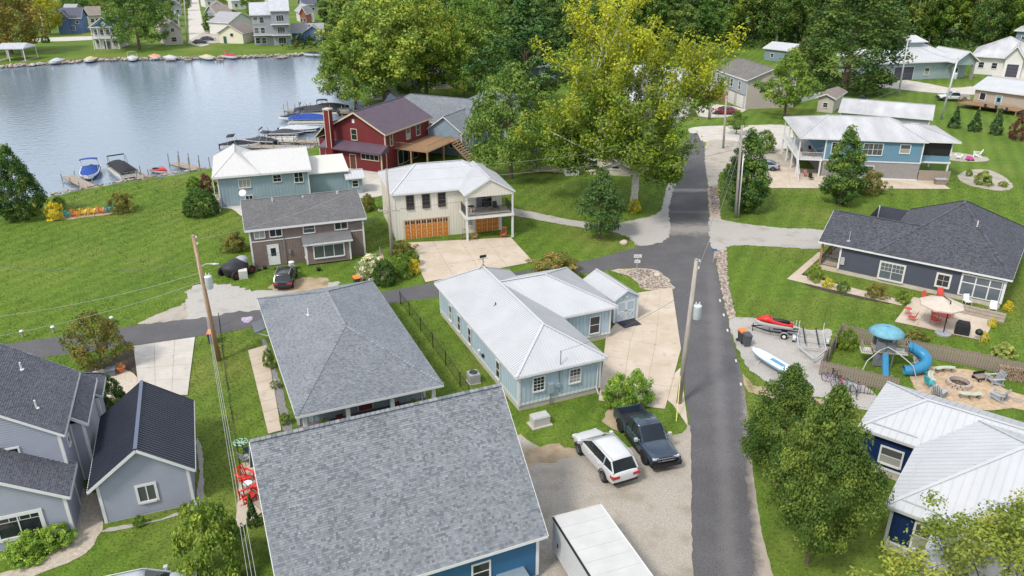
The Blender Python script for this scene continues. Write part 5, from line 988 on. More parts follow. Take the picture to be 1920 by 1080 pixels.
# --- single trees one can point at
TREES = [('maple_tree', 'dense oval young maple on the verge opposite the navy house', 'maple', 1513, 1055, 736, 212, 0), ('maple_tree', 'lighter young maple just behind the dense oval one on the verge', 'maple', 1455, 915, 692, 165, 6), ('pear_tree', 'dense dark oval tree on the lawn beside the gravel lane', 'pear', 1124, 447, 322, 92, 1), ('columnar_tree', 'dense columnar tree behind the twin utility poles', 'column', 1393, 397, 240, 84, 2), ('columnar_tree', 'columnar tree standing in front of the raised sky-blue house', 'column', 1574, 384, 234, 78, 3),
  ('lawn_tree', 'large dense dark green ovoid tree at the lake end of the lawn', 'arbor', 43, 410, 272, 92, 4), ('yard_tree', 'small leafy tree beside the split-level house', 'young', 1470, 222, 96, 112, 5), ('shade_tree', 'huge dark green tree rising in front of the woods near the picket fence', 'bigshade', 1582, 172, -60, 200, 6), ('shade_tree', 'round green tree at the gravel lane end behind the carriage house', 'broad_d', 958, 335, 130, 168, 7),
  ('lake_tree', 'broad light green tree leaning over the lake shore', 'broad_a', 722, 200, -8, 215, 8), ('lake_tree', 'tall yellow-green tree beside the lake shore homes', 'broad_c', 800, 188, -2, 165, 9), ('lake_tree', 'bright green tree left of the tall pine', 'broad_a', 890, 172, -5, 165, 10), ('pine_tree', 'tall dark pine left of the yellow sycamore', 'pine', 985, 205, -5, 190, 11), ('lake_tree', 'low spreading tree hanging over the water by the docks', 'broad_b', 668, 205, 55, 150, 12), ('lake_tree', 'dark green tree in the gap between lakeside homes', 'broad_d', 775, 185, 60, 110, 13), ('lake_tree', 'mid-green tree behind the blue-grey house', 'broad_b', 870, 190, 85, 100, 14),
  ('shade_tree', 'rounded dark tree on the far bank beside the white columned house', 'broad_d', 262, 92, -25, 118, 15), ('autumn_tree', 'large orange-tinged tree beside the far boat shelter', 'autumn', 22, 100, -40, 150, 16), ('autumn_tree', 'golden yellow tree beside the denim-blue house', 'golden', 95, 66, -8, 58, 17), ('crabapple_tree', 'small russet ornamental tree beside the lane and mulch bed', 'crab', 193, 690, 590, 104, 18), ('shade_tree', 'small tree on the grass island by the far road', 'young', 1380, 252, 208, 42, 19), ('autumn_tree', 'small orange-brown tree at the wood edge near the pale shed', 'autumn', 1505, 140, 72, 52, 20), ('shade_tree', 'green tree under the sycamore beside the mobile home', 'broad_d', 1020, 318, 215, 95, 22)]
for nm, lb, ky, bx, by, ty, w, sd in TREES: tree_px(nm, lb, ky, bx, by, ty, w, sd*1.3)
# overhanging maple at the lower right, rooted below the picture
variant('nearmaple', 50, 9, 4.0, ROUND, 230, 120, .16, [(.075, .115, .018), (.14, .18, .028), (.19, .21, .035)], 2.5, lump=.4, hollow=.42, rc=(.12, .22), r0=.16, nl=26); p = at(1880, 1075, 5.6)
tree('maple_tree', 'airy bright green maple overhanging the white seam roof of the navy house', 'nearmaple', (p.x+.2, p.y-.8, 0), 8.8, 4.6, .6)
# the woods behind: every trunk its own tree
r = random.Random(5); k = 0
def wood_tree(X, Y, h_, w_):
    v = r.randint(0, 4); look = ('dark green dark-trunked', 'fresh green pale-trunked', 'dark green straight', 'olive green pale-trunked', 'deep green broad-crowned')[v]
    where = 'behind the lakeside homes' if X < -12 else 'behind the yellow sycamore' if X < 45 else 'behind the split-level house' if X < 90 else 'behind the white-roofed ranch houses'
    tree('forest_tree', look+' forest tree in the woods '+where, 'wood%d' % v, (X, Y, 0), h_, w_, r.random()*6, look+' trees '+where)
for row, (Y0, n) in enumerate(((258, 24), (272, 26), (288, 26), (306, 24))):
    for i in range(n):
        X = -52+i*(262/n)+r.uniform(-3, 3); Y = Y0+r.uniform(-5, 5)-max(0, (X-60))*.10
        wood_tree(X, Y, r.uniform(21, 29), r.uniform(5, 7.4)); k += 1
for i in range(34):
    X = r.uniform(-8, 56); Y = r.uniform(185, 250)
    if 26 < X < 56 and Y < 215: continue
    wood_tree(X, Y, r.uniform(15, 22), r.uniform(4.5, 6.5))
for i in range(16):
    X = r.uniform(-44, -14); Y = r.uniform(205, 250); wood_tree(X, Y, r.uniform(15, 21), r.uniform(4.5, 6.5))
tp = [(150, 30, -20, 60), (205, 36, -15, 64), (240, 50, -18, 52), (300, 40, -20, 60), (322, 66, 5, 30), (470, 20, -20, 40), (500, 8, -30, 50), (664, 80, -20, 60), (680, 92, -25, 60), (626, 55, -25, 60), (8, 60, -40, 90), (60, 40, -40, 70), (130, 14, -35, 60), (260, 14, -40, 70), (395, 62, 25, 28), (440, 42, 18, 22), (418, 22, -5, 24), (180, 12, -30, 60), (350, 20, -18, 20), (480, 40, 2, 30), (590, 12, -30, 50)]
for i, (bx, by, ty, w) in enumerate(tp): tree_px('town_tree', 'leafy tree among the houses of the far bank', ('broad_d', 'broad_b', 'wood0', 'wood3', 'broad_a', 'broad_c')[i % 6], bx, by, ty, w, i, 'trees of the far bank')
P_, C_, B_ = [], [], 0
rng = np.random.default_rng(9); nU = 26000; ux = rng.uniform(-70, 235, nU); uy = rng.uniform(246, 300, nU)-np.maximum(0, ux-60)*.10; uz = rng.random(nU)**1.5*4.0*(.5+.5*np.sin(ux*.35)*np.sin(uy*.5)+.3); U = np.stack([ux, uy, np.clip(uz, .1, 5)], 1); Nn = rng.normal(size=(nU, 3)); Nn[:, 2] += .8; Nn /= np.linalg.norm(Nn, axis=1, keepdims=True)
tag(mesh_obj('undergrowth', leaf_mesh('undergrowth', U, Nn, rng.uniform(.6, 1.3, nU), np.array([.035, .065, .015])*rng.uniform(.6, 1.6, (nU, 1)), rng), leafm), 'tangled dark green undergrowth beneath the woods', 'undergrowth', kind='stuff')
# shrubs and garden plants
SHR = [('shrub', 'clipped round dark green shrub on the lawn by the teal cottage', 'dkbush', 379, 402, 356, 66), ('shrub', 'green shrub at the lake corner of the teal cottage', 'bush', 366, 362, 332, 30), ('shrub', 'burgundy shrub against the teal cottage', 'redbush', 389, 360, 328, 32), ('shrub', 'yellow-topped green shrub at the end of the row of bright chairs', 'olivebush', 232, 397, 360, 48), ('shrub', 'bright yellow shrub beside the first blue lawn chair', 'yellowbush', 104, 412, 380, 34), ('shrub', 'feathery green plant behind the bright yellow shrub', 'bush', 112, 392, 370, 26),
  ('shrub', 'pale flowering shrub at the foot of the flagpole', 'palebush', 700, 522, 478, 68), ('shrub', 'dark green shrub below the flag', 'dkbush', 722, 532, 488, 46), ('ornamental_grass', 'tall fountain grass beside the utility pole', 'bush', 752, 518, 478, 46), ('shrub', 'russet flowering shrub by the carriage house drive', 'olivebush', 758, 482, 452, 50), ('shrub', 'yellow-green flowering border along the carriage house drive', 'yellowbush', 776, 512, 486, 26), ('shrub', 'low green shrub by the carriage house drive', 'bush', 772, 498, 470, 34), ('shrub', 'russet-tinged shrub at the rear of the metal-roofed house', 'olivebush', 1040, 512, 476, 92),
  ('shrub', 'bright green shrub beside the black pickup bed', 'brightbush', 1158, 762, 706, 62), ('shrub', 'taller bright green shrub next to the concrete drive', 'brightbush', 1196, 758, 698, 62), ('shrub', 'large leafy bush beside the silver car', 'bush', 402, 1085, 946, 128), ('hydrangea', 'hydrangea bush with cream flower heads by the grey outbuilding', 'dkbush', 207, 775, 704, 66), ('shrub', 'small olive shrub beside the columnar tree and raised house', 'olivebush', 1632, 362, 320, 54), ('shrub', 'rounded green shrub by the gravel lane end of the raised house', 'bush', 1598, 362, 330, 30),
  ('spruce', 'small dark spruce beside the timber deck, first of the row', 'spruce', 1788, 240, 200, 24), ('spruce', 'small dark spruce in the middle of the row', 'spruce', 1826, 246, 206, 26), ('spruce', 'small dark spruce at the road end of the row', 'spruce', 1866, 252, 204, 28), ('spruce', 'dark purple-green shrub beyond the row of spruces', 'redbush', 1908, 262, 216, 36), ('shrub', 'green border plants under the grey gabled front window', 'brightbush', 100, 1022, 988, 84), ('shrub', 'leafy border plant by the front path of the grey gabled house', 'brightbush', 52, 1044, 1004, 80), ('shrub', 'low plant at the corner of the grey outbuilding', 'bush', 350, 968, 945, 26), ('shrub', 'sapling at the foot of the grey outbuilding wall', 'bush', 262, 985, 968, 24), ('shrub', 'narrow dark arborvitae beside the patio fence', 'spruce', 476, 985, 928, 26),
  ('shrub', 'leafy plant at the cedar porch corner', 'bush', 1526, 528, 496, 28), ('shrub', 'yellow-green border plant by the slate house wall', 'yellowbush', 1552, 538, 522, 24), ('shrub', 'brown-green border shrub under the slate house double window', 'olivebush', 1644, 558, 532, 40), ('shrub', 'green border shrub at the patio end of the slate house', 'bush', 1692, 568, 545, 28), ('shrub', 'low green border shrub between the slate house plants', 'bush', 1580, 546, 528, 26), ('ornamental_grass', 'pale ornamental grass in the stone-ringed bed', 'grassbush', 1842, 346, 322, 32), ('shrub', 'small dark plant in the stone-ringed bed', 'bush', 1816, 330, 318, 14), ('shrub', 'green tuft at the end of the stone-ringed bed', 'bush', 1880, 350, 340, 18), ('shrub', 'yellow potted plant beside the kettle grill', 'yellowbush', 1844, 640, 622, 18), ('shrub', 'yellow flowering plant by the slate house corner', 'yellowbush', 1888, 582, 564, 18), ('shrub', 'yellow potted plant on the patio steps', 'yellowbush', 1858, 614, 596, 16),
  ('shrub', 'leafy shrub in the fenced play yard corner', 'bush', 1586, 654, 618, 40), ('shrub', 'low reddish shrub outside the fence by the playset', 'olivebush', 1716, 636, 620, 42), ('shrub', 'grey-green herb clump by the fence end', 'grassbush', 1880, 668, 645, 40), ('shrub', 'grassy plant on the porch of the hip-roofed cottage', 'grassbush', 0, 0, 0, 0), ('shrub', 'green planting beside the hip-roofed cottage path', 'bush', 505, 690, 655, 22), ('shrub', 'pale flowering plant beside the hip-roofed cottage path', 'palebush', 516, 728, 712, 20), ('shrub', 'small rose bush beside the hip-roofed cottage corner', 'bush', 535, 795, 775, 22), ('shrub', 'green shrub at the foot of the sycamore', 'yellowbush', 1190, 398, 374, 26), ('shrub', 'bushy growth behind the taupe house', 'olivebush', 440, 470, 436, 44), ('shrub', 'shrub between the taupe house and the carriage house', 'olivebush', 690, 395, 364, 26), ('shrub', 'leafy plants by the taupe bay window', 'bush', 690, 492, 478, 22), ('shrub', 'dark shrub on the far lake lawn', 'dkbush', 86, 80, 66, 16), ('shrub', 'round bush on the far bank by the denim cottage', 'olivebush', 557, 88, 76, 12), ('shrub', 'large rounded shrub on the far road island', 'bush', 1432, 285, 246, 44)]
for i, (nm, lb, ky, bx, by, ty, w) in enumerate(SHR):
    if w: tree_px(nm, lb, ky, bx, by, ty, w, i*.9, cat='shrub' if nm in ('shrub', 'hydrangea') else nm.replace('_', ' '))

hp = [o for o in COL.objects if o.get('label', '').startswith('hydrangea')][0]; rr_ = random.Random(4); hv, hf = ico((0, 0, 0), (1, 1, .8), 2); hm = MB().add(hv, hf).mesh('flower_head'); hm.materials.append(mat('cream_bloom', (.62, .58, .33), .8, .15, 20, .6, 60))
for i in range(44): a, e = rr_.random()*6.28, rr_.uniform(.15, 1.5); q = inst('flower_head', hm, hp, Matrix.Translation((1.15*math.cos(a)*math.cos(e), 1.15*math.sin(a)*math.cos(e), .55+1.35*math.sin(e))) @ Matrix.Scale(rr_.uniform(.09, .15), 4))
# blades of grass standing in the lawns near the road
def inside(poly, X, Y):
    r_ = np.zeros(len(X), bool); j = len(poly)-1
    for i in range(len(poly)):
        xi, yi, xj, yj = poly[i].x, poly[i].y, poly[j].x, poly[j].y
        if yi != yj: c_ = ((yi > Y) != (yj > Y)) & (X < (xj-xi)*(Y-yi)/(yj-yi)+xi); r_ ^= c_
        j = i
    return r_
rng = np.random.default_rng(12); parts_ = []
for ya, yb, cnt in ((27, 45, 70000), (45, 65, 90000), (65, 105, 90000)): Y = rng.uniform(ya, yb, cnt); X = rng.uniform(-1, 1, cnt)*(Y*.70+4); parts_.append(np.stack([X, Y], 1))
B2 = np.concatenate(parts_); keep = ~inside(lake, B2[:, 0], B2[:, 1])
for poly in AREAS+FOOT:
    if len(poly) > 2: keep &= ~inside(poly, B2[:, 0], B2[:, 1])
B2 = B2[keep]; n_ = len(B2); L = (.03+.0012*B2[:, 1])*rng.uniform(.6, 1.5, n_); Pb = np.stack([B2[:, 0], B2[:, 1], L*.2], 1); Nb = rng.normal(size=(n_, 3)); Nb[:, 2] = np.abs(Nb[:, 2])*.8; Nb /= np.linalg.norm(Nb, axis=1, keepdims=True)
cb_ = np.array([.071, .110, .016])*rng.uniform(.65, 1.35, (n_, 1)); st_ = np.sin((B2[:, 0]*.94+B2[:, 1]*.34)*2.6)*np.where(B2[:, 0] < -18, .34, .12); pt_ = np.sin(B2[:, 0]*.37+np.sin(B2[:, 1]*.23)*2)*np.sin(B2[:, 1]*.31+np.sin(B2[:, 0]*.19)*2); cb_ *= (1+st_+.14*pt_)[:, None]; cb_[:, 0] *= 1+.18*np.clip(pt_, 0, 1); dry = rng.random(n_) < .10+.16*np.clip(pt_, 0, 1)**2; cb_[dry] = np.array([.16, .165, .045])
tag(mesh_obj('grass_blades', leaf_mesh('grass_blades', Pb, Nb, L, cb_, rng, .5), leafm), 'short green blades of the mown lawns', 'grass', kind='stuff')
# ---------------------------------------------------------------- vehicles
def side_ring(x, zb, zt, w, tuck=.86, crown_=.8):
    h = [(0, zb), (w*tuck, zb), (w*.985, zb+.16), (w, (zb+zt)/2), (w*.985, zt-.14), (w*.93, zt-.04), (w*crown_, zt), (0, zt+.015)]
    return [(x, y, z) for y, z in h]+[(x, -y, z) for y, z in h[-2:0:-1]]
def subd(o): m = o.modifiers.new('smooth', 'SUBSURF'); m.levels = m.render_levels = 2; return o
def wheel_set(root, xs, half, r, wd, rimm):
    for x in xs:
        for s in (-1, 1):
            t = MB(); t.lathe([(r*.62, -wd/2), (r*.94, -wd/2), (r, -wd/2+.04), (r, wd/2-.04), (r*.94, wd/2), (r*.62, wd/2)], 20, (0, 0, 0), 'y'); w = t.build('wheel', rubber, root, True); w.location = (x, s*(half-wd/2), r)
            q = MB(); q.lathe([(.04, .02), (r*.60, .01), (r*.64, .04), (r*.64, -.02), (.04, -.01)], 20, (0, s*(wd/2-.03), 0), 'y')
            for k in range(5): a = 2*PI*k/5; q.beam((0, s*(wd/2-.005), 0), (math.cos(a)*r*.58, s*(wd/2-.005), math.sin(a)*r*.58), .05, .03)
            q.build('rim', rimm, w)
def arches(root, xs, half, r):
    for x in xs:
        for s in (-1, 1):
            b = MB(); pts = [(x+math.cos(a)*(r+.07), s*(half+.012), r+math.sin(a)*(r+.07)) for a in [i*PI/10 for i in range(11)]]; b.tube(pts, .035, 6); b.build('wheel_arch', rubber, root)
def car(name, label, loc, rz, pm, kind='suv', group=None, trimm=None, rimm=None):
    o = thing(name, label, 'pickup truck' if kind == 'pickup' else 'car', loc, rz, group); rimm = rimm or grey_metal
    if kind == 'suv': B = [(-2.6, .55, .86, .70), (-2.58, .46, .98, .80), (-2.52, .38, 1.06, .90), (-2.4, .33, 1.16, .95), (-2.1, .3, 1.21, .985), (-1, .27, 1.2, 1.0), (.3, .27, 1.19, 1.0), (1.25, .28, 1.15, .99), (1.6, .28, 1.09, .98, .86, .66), (2.0, .3, 1.02, .97, .86, .58), (2.3, .34, .96, .93, .86, .54), (2.48, .4, .88, .86, .86, .5), (2.6, .5, .76, .70, .86, .5)]; G_ = [(-2.46, 1.1, .86, .84), (-2.0, 1.62, .90, .72), (-1.6, 1.69, .92, .745), (-.8, 1.74, .93, .76), (0, 1.74, .93, .76), (.35, 1.70, .92, .75), (1.4, 1.1, .9, .86)]; RX = (-2.05, .4); wx = (-1.5, 1.55); R = .38; hw = 1.0
    elif kind == 'sedan': B = [(-2.3, .5, .9, .74), (-2.25, .38, .98, .86), (-1.9, .3, 1.0, .9), (-.8, .25, .96, .92), (.3, .25, .95, .92), (1.2, .26, .93, .9), (2.0, .32, .82, .86), (2.28, .42, .7, .76), (2.33, .5, .62, .66)]; G_ = [(-1.95, .98, .8, .74), (-1.2, 1.36, .84, .62), (-.4, 1.43, .84, .64), (.25, 1.4, .84, .63), (1.25, .94, .82, .76)]; RX = (-1.25, .3); wx = (-1.4, 1.4); R = .33; hw = .92
    else: B = [(-2.95, .62, 1.12, .9), (-2.9, .5, 1.18, .98), (-2.4, .45, 1.2, 1.0), (-.95, .42, 1.2, 1.0), (-.9, .42, 1.2, 1.0), (.4, .42, 1.2, 1.0), (1.1, .42, 1.2, 1.0), (1.4, .45, 1.2, 1.0), (2.4, .48, 1.15, .99), (2.82, .5, 1.08, .95), (2.92, .6, 1.0, .88)]; G_ = [(-1.0, 1.2, .92, .84), (-.82, 1.84, .92, .74), (0, 1.9, .92, .76), (.5, 1.86, .92, .75), (1.35, 1.18, .92, .84)]; RX = (-.9, .55); wx = (-1.85, 1.85); R = .44; hw = 1.02
    if kind == 'pickup':
        front = [b for b in B if b[0] >= -.96]; mb = MB(); mb.loft([side_ring(*b) for b in front]); subd(mb.build('body', pm, o, True))
        bed = MB(); x0, x1 = -2.95, -.98; bed.box(x0, x1, -.98, -.84, .5, 1.2); bed.box(x0, x1, .84, .98, .5, 1.2); bed.box(x0, x0+.09, -.84, .84, .5, 1.18); bed.box(x1-.06, x1, -.84, .84, .5, 1.2); bo = bed.build('cargo_bed', pm, o)
        f = MB(); f.box(x0+.09, x1-.06, -.84, .84, .55, .62); f.build('bed_liner', mat('bed_liner', (.03, .03, .032), .8, .2), bo)
        for s in (-1, 1): q = MB(); q.box(x0, x1, s*.91-.08, s*.91+.08, 1.2, 1.225); q.build('bed_rail', rubber, bo)
        for x in (-2.3, -1.9, -1.5): q = MB(); q.box(x-.02, x+.02, -.83, .83, .62, .64); q.build('bed_rib', rubber, bo)
    else:
        mb = MB(); mb.loft([side_ring(*b) for b in B]); subd(mb.build('body', pm, o, True))
    gl = MB(); rings = []
    for x, zt, wb, wt in G_:
        zb = min(zt-.01, 1.02 if kind == 'suv' else .88 if kind == 'sedan' else 1.12); zz = zt; rings.append([(x, wb, zb), (x, wb*.985, zb+(zz-zb)*.3), (x, wt+.02, zz-.06 if zz-zb > .1 else zz-.005), (x, wt-.08, zz), (x, 0, zz+.012), (x, -wt+.08, zz), (x, -wt-.02, zz-.06 if zz-zb > .1 else zz-.005), (x, -wb*.985, zb+(zz-zb)*.3), (x, -wb, zb)])
    gl.loft(rings); gl.build('windows', glass, o)
    rf = MB(); rr = []
    for x, zt, wb, wt in G_:
        if RX[0]-.1 <= x <= RX[1]+.1: rr.append([(x, wt+.035, zt-.075), (x, wt+.03, zt-.04), (x, wt-.07, zt+.018), (x, 0, zt+.032), (x, -wt+.07, zt+.018), (x, -wt-.03, zt-.04), (x, -wt-.035, zt-.075)])
    x, zt, wb, wt = [g for g in G_ if g[0] <= RX[1]+.1][-1]
    rf.loft(rr, True); rf.build('roof_panel', pm, o, True)
    zb = 1.1 if kind == 'suv' else .93 if kind == 'sedan' else 1.18
    pil = [(G_[-1], G_[-2]), (G_[0], G_[1])]
    for s in (-1, 1):
        for a, b in pil: q = MB(); q.beam((a[0], s*a[3]*1.01, a[1]), (b[0], s*(b[3]+.02), b[1]-.02), .07, .09); q.build('pillar', pm, o)
        mids = {'suv': (-1.45, -.35), 'sedan': (-.25,), 'pickup': (-.15,)}[kind]
        for xm in mids: q = MB(); q.beam((xm, s*(G_[2][2]+.005), zb-.05), (xm, s*(G_[2][3]+.03), G_[2][1]-.07), .13 if kind == 'suv' and xm < -1 else .07, .05, (1, 0, 0)); q.build('pillar', pm if xm < -1 else black, o)
        q = MB(); fx = {'suv': 1.15, 'sedan': .95, 'pickup': 1.0}[kind]; q.box(fx-.1, fx+.1, s*(hw+.16)-.11, s*(hw+.16)+.11, zb+.02, zb+.2); q.beam((fx, s*(hw-.1), zb+.05), (fx, s*(hw+.1), zb+.1), .05); q.build('mirror', galv if kind == 'pickup' else pm, o)
        for xd in {'suv': (.15, -.95), 'sedan': (.1, -.9), 'pickup': (.1, -.8)}[kind]: q = MB(); q.box(xd-.1, xd+.1, s*hw-.02*s if s < 0 else hw-.02, s*hw+.03 if s > 0 else -hw+.0, zb-.16, zb-.12) if s > 0 else q.box(xd-.1, xd+.1, -hw-.03, -hw+.02, zb-.16, zb-.12); q.build('door_handle', pm, o)
        if kind == 'suv': q = MB(); q.tube([(-2.0, s*.72, 1.72), (-1.9, s*.73, 1.80), (.2, s*.74, 1.80), (.4, s*.73, 1.74)], .022, 6); q.build('roof_rail', galv, o)
    xe, xf = B[0][0] if kind != 'suv' else -2.55, B[-1][0]
    tl = mat('tail_light', (.42, .02, .025), .25, .05, spec=.6); hl = mat('head_light', (.62, .66, .70), .15, .03, spec=.7)
    for s in (-1, 1):
        q = MB(); z = B[1][2]; dx_ = .06 if kind == 'pickup' else .3; y0_, y1_ = (.85, .985) if kind == 'pickup' else (.46, .955); q.box(xe-(.015 if kind == 'pickup' else .06), xe+dx_, min(s*y0_, s*y1_), max(s*y0_, s*y1_), z-(.45 if kind == 'pickup' else .20), z-(.08 if kind == 'pickup' else .03)); q.build('tail_light', tl, o)
        q = MB(); z = B[-1][2]; q.box(xf-.34, xf-.02, (.5 if s > 0 else -.88), (.88 if s > 0 else -.5), z-.13, z+.03); q.build('headlight', hl, o)
    q = MB(); q.box(xe-.05, xe+.1, -.82, .82, .42, .56); q.build('rear_bumper', trimm or rubber, o); q = MB(); q.box(xf-.12, xf+.06, -.8, .8, .42, .6); q.build('front_bumper', trimm or rubber, o)
    q = MB(); q.box(xe-.06 if kind != 'suv' else xe-.02, xe+.02, -.18, .18, .68, .82); q.build('licence_plate', white, o)
    if kind == 'pickup':
        g = MB(); g.box(2.86, 2.96, -.62, .62, .66, 1.02); g.build('grille', black, o); g = MB(); g.box(2.955, 2.975, -.6, .6, .8, .84); g.box(2.955, 2.975, -.6, .6, .98, 1.01); g.build('grille_bar', galv, o); g = MB(); g.box(3.0, 3.02, -.18, .18, .5, .62); g.build('licence_plate', white, o)
        bb = MB(); bb.box(2.85, 3.14, -.95, .95, .48, .68); bb.tube([(3.1, -.45, .6), (3.12, -.42, 1.02), (3.12, .42, 1.02), (3.1, .45, .6)], .035)
        for s in (-1, 1): bb.box(2.7, 3.02, s*.99-.06, s*.99+.06, .5, .66); bb.tube([(3.08, s*.45, .6), (3.08, s*.92, .66), (2.96, s*.95, .95), (3.1, s*.45, 1.0)], .03)
        bb.build('bull_bar', black, o)
        st = MB()
        for s in (-1, 1): st.box(-.9, 1.2, s*1.0-.08, s*1.0+.08, .36, .43)
        st.build('side_step', black, o)
    wheel_set(o, wx, hw, R, .25 if kind != 'pickup' else .3, rimm); arches(o, wx, hw-.02, R)
    return o
def heading(a, b): d = b-a; return math.atan2(d.y, d.x)
pw = paint('pearl_white', (.55, .55, .555)); pb = paint('dark_blue_black', (.030, .048, .075), .2); pk = paint('black_paint', (.014, .014, .016)); pr = paint('dark_red_paint', (.20, .012, .025)); ps = paint('silver_paint', (.40, .42, .46)); pg = paint('grey_blue_paint', (.30, .36, .42))
a, b_ = at(1132, 903), at(1087, 852); h = heading(a, b_); c = (a+b_)/2+Vector((math.sin(h), -math.cos(h), 0))*.88
car('suv', 'white SUV parked on the gravel yard beside a dark pickup', c, h, pw, 'suv').scale = (1, 1, 1.08)
a, b_ = at(1162, 806), at(1211, 872); h = heading(a, b_); c = (a+b_)/2+Vector((-math.sin(h), math.cos(h), 0))*.88
car('pickup_truck', 'dark blue-black pickup with bull bar parked on the gravel next to the SUV', c, h, pb, 'pickup', rimm=black)
a = at(528, 543); car('suv', 'black hatchback parked tail-on by the taupe house', (a.x, a.y+1.7, 0), D2R(97), pk, 'suv').scale = (.84, .88, .9)
a = at(1428, 318); car('sedan', 'silver-grey sedan parked at the raised house drive', a, D2R(170), pg, 'sedan'); a = at(1358, 214); car('sedan', 'dark red sedan on the split-level house drive', (a.x, a.y, 0), D2R(170), pr, 'sedan')
a = at(1786, 189); car('pickup_truck', 'white pickup parked on the lane by the tan deck house', a, D2R(170), pw, 'pickup'); a = at(272, 1140); car('suv', 'silver-white car at the foot of the lawn by the leafy bush', (a.x-.1, a.y, 0), D2R(18), ps, 'suv')
for i, (px, py, hd, m_, lb) in enumerate(((376, 82, .3, pk, 'black car at the end of the far street'), (390, 76, .2, pb, 'dark car parked by the cream garage across the lake'), (398, 56, 1.2, ps, 'silver car beside the far street bins'))): car('sedan', lb, at(px, py), hd, m_, 'sedan')
# cargo trailer
tp_ = at(1037, 969, 2.55), at(1127, 946, 2.55); h = heading(*tp_); wd = (tp_[1]-tp_[0]).length
t = thing('cargo_trailer', 'white enclosed cargo trailer parked on the gravel beside the blue house', 'trailer', (tp_[0].x, tp_[0].y, 0), h)
Lt = 7.2; b = MB(); b.box(0, wd, -Lt, 0, .5, 2.5); b.build('body', mat('trailer_white', (.52, .53, .54), .4, .04), t)
b = MB(); k = 8
for i in range(k): b.box(-.02, wd+.02, -Lt+i*Lt/k+.006, -Lt+(i+1)*Lt/k-.006, 2.5, 2.535)
b.build('roof_sheets', mat('trailer_roof', (.49, .485, .47), .5, .07, 1.2), t)
for x in (-.025, wd-.035): q = MB(); q.box(x, x+.06, -Lt, .03, 2.42, 2.56); q.build('roof_rail', black if x < 0 else white, t)
q = MB(); q.box(-.03, wd+.03, -.01, .03, 2.40, 2.57); q.build('roof_rail', offwhite, t); q = MB(); q.box(-.03, wd+.03, -Lt, .02, .46, .54); q.build('lower_trim', galv, t)
for y in (-2.9, -3.8):
    for x in (-.06, wd+.06-.2): s = MB(); s.lathe([(.2, 0), (.33, 0), (.35, .03), (.35, .17), (.33, .2), (.2, .2)], 18, (x, y, .35), 'x'); w_ = s.build('wheel', rubber, t, True); s = MB(); s.lathe([(.03, .19), (.21, .17), (.21, .03), (.03, .01)], 14, (x, y, .35), 'x'); s.build('rim', galv, w_)
q = MB(); [q.box(xx, xx+.012, -Lt+.02+i*.6, -Lt+.05+i*.6, .55, 2.4) for i in range(12) for xx in (-.011, wd-.001)]; q.build('side_seam', MATS['trailer_white'], t); q = MB(); q.box(-.012, -.002, -.75, -.6, 1.05, 1.3); q.build('side_marker', black, t); q = MB(); q.box(.1, wd-.1, .002, .02, .7, 2.3); q.build('rear_door', mat('trailer_door', (.72, .73, .74), .45, .03), t)
q = MB(); q.beam((wd*.2, -Lt, .45), (wd/2, -Lt-1.5, .45), .08); q.beam((wd*.8, -Lt, .45), (wd/2, -Lt-1.5, .45), .08); q.build('tongue', black, t)
# garden tractor and side-by-side
def mower(name, label, loc, rz, m_):
    o = thing(name, label, 'tractor', loc, rz); b = MB(); b.box(.1, 1.0, -.3, .3, .45, .85); b.loft([[(.1, -.3, .85), (.1, .3, .85), (.1, .25, .95), (.1, -.25, .95)], [(.95, -.28, .8), (.95, .28, .8), (.95, .22, .88), (.95, -.22, .88)]]); b.build('hood', m_, o); b = MB(); b.box(-.8, .15, -.45, .45, .42, .58); b.build('fender', m_, o)
    b = MB(); b.box(-.55, -.1, -.25, .25, .6, .7); b.box(-.65, -.55, -.25, .25, .65, 1.05); b.build('seat', black, o); b = MB(); b.tube([(.15, 0, .85), (-.05, 0, 1.1)], .02); b.lathe([(.17, -.012), (.19, 0), (.17, .012)], 14, (-.06, 0, 1.12)); b.build('steering_wheel', black, o)
    b = MB(); b.box(-.35, .5, -.62, .62, .16, .32); b.build('mower_deck', m_, o); wheel_set(o, (-.55,), .6, .32, .26, offwhite); wheel_set(o, (.75,), .5, .22, .18, offwhite); return o
mower('garden_tractor', 'red garden tractor parked beside the teal cottage', at(530, 372), .3, red); mower('utility_vehicle', 'small dark utility vehicle on the rise behind the long outbuilding', at(1620, 187), 2.8, mat('dark_green', (.03, .06, .05), .5))
b_ = thing('covered_tractor', 'tractor under black and grey tarps at the corner of the taupe house', 'tractor', at(444, 515), 1.0)
v, f = ico((0, 0, .7), (1.5, 1.05, .95), 3); rr_ = random.Random(3); v = [(x*(1+.12*math.sin(3*z+x*2)), y*(1+.1*math.sin(5*x)), max(0.05, z+.06*math.sin(7*x+5*y))) for x, y, z in v]; MB().add(v, f).build('tarp', mat('black_tarp', (.03, .03, .035), .55, .3, 2), b_, True)
v, f = ico((.75, 0, 1.25), (.7, .7, .45), 3); MB().add([(x, y, z+.05*math.sin(6*x+4*y)) for x, y, z in v], f).build('hood_cover', mat('grey_tarp', (.33, .34, .36), .6, .2), b_, True); wheel_set(b_, (-.9, 1.0), 1.15, .45, .25, red)
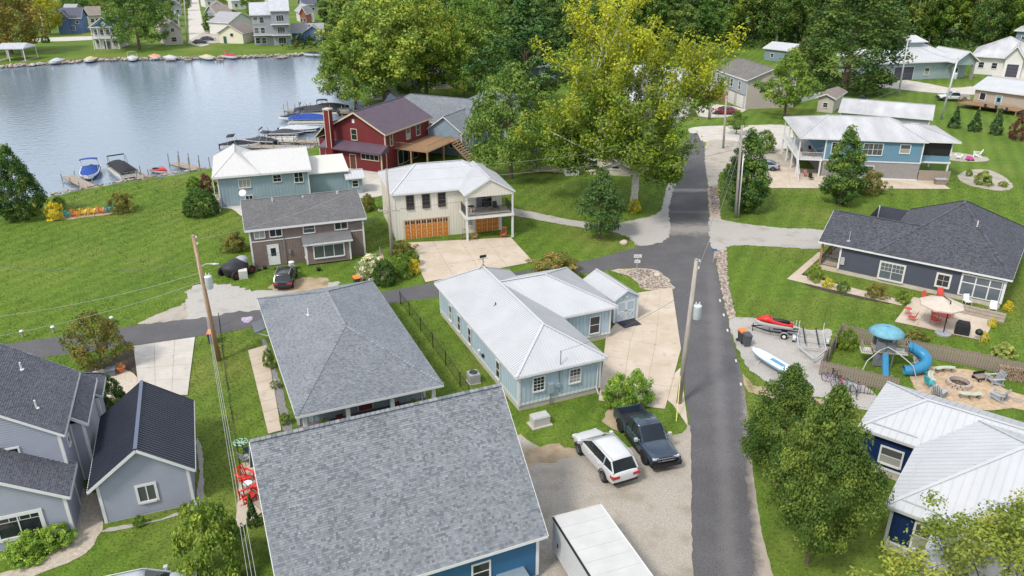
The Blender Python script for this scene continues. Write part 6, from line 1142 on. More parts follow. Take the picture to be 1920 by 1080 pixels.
# ---------------------------------------------------------------- boats
def hull(mb, L, W, D, z=0, n=12):
    rings = []
    for i in range(n+1):
        t = i/n; x = -L/2+L*t; w = W/2*(1 if t < .5 else math.sqrt(max(0, 1-((t-.5)/.5)**2.4)))+.02; up = .25*max(0, t-.4)**2; d = D*(1-.35*t**3)
        rings.append([(x, w, z+D+up), (x, w*.96, z+D*.6+up), (x, w*.6, z+D-d*.9+up*1.5), (x, 0, z+D-d+up*2), (x, -w*.6, z+D-d*.9+up*1.5), (x, -w*.96, z+D*.6+up), (x, -w, z+D+up)])
    mb.loft(rings, True, False); return rings
def boat(name, label, loc, rz, hm, cm, L=6.2, W=2.3, bimini=True, stripe=None, group=None):
    o = thing(name, label, 'boat', loc, rz, group); b = MB(); R = hull(b, L, W, .9, -.25); b.build('hull', hm, o, True)
    s = MB(); [s.beam(R[i][k], R[i+1][k], .09, .08) for i in range(len(R)-1) for k in (0, 6)]; s.build('gunwale', white, o)
    if stripe: s = MB(); [s.bas(R[i][1], (Vector(R[i+1][1])-Vector(R[i][1])), (0, 1, 0), (0, 0, 1), 0, 1, -.02, .02, -.08, .12) for i in range(len(R)-2)]; [s.bas(R[i][5], (Vector(R[i+1][5])-Vector(R[i][5])), (0, 1, 0), (0, 0, 1), 0, 1, -.02, .02, -.08, .12) for i in range(len(R)-2)]; s.build('stripe', stripe, o)
    c = MB(); rings = []
    for i in range(len(R)):
        t = i/(len(R)-1); x = R[i][0][0]; w = R[i][0][1]*.98; z = R[i][0][2]; hgt = .08+.55*max(0, math.sin(PI*min(1, t*1.15)))**1.2*(1 if t < .87 else .3); rings.append([(x, w, z+.01), (x, w*.7, z+hgt*.55), (x, 0, z+hgt), (x, -w*.7, z+hgt*.55), (x, -w, z+.01)])
    c.loft(rings, True, False); c.build('cover', cm, o, True)
    if bimini:
        q = MB(); x0 = -L*.22
        for s in (-1, 1): q.tube([(x0-.5, s*W*.46, .7), (x0-.3, s*W*.45, 2.0)], .025); q.tube([(x0+.9, s*W*.46, .7), (x0+.3, s*W*.45, 2.05)], .025)
        q.build('bimini_frame', galv, o); q = MB(); q.loft([[(x0-.55, y*W*.48, 2.0+.12*(1-y*y)) for y in (-1, -.5, 0, .5, 1)]+[(x0-.55, y*W*.48, 1.94+.12*(1-y*y)) for y in (1, .5, 0, -.5, -1)], [(x0+.6, y*W*.48, 2.08+.12*(1-y*y)) for y in (-1, -.5, 0, .5, 1)]+[(x0+.6, y*W*.48, 2.02+.12*(1-y*y)) for y in (1, .5, 0, -.5, -1)]]); q.build('bimini', cm, o, True)
    q = MB(); q.box(-L/2-.35, -L/2-.02, -.2, .2, -.1, .75); q.box(-L/2-.3, -L/2-.12, -.08, .08, -.5, -.1); q.build('outboard_motor', black, o); return o
def pontoon(name, label, loc, rz, cm, L=7, W=2.5, group=None, cover=True):
    o = thing(name, label, 'boat', loc, rz, group)
    for s in (-1, 1): b = MB(); b.tube([(-L/2, s*W*.34, .0), (L/2-.7, s*W*.34, .0), (L/2-.2, s*W*.34, .08), (L/2, s*W*.34, .2)], [.3, .3, .2, .04], 12); b.build('pontoon', galv, o, True)
    b = MB(); b.box(-L/2, L/2-.2, -W/2, W/2, .32, .42); b.build('deck', offwhite, o); b = MB()
    P = [(-L/2+.2, -W/2+.05), (L/2-.4, -W/2+.05), (L/2-.4, W/2-.05), (-L/2+.2, W/2-.05)]
    for i in range(4):
        a, c = P[i], P[(i+1) % 4]; b.beam((*a, 1.05), (*c, 1.05), .05); b.beam((*a, .75), (*c, .75), .03); k = int(math.dist(a, c)/.7)
        for j in range(k+1): b.beam((a[0]+(c[0]-a[0])*j/k, a[1]+(c[1]-a[1])*j/k, .42), (a[0]+(c[0]-a[0])*j/k, a[1]+(c[1]-a[1])*j/k, 1.05), .03)
    b.build('rail', galv, o); b = MB()
    for i in range(4): a, c = P[i], P[(i+1) % 4]; b.beam((*a, .6), (*c, .6), .015, .25)
    b.build('rail_panel', offwhite, o)
    if cover:
        c = MB(); rings = []
        for i in range(9): t = i/8; x = -L/2+.15+t*(L-.5); hh = .15+.75*math.sin(PI*min(max(t*.9+.1, 0), 1)); rings.append([(x, y*W*.5, 1.08+hh*(1-abs(y)**1.5)) for y in (-1, -.6, -.2, .2, .6, 1)])
        c.loft(rings, True, False); c.build('cover', cm, o, True)
    q = MB(); x0 = -L*.28
    for s in (-1, 1): q.tube([(x0-.6, s*W*.46, 1.0), (x0-.5, s*W*.46, 2.35)], .025); q.tube([(x0+.9, s*W*.46, 1.0), (x0+.2, s*W*.46, 2.35)], .025)
    q.tube([(x0-.5, -W*.46, 2.35), (x0-.5, W*.46, 2.35)], .09); q.build('folded_bimini', cm, o); return o
def jetski(name, label, loc, rz, m_, z=0):
    o = thing(name, label, 'jet ski', (loc[0], loc[1], z), rz); b = MB(); rings = []
    for i in range(9): t = i/8; x = -1.5+3*t; w = .55*(1 if t < .55 else math.sqrt(max(.002, 1-((t-.55)/.45)**2))); rings.append([(x, w, .42+.1*t), (x, w*.9, .15), (x, 0, .0+.12*t*t), (x, -w*.9, .15), (x, -w, .42+.1*t)])
    b.loft(rings, True, False); b.build('hull', white, o, True); c = MB()
    c.loft([[(x, w, .42+.1*(x+1.5)/3), (x, w*.6, h), (x, -w*.6, h), (x, -w, .42+.1*(x+1.5)/3)] for x, w, h in ((-1.45, .5, .5), (-.6, .48, .55), (.1, .46, .66), (.6, .44, .95), (1.0, .36, .8), (1.45, .12, .6))]); c.build('deck', m_, o, True)
    s = MB(); s.loft([[(x, .2, .55), (x, .14, h), (x, -.14, h), (x, -.2, .55)] for x, h in ((-1.2, .68), (-.6, .78), (0, .74), (.25, .7))]); s.build('seat', black, o, True); s = MB(); s.tube([(.35, -.35, 1.05), (.45, -.1, 1.0), (.45, .1, 1.0), (.35, .35, 1.05)], .025); s.build('handlebar', black, o); return o
hullw = mat('gelcoat_white', (.76, .77, .78), .2, .03, spec=.5); cb = mat('blue_canvas', (.02, .06, .26), .8, .15, 3); ck = mat('black_canvas', (.022, .022, .026), .75, .2, 3)
a = at(170, 330, WZ); boat('speed_boat', 'white speedboat with blue cover and bimini moored at the near dock', (a.x, a.y, WZ+.1), D2R(-68), hullw, cb, 6.4, 2.4, True, cb)
a = at(226, 330, WZ); pontoon('pontoon_boat', 'pontoon boat with black cover moored beside the blue-covered speedboat', (a.x+.3, a.y+.4, WZ+.1), D2R(-50), ck, 7.2)
a = at(300, 325, WZ); jetski('jet_ski', 'red jet ski pulled up at the lawn edge of the lake', (a.x, a.y), D2R(-25), red, WZ+.02)
a = at(594, 217, WZ); pontoon('pontoon_boat', 'pontoon boat with dark grey cover moored behind the red house', (a.x, a.y, WZ+.1), D2R(8), mat('charcoal_canvas', (.05, .052, .06), .75, .2, 3), 8.5, 2.6); a = at(583, 233, WZ); pontoon('pontoon_boat', 'pontoon boat with navy cover moored nearest the red chimney', (a.x, a.y, WZ+.1), D2R(4), cb, 7.8, 2.5)
a = at(563, 248, WZ); boat('speed_boat', 'white and navy open boat moored off the dock by the red house', (a.x, a.y, WZ+.1), D2R(5), paint('navy_hull', (.01, .02, .09)), mat('grey_canvas', (.42, .44, .47), .7, .1), 7.0, 2.4, False, white); a = at(520, 268, WZ); pontoon('pontoon_boat', 'pontoon boat with tan deck and no cover by the end dock', (a.x, a.y, WZ+.1), D2R(3), ck, 7, 2.4, cover=False)
a = at(452, 278, WZ); boat('speed_boat', 'black-covered boat moored behind the teal cottage', (a.x, a.y, WZ+.1), D2R(10), hullw, ck, 6, 2.3, True)
a = at(3, 384, WZ); boat('speed_boat', 'dark-covered white boat at the lake edge behind the ovoid lawn tree', (a.x, a.y+1, WZ+.1), D2R(-70), hullw, ck, 5.5, 2.2, False)
for i, (px, py, m_, cv, lb) in enumerate(((112, 109, hullw, 'grey_canvas', 'grey boat moored at the far stone bank'), (175, 106, hullw, 'tan_canvas', 'tan-covered boat moored before the white columned house'), (254, 104, hullw, 'grey_canvas', 'white pontoon boat on the far bank below the dark tree'), (296, 101, hullw, 'coral_canvas', 'coral-covered boat on the far bank'), (325, 103, hullw, 'grey_canvas', 'white boat beside the coral-covered boat'), (394, 102, hullw, 'tan_canvas', 'beige boat at the far bank below the street end'), (436, 100, hullw, 'rose_canvas', 'red and white boat on a lift below the cream garage'), (592, 96, hullw, 'black_canvas', 'small dark boat at the far jetty by the denim cottage'))):
    cv_ = MATS.get(cv) or mat(cv, {'tan_canvas': (.5, .38, .22), 'coral_canvas': (.6, .25, .16), 'rose_canvas': (.45, .03, .06)}.get(cv, (.4, .4, .4)), .75, .1); a = at(px, py+9, WZ); boat('moored_boat', lb, (a.x, a.y-1.5, WZ+.25), D2R(-80+7*i), m_, cv_, 6, 2.6, i in (2, 6))
# docks: posts and planks one by one
def dock(label, p0, p1, wd, np_=4, postz=1.0, group='docks'):
    A_, B_ = at(*p0, -.1), at(*p1, -.1); d = B_-A_; L = d.length; o = thing('dock', label, 'dock', (A_.x, A_.y, 0), math.atan2(d.y, d.x)); k = max(3, int(L/.42))
    me = MB().box(0, L/k-.02, -wd/2, wd/2, -.14, -.08).mesh('plank'); me.materials.append(wood)
    for i in range(k): inst('plank', me, o, Matrix.Translation((i*L/k, 0, .004*((i*7) % 3))))
    for s in (-1, 1): b = MB(); b.box(0, L, s*wd*.4-.05, s*wd*.4+.05, -.3, -.145); b.build('stringer', wood, o)
    pm_ = MB().tube([(0, 0, -1.7), (0, 0, postz)], .07).mesh('post'); pm_.materials.append(wood)
    for i in range(np_):
        for s in (-1, 1): inst('post', pm_, o, Matrix.Translation((.15+i*(L-.3)/(np_-1), s*(wd/2+.07), 0)))
    return o
a = at(606, 206, WZ); boat('speed_boat', 'small boat with black bimini moored at the end of the long dock', (a.x, a.y, WZ+.1), D2R(100), hullw, ck, 5.5, 2.2, True); a = at(540, 256, WZ); boat('fishing_boat', 'low grey fishing boat between the docks by the red house', (a.x, a.y, WZ+.1), D2R(6), mat('dark_hull', (.06, .07, .09), .4), MATS['charcoal_canvas'], 6, 2.0, False)
a = at(622, 212, WZ); pontoon('pontoon_boat', 'black-covered pontoon boat closest to the shore trees behind the red house', (a.x, a.y, WZ+.1), D2R(12), ck, 7.5, 2.5); a = at(598, 226, WZ); boat('speed_boat', 'white boat with black cover squeezed between the two covered pontoon boats', (a.x-4.5, a.y, WZ+.1), D2R(186), hullw, ck, 5.8, 2.1, True); a = at(500, 271, WZ); boat('fishing_boat', 'dark green fishing boat at the outer end of the shore dock', (a.x-1, a.y, WZ+.1), D2R(170), mat('green_hull', (.03, .07, .06), .4), MATS['charcoal_canvas'], 5.5, 2.0, True)
dock('weathered dock on the near side of the blue-covered speedboat', (127, 330), (180, 356), 1.6, 4, .5); dock('short dock between the pontoon boat and the jet ski', (252, 325), (284, 338), 1.5, 3, .9); dock('tall-posted dock beside the teal cottage', (326, 306), (386, 319), 1.6, 4, 1.6); dock('long dock behind the boats by the red house', (535, 207), (690, 212), 1.8, 8, 1.4); dock('dock between the covered pontoon boats and the open boat', (490, 262), (600, 266), 1.8, 6, .8); dock('shore dock by the teal cottage and red house', (470, 274), (588, 276), 2.0, 6, .6); dock('small jetty on the far bank by the denim cottage', (585, 104), (600, 103), 2, 3, .8); dock('stone-stepped jetty below the three-storey house', (522, 108), (535, 105), 3, 3, .3)
for i, x in enumerate((205, 240, 310, 345, 405)): dock('low wooden landing along the far bank', (x, 112), (x+14, 111.5), 2, 3, .5)['group'] = 'landings along the far bank'
# ---------------------------------------------------------------- utility poles and wires
def px_height(b, ty):
    c, s = math.cos(PITCH), math.sin(PITCH); lo, hi = 0, 40
    for _ in range(40):
        m = (lo+hi)/2; yy = 540-FPX*(b.y*s+(m-CAM_H)*c)/(b.y*c-(m-CAM_H)*s)
        if yy > ty: lo = m
        else: hi = m
    return lo
def pole(label, bx, by, tx, ty, m_, r=.15, arm=None, can=None, lamp=None, name='utility_pole'):
    b = at(bx, by); h = px_height(b, ty); o = thing(name, label, 'utility pole', b); yy = at(tx, ty, h); lean = (yy.x-b.x, 0)
    mb = MB(); mb.tube([(0, 0, -.05), (lean[0]*.5, 0, h*.5), (lean[0], 0, h)], [r*1.15, r, r*.75], 10); mb.build('pole', m_, o, True); X = lambda z: lean[0]*z/h
    q = MB(); q.lathe([(r*.8, 0), (r*.8, .05), (.01, .12)], 10, (lean[0], 0, h)); q.build('pole_cap', grey_metal, o)
    for i in range(2):
        q = MB(); z = h-.15-i*.5; q.lathe([(.03, 0), (.07, .03), (.05, .08), (.07, .12), (.02, .18)], 8, (X(z)+r+.03, 0, z)); q.build('insulator', offwhite, o)
    if arm: q = MB(); z = h-arm; q.beam((X(z)-1.1, -.12, z), (X(z)+1.1, -.12, z), .1, .12); q.build('crossarm', m_, o); [MB().lathe([(.03, 0), (.06, .05), (.02, .14)], 8, (X(z)+dx, -.12, z+.06)).build('insulator', offwhite, o) for dx in (-1, -.5, .5, 1)]
    if can:
        z, sx, hh = can; q = MB(); q.lathe([(.24, 0), (.28, .04), (.28, hh), (.29, hh+.02), (.26, hh+.07), (.02, hh+.1)], 16, (X(z)+sx*.46, -.05, z)); t = q.build('transformer', mat('transformer_grey', (.55, .60, .62), .45, .05), o, True); q = MB(); [q.lathe([(.03, 0), (.05, .06), (.03, .1), (.05, .14), (.015, .25)], 8, (X(z)+sx*.46+dx, -.05, z+hh+.08)) for dx in (-.12, .12)]; q.build('bushing', offwhite, t); q = MB(); q.box(min(X(z), X(z)+sx*.2), max(X(z), X(z)+sx*.2), -.1, .1, z+.2, z+.32); q.build('bracket', grey_metal, o)
    if lamp: z, sx = lamp; q = MB(); q.tube([(X(z), 0, z), (X(z)+sx*.6, -.2, z+.35), (X(z)+sx*1.1, -.3, z+.4)], .03); q.build('lamp_arm', galv, o); q = MB(); q.loft([[(X(z)+sx*(1.0+t*.6), -.3+y*.14*w_, z+.38+zz*.08) for y, zz in ((-1, 0), (0, 1), (1, 0), (0, -.7))] for t, w_ in ((0, .5), (.5, 1), (1, .5))]); q.build('lamp_head', galv, o, True)
    return o, b+Vector((lean[0], 0, h)), h
P1, t1, h1 = pole('brown wooden utility pole with transformer beside the lane and orange bin', 411, 676, 362, 443, polewood, .17, None, (6.2, 1, .95), (7.9, 1)); P2, t2, h2 = pole('grey utility pole with transformer at the edge of the concrete drive', 1273, 756, 1306, 487, polegrey, .17, None, (6.7, 1, .95))
P3, t3, h3 = pole('greenish utility pole with crossarm beside the flag', 736, 486, 724, 318, polegrey, .16, 4.2); P4, t4, h4 = pole('tall utility pole with street lamp by the columnar tree', 1379, 408, 1391, 236, polegrey, .16, None, None, (8.3, -1)); P4b, t4b, h4b = pole('thin galvanised service pole beside the lamp pole', 1384, 409, 1394, 290, galv, .09)
P5, t5, h5 = pole('utility pole on the far gravel by the road bend', 1356, 278, 1362, 180, polegrey, .16); P6, t6, h6 = pole('utility pole in front of the split-level house', 1329, 224, 1336, 128, polegrey, .16); P6b, _, _ = pole('slim pipe pole close to the split-level house', 1332, 224, 1339, 148, galv, .08); P7, t7, h7 = pole('utility pole on the rise before the sage ranch house', 1684, 181, 1703, 72, galv, .17); P8, t8, h8 = pole('utility pole with transformer by the white pickup', 1764, 224, 1796, 110, galv, .17, None, (7.3, 1, .95)); P9, t9, h9 = pole('utility pole by the golden tree across the lake', 85, 70, 74, 20, polegrey, .2); P10, t10, h10 = pole('utility pole behind the sycamore crown', 1111, 240, 1110, 62, polegrey, .17); P11, t11, h11 = pole('utility pole beside the far street', 352, 86, 345, 0, polegrey, .2)
wirem = mat('wire', (.10, .10, .11), .5, .05); wirew = mat('bright_wire', (.36, .36, .35), .5, .05)
def wire(label, a, b, sag=.5, r=.016, m_=None):
    a, b = Vector(a), Vector(b); pts = [a.lerp(b, i/16)+Vector((0, 0, -sag*4*(i/16)*(1-i/16))) for i in range(17)]; tag(MB().tube(pts, r, 5).build('power_line', m_ or wirem), label, 'power line')
V3 = Vector
wire('power line from the greenish pole to the lamp pole', t3-V3((0, 0, .2)), t4-V3((0, 0, .4)), .7, .010, wirew); wire('lower cable from the crossarm pole to the lamp pole', t3-V3((0, 0, 1.2)), t4-V3((0, 0, 1.8)), .8, .010, wirew); wire('third cable between the crossarm pole and the lamp pole', t3-V3((0, 0, 4.2)), t4-V3((0, 0, 2.6)), .7, .016)
wire('power line from the brown pole to the crossarm pole', t1-V3((0, 0, .3)), t3-V3((0, 0, .3)), .8, .010, wirew); wire('lower cable from the brown pole to the crossarm pole', t1-V3((0, 0, 2.4)), t3-V3((0, 0, 4.3)), .9, .016)
far1 = at(-300, 560, 7.5); wire('upper wire from the brown pole over the lake lawn', t1-V3((0, 0, 2.2)), at(-120, 480, 8), .9, .016); wire('middle wire from the brown pole over the lake lawn', t1-V3((0, 0, 2.9)), at(-140, 608, 5.6), .6, .011, wirew); wire('lowest wire from the brown pole over the lake lawn', t1-V3((0, 0, 3.6)), at(-140, 652, 4.6), .6, .011, wirew)
for i, (dz, px) in enumerate(((.15, 480), (.75, 472), (1.5, 464))):
    e = at(px, 1080, 8.2-i*.35); d = e-t1; wire(('top', 'middle', 'bottom')[i]+' line of the three running from the brown pole past the grey outbuilding', t1-V3((0, 0, dz)), t1+d*1.45, .35, .010, wirew)
wire('power line from the transformer pole to the lamp pole', t2-V3((0, 0, .2)), t4-V3((0, 0, 1.0)), .6, .014); wire('lower cable from the transformer pole to the lamp pole', t2-V3((0, 0, 1.2)), t4-V3((0, 0, 3.2)), .7, .010, wirew); mast = LB.matrix_basis @ V3((3.45, .2, 4.2)); wire('service drop from the transformer pole to the metal-roofed house', t2-V3((0, 0, 2.0)), mast, .5, .012)
wire('service drop from the crossarm pole to the taupe house', t3-V3((0, 0, 4.4)), BR.matrix_basis @ V3((3.4, .3, 3.0)), .5, .012); wire('power line from the lamp pole to the far gravel pole', t4-V3((0, 0, .3)), t5-V3((0, 0, .3)), .5, .016); wire('power line from the far gravel pole to the split-level house pole', t5-V3((0, 0, .3)), t6-V3((0, 0, .3)), .5, .016); wire('service drop from the lamp pole to the raised house', t4-V3((0, 0, 3.4)), BL.matrix_basis @ V3((6, .3, 5.2)), .7, .010, wirew); wire('long line from the lamp pole past the raised house to the rise', t4-V3((0, 0, 1.0)), t8-V3((0, 0, .4)), 1.5, .010, wirew); wire('power line between the two poles on the rise', t7-V3((0, 0, .3)), t8-V3((0, 0, .3)), .5, .02)
for i, q in enumerate((at(1350, 405), at(1358, 407), at(1362, 414), at(1376, 409))): wire('guy wire '+('at the outer anchor', 'at the second anchor', 'at the verge anchor', 'close to the pole')[i]+' of the lamp pole', t4-V3((0, 0, .6+i*.9)), q, 0, .012)
tag(MB().tube([at(1268, 790), at(1276, 700, 2.4)], .035, 6).build('guy_guard', mat('guard_yellow', (.6, .6, .2), .5, .1)), 'pale yellow guy guard at the grey transformer pole', 'pole guard')
# ---------------------------------------------------------------- street furniture, signs, bins
g = thing('street_sign', 'white street-name signs on a post at the stone bed', 'street sign', at(1193, 520)); b = MB(); b.tube([(0, 0, 0), (0, 0, 2.4)], .03); b.build('post', galv, g)
for z, w_ in ((2.25, .75), (1.7, .55)): b = MB(); b.box(-w_/2, w_/2, -.05, -.032, z-.16, z+.16); s = b.build('sign_plate', white, g); c = MB(); [c.box(-w_/2+.1+i*.11, -w_/2+.16+i*.11, -.056, -.051, z-.06, z+.06) for i in range(int((w_-.2)/.11))]; c.build('lettering', grey_metal, s)
b = MB(); b.add([(-.35, -.045, 2.2), (.1, -.045, 2.05), (.35, -.045, 2.3), (-.2, -.045, 2.5)], [(0, 1, 2, 3)]); g2 = thing('utility_sign', 'small blue and white sign beside the road verge stones', 'sign', at(1337, 492)); b = MB(); b.tube([(0, 0, 0), (0, 0, 1.5)], .025); b.build('post', galv, g2); b = MB(); b.box(-.3, .25, -.04, -.02, 1.25, 1.5); b.build('sign_plate', mat('sign_blue', (.06, .14, .35), .5), g2)
hy = thing('fire_hydrant', 'yellow fire hydrant on the grass verge by the lamp pole', 'hydrant', at(1347, 365)); ym = mat('hydrant_yellow', (.62, .47, .05), .5, .08); b = MB(); b.lathe([(.17, 0), (.17, .05), (.12, .08), (.12, .5), (.16, .52), (.16, .57), (.12, .6), (.08, .72), (.03, .76)], 12); b.build('barrel', ym, hy, True)
for s in (-1, 1): b = MB(); b.lathe([(.06, 0), (.06, s*.1), (.08, s*.11), (.08, s*.16)], 10, (s*.1, 0, .42), 'x'); b.build('nozzle', ym, hy)
def bin_(label, loc, rz, bm_, lm): o = thing('wheelie_bin', label, 'bin', loc, rz); b = MB(); b.loft([[(-.24, -.26, .06), (.24, -.26, .06), (.24, .26, .06), (-.24, .26, .06)], [(-.29, -.34, .98), (.29, -.34, .98), (.29, .34, .98), (-.29, .34, .98)]]); b.build('body', bm_, o); b = MB(); b.loft([[(-.32, -.38, .985), (.32, -.38, .985), (.32, .38, .985), (-.32, .38, .985)], [(-.28, -.3, 1.1), (.28, -.3, 1.1), (.28, .36, 1.1), (-.28, .36, 1.1)]]); b.build('lid', lm, o); [MB().lathe([(.02, 0), (.12, 0), (.12, .06), (.02, .06)], 12, (s*.29-.03, .28, .12), 'x').build('wheel', rubber, o) for s in (-1, 1)]; b = MB(); b.tube([(-.24, .42, .95), (.24, .42, .95)], .02); b.build('handle', black, o); return o
dkbin = mat('dark_bin', (.05, .055, .06), .5, .08); bin_('black wheelie bin with orange lid on the gravel pad', at(1391, 641), .3, dkbin, orange); bin_('plain dark grey wheelie bin next to the orange-lidded one', at(1399, 648), .1, mat('grey_bin', (.08, .085, .09), .5, .08), mat('grey_lid', (.07, .075, .08), .5, .08)); bin_('black wheelie bin with orange lid behind the brown utility pole', at(399, 643), .2, dkbin, orange); bin_('dark bin with orange lid behind the hip-roofed cottage', at(670, 538), .5, dkbin, orange)
# air conditioner and generator by the pale blue house
ac = thing('air_conditioner', 'grey round-grilled air conditioner beside the pale blue wall', 'air conditioner', at(888, 716), D2R(23)); b = MB(); b.box(-.45, .45, -.45, .45, 0, .06); b.build('pad', concwall, ac); b = MB(); b.loft([[(x*s, y*s, z) for x, y in ((-.4, -.4), (.4, -.4), (.4, .4), (-.4, .4))] for s, z in ((1, .06), (1, .75), (.92, .82))]); b.build('casing', mat('ac_grey', (.36, .36, .37), .5, .08), ac); b = MB(); [b.box(-.405, .405, -.405, .405, .12+i*.09, .135+i*.09) for i in range(7)]; b.build('louvres', grey_metal, ac); b = MB(); b.lathe([(.02, .825), (.33, .825), (.33, .84), (.02, .84)], 20); b.build('fan_opening', black, ac); b = MB(); [b.tube([(rr*math.cos(k*PI/12), rr*math.sin(k*PI/12), .855) for k in range(25)], .008, 4) for rr in (.1, .2, .3)]; b.build('fan_grille', grey_metal, ac)
gn = thing('generator', 'pale grey standby generator on a concrete pad below the meter box', 'generator', at(1012, 796), D2R(24)); b = MB(); b.box(-.75, .75, -.5, .5, 0, .1); b.build('pad', concwall, gn); b = MB(); b.box(-.6, .6, -.36, .36, .1, .68); b.build('casing', mat('gen_grey', (.46, .45, .43), .5, .05), gn); b = MB(); b.loft([[(-.63, -.39, .69), (.63, -.39, .69), (.63, .39, .69), (-.63, .39, .69)], [(-.58, -.34, .8), (.58, -.34, .8), (.58, .34, .8), (-.58, .34, .8)]]); b.build('lid', mat('gen_lid', (.42, .41, .40), .5, .05), gn)
# flag on a pole, US flag geometry
def flag(label, loc, h, w, dr, rz): 
    o = thing('flag_pole', label, 'flag', loc, rz); b = MB(); b.tube([(0, 0, 0), (0, 0, h)], .025); b.build('pole', galv, o); fl = MB(); fh = w*.55
    def q(u, v): return (u*w*dr+.02, .06*math.sin(u*7), h-.1-v*fh-u*w*.75)
    for col, rows in ((red, range(0, 13, 2)), (white, range(1, 13, 2))):
        m_ = MB()
        for i in rows:
            for k in range(8):
                if i < 7 and k < 3: continue
                m_.add([q(k/8, i/13), q((k+1)/8, i/13), q((k+1)/8, (i+1)/13), q(k/8, (i+1)/13)], [(0, 1, 2, 3)])
        m_.build('stripes', col, o)
    m_ = MB(); [m_.add([q(k/8, 0), q((k+1)/8, 0), q((k+1)/8, 7/13), q(k/8, 7/13)], [(0, 1, 2, 3)]) for k in range(3)]; c = m_.build('canton', mat('flag_blue', (.01, .02, .12), .7), o); m_ = MB()
    for i in range(5):
        for k in range(6): p = Vector(q((k+.5)/16, (i+.5)/9.6)); m_.add([p+Vector((-.02, -.006, 0)), p+Vector((0, -.006, -.02)), p+Vector((.02, -.006, 0)), p+Vector((0, -.006, .02))], [(0, 1, 2, 3)])
    m_.build('stars', white, c); return o
flag('flag with red and white stripes hanging beside the pale flowering shrub', at(716, 520), 3.2, 1.7, .25, 0); flag('flag with red and white stripes below the navy house eave', at(1738, 1080), 2.4, 1.0, .5, .3)
# lawn posts with lamps, chain-link fence by the cottage, pole fence
for i, (px, py) in enumerate(((43, 632), (101, 624), (156, 616), (211, 606))): o = thing('lawn_post', 'short brown lawn post with a white cap along the lane', 'post', at(px, py), 0, 'capped lawn posts'); b = MB(); b.box(-.07, .07, -.07, .07, 0, .5); b.build('stake', wood, o); b = MB(); b.lathe([(.16, .5), (.17, .56), (.1, .64), (.02, .66)], 12); b.build('cap', white, o)
def fence_run(root, pts, h, m_, mesh=True):
    for a, b_ in zip(pts, pts[1:]):
        if mesh:
            q = MB(); q.tube([a+V3((0, 0, h)), b_+V3((0, 0, h))], .02, 5); q.tube([a+V3((0, 0, .08)), b_+V3((0, 0, .08))], .01, 4); L = (b_-a).length; k = int(L/.16)
            for i in range(k): q.beam(a.lerp(b_, i/k)+V3((0, 0, .05)), a.lerp(b_, (i+1)/k)+V3((0, 0, h)), .006); q.beam(a.lerp(b_, i/k)+V3((0, 0, h)), a.lerp(b_, (i+1)/k)+V3((0, 0, .05)), .006)
            q.build('wire_mesh', m_, root)
    for p in pts: q = MB(); q.tube([p, p+V3((0, 0, h+.08))], .035, 8); q.build('post', m_, root)
fn = thing('wire_fence', 'black wire fence between the hip-roofed cottage and the pale blue house', 'fence'); fence_run(fn, [at(*p) for p in ((751, 570), (768, 592), (789, 620), (812, 652), (836, 685), (863, 725), (880, 750))], 1.2, black)
fn = thing('wire_fence', 'low black wire fence between the patio and the grey outbuilding lawn', 'fence'); fence_run(fn, [at(*p) for p in ((413, 610), (420, 672), (428, 730), (437, 790), (448, 860), (458, 930), (500, 968))], 1.1, black, True)
# white picket fence by the split level
pf = thing('picket_fence', 'white picket fence behind the small leafy tree', 'fence'); pm_ = MB().box(-.05, .05, -.012, .012, .05, 1.2).mesh('picket'); pm_.materials.append(white); A_, B_ = at(1490, 195), at(1540, 183); n_ = 46
for i in range(n_): inst('picket', pm_, pf, Matrix.Translation(A_.lerp(B_, i/(n_-1))))
for z in (.35, .95): q = MB(); q.beam(A_+V3((0, .03, z)), B_+V3((0, .03, z)), .04, .08); q.build('rail', white, pf)
of = thing('board_fence', 'orange-stained board fence beside the sage ranch house', 'fence'); pm_ = MB().box(-.14, .14, -.02, .02, 0, 1.9).mesh('board'); pm_.materials.append(mat('orange_board', (.55, .25, .06), .6, .12)); A_, B_ = at(1608, 155), at(1662, 152)
for i in range(40): inst('board', pm_, of, Matrix.Translation(A_.lerp(B_, i/39)))
# ---------------------------------------------------------------- garden furniture and small things
def adirondack(name, label, loc, rz, m_, group=None, s=1.0):
    'faces +x'
    o = thing(name, label, 'chair', loc, rz, group); o.scale = (s, s, s)
    b = MB(); [b.add([(x, -.27, z), (x+.09, -.27, z+.025), (x+.09, .27, z+.025), (x, .27, z), (x, -.27, z-.02), (x+.09, -.27, z+.005), (x+.09, .27, z+.005), (x, .27, z-.02)], [(0, 1, 2, 3), (7, 6, 5, 4), (0, 4, 5, 1), (1, 5, 6, 2), (2, 6, 7, 3), (3, 7, 4, 0)]) for x, z in ((-.22+.105*i, .22+.03*i) for i in range(5))]; b.build('seat', m_, o)
    b = MB(); [b.beam((-.22, y, .22), (-.58, y*1.25, .95-abs(y)*.28), .095, .022, (0, 1, 0)) for y in (-.22, -.11, 0, .11, .22)]; b.beam((-.45, -.28, .7), (-.45, .28, .7), .06, .03); b.build('backrest', m_, o)
    for q in (-1, 1):
        b = MB(); b.box(-.48, .38, q*.36-.075, q*.36+.075, .54, .565); b.build('armrest', m_, o); b = MB(); b.beam((.28, q*.31, 0), (.28, q*.31, .54), .1, .03, (0, 1, 0)); b.build('leg', m_, o); b = MB(); b.beam((.3, q*.28, .33), (-.62, q*.28, .03), .11, .03, (0, 1, 0)); b.build('leg', m_, o); b = MB(); b.beam((-.42, q*.31, .12), (-.42, q*.33, .54), .06, .03); b.build('arm_support', m_, o)
    return o
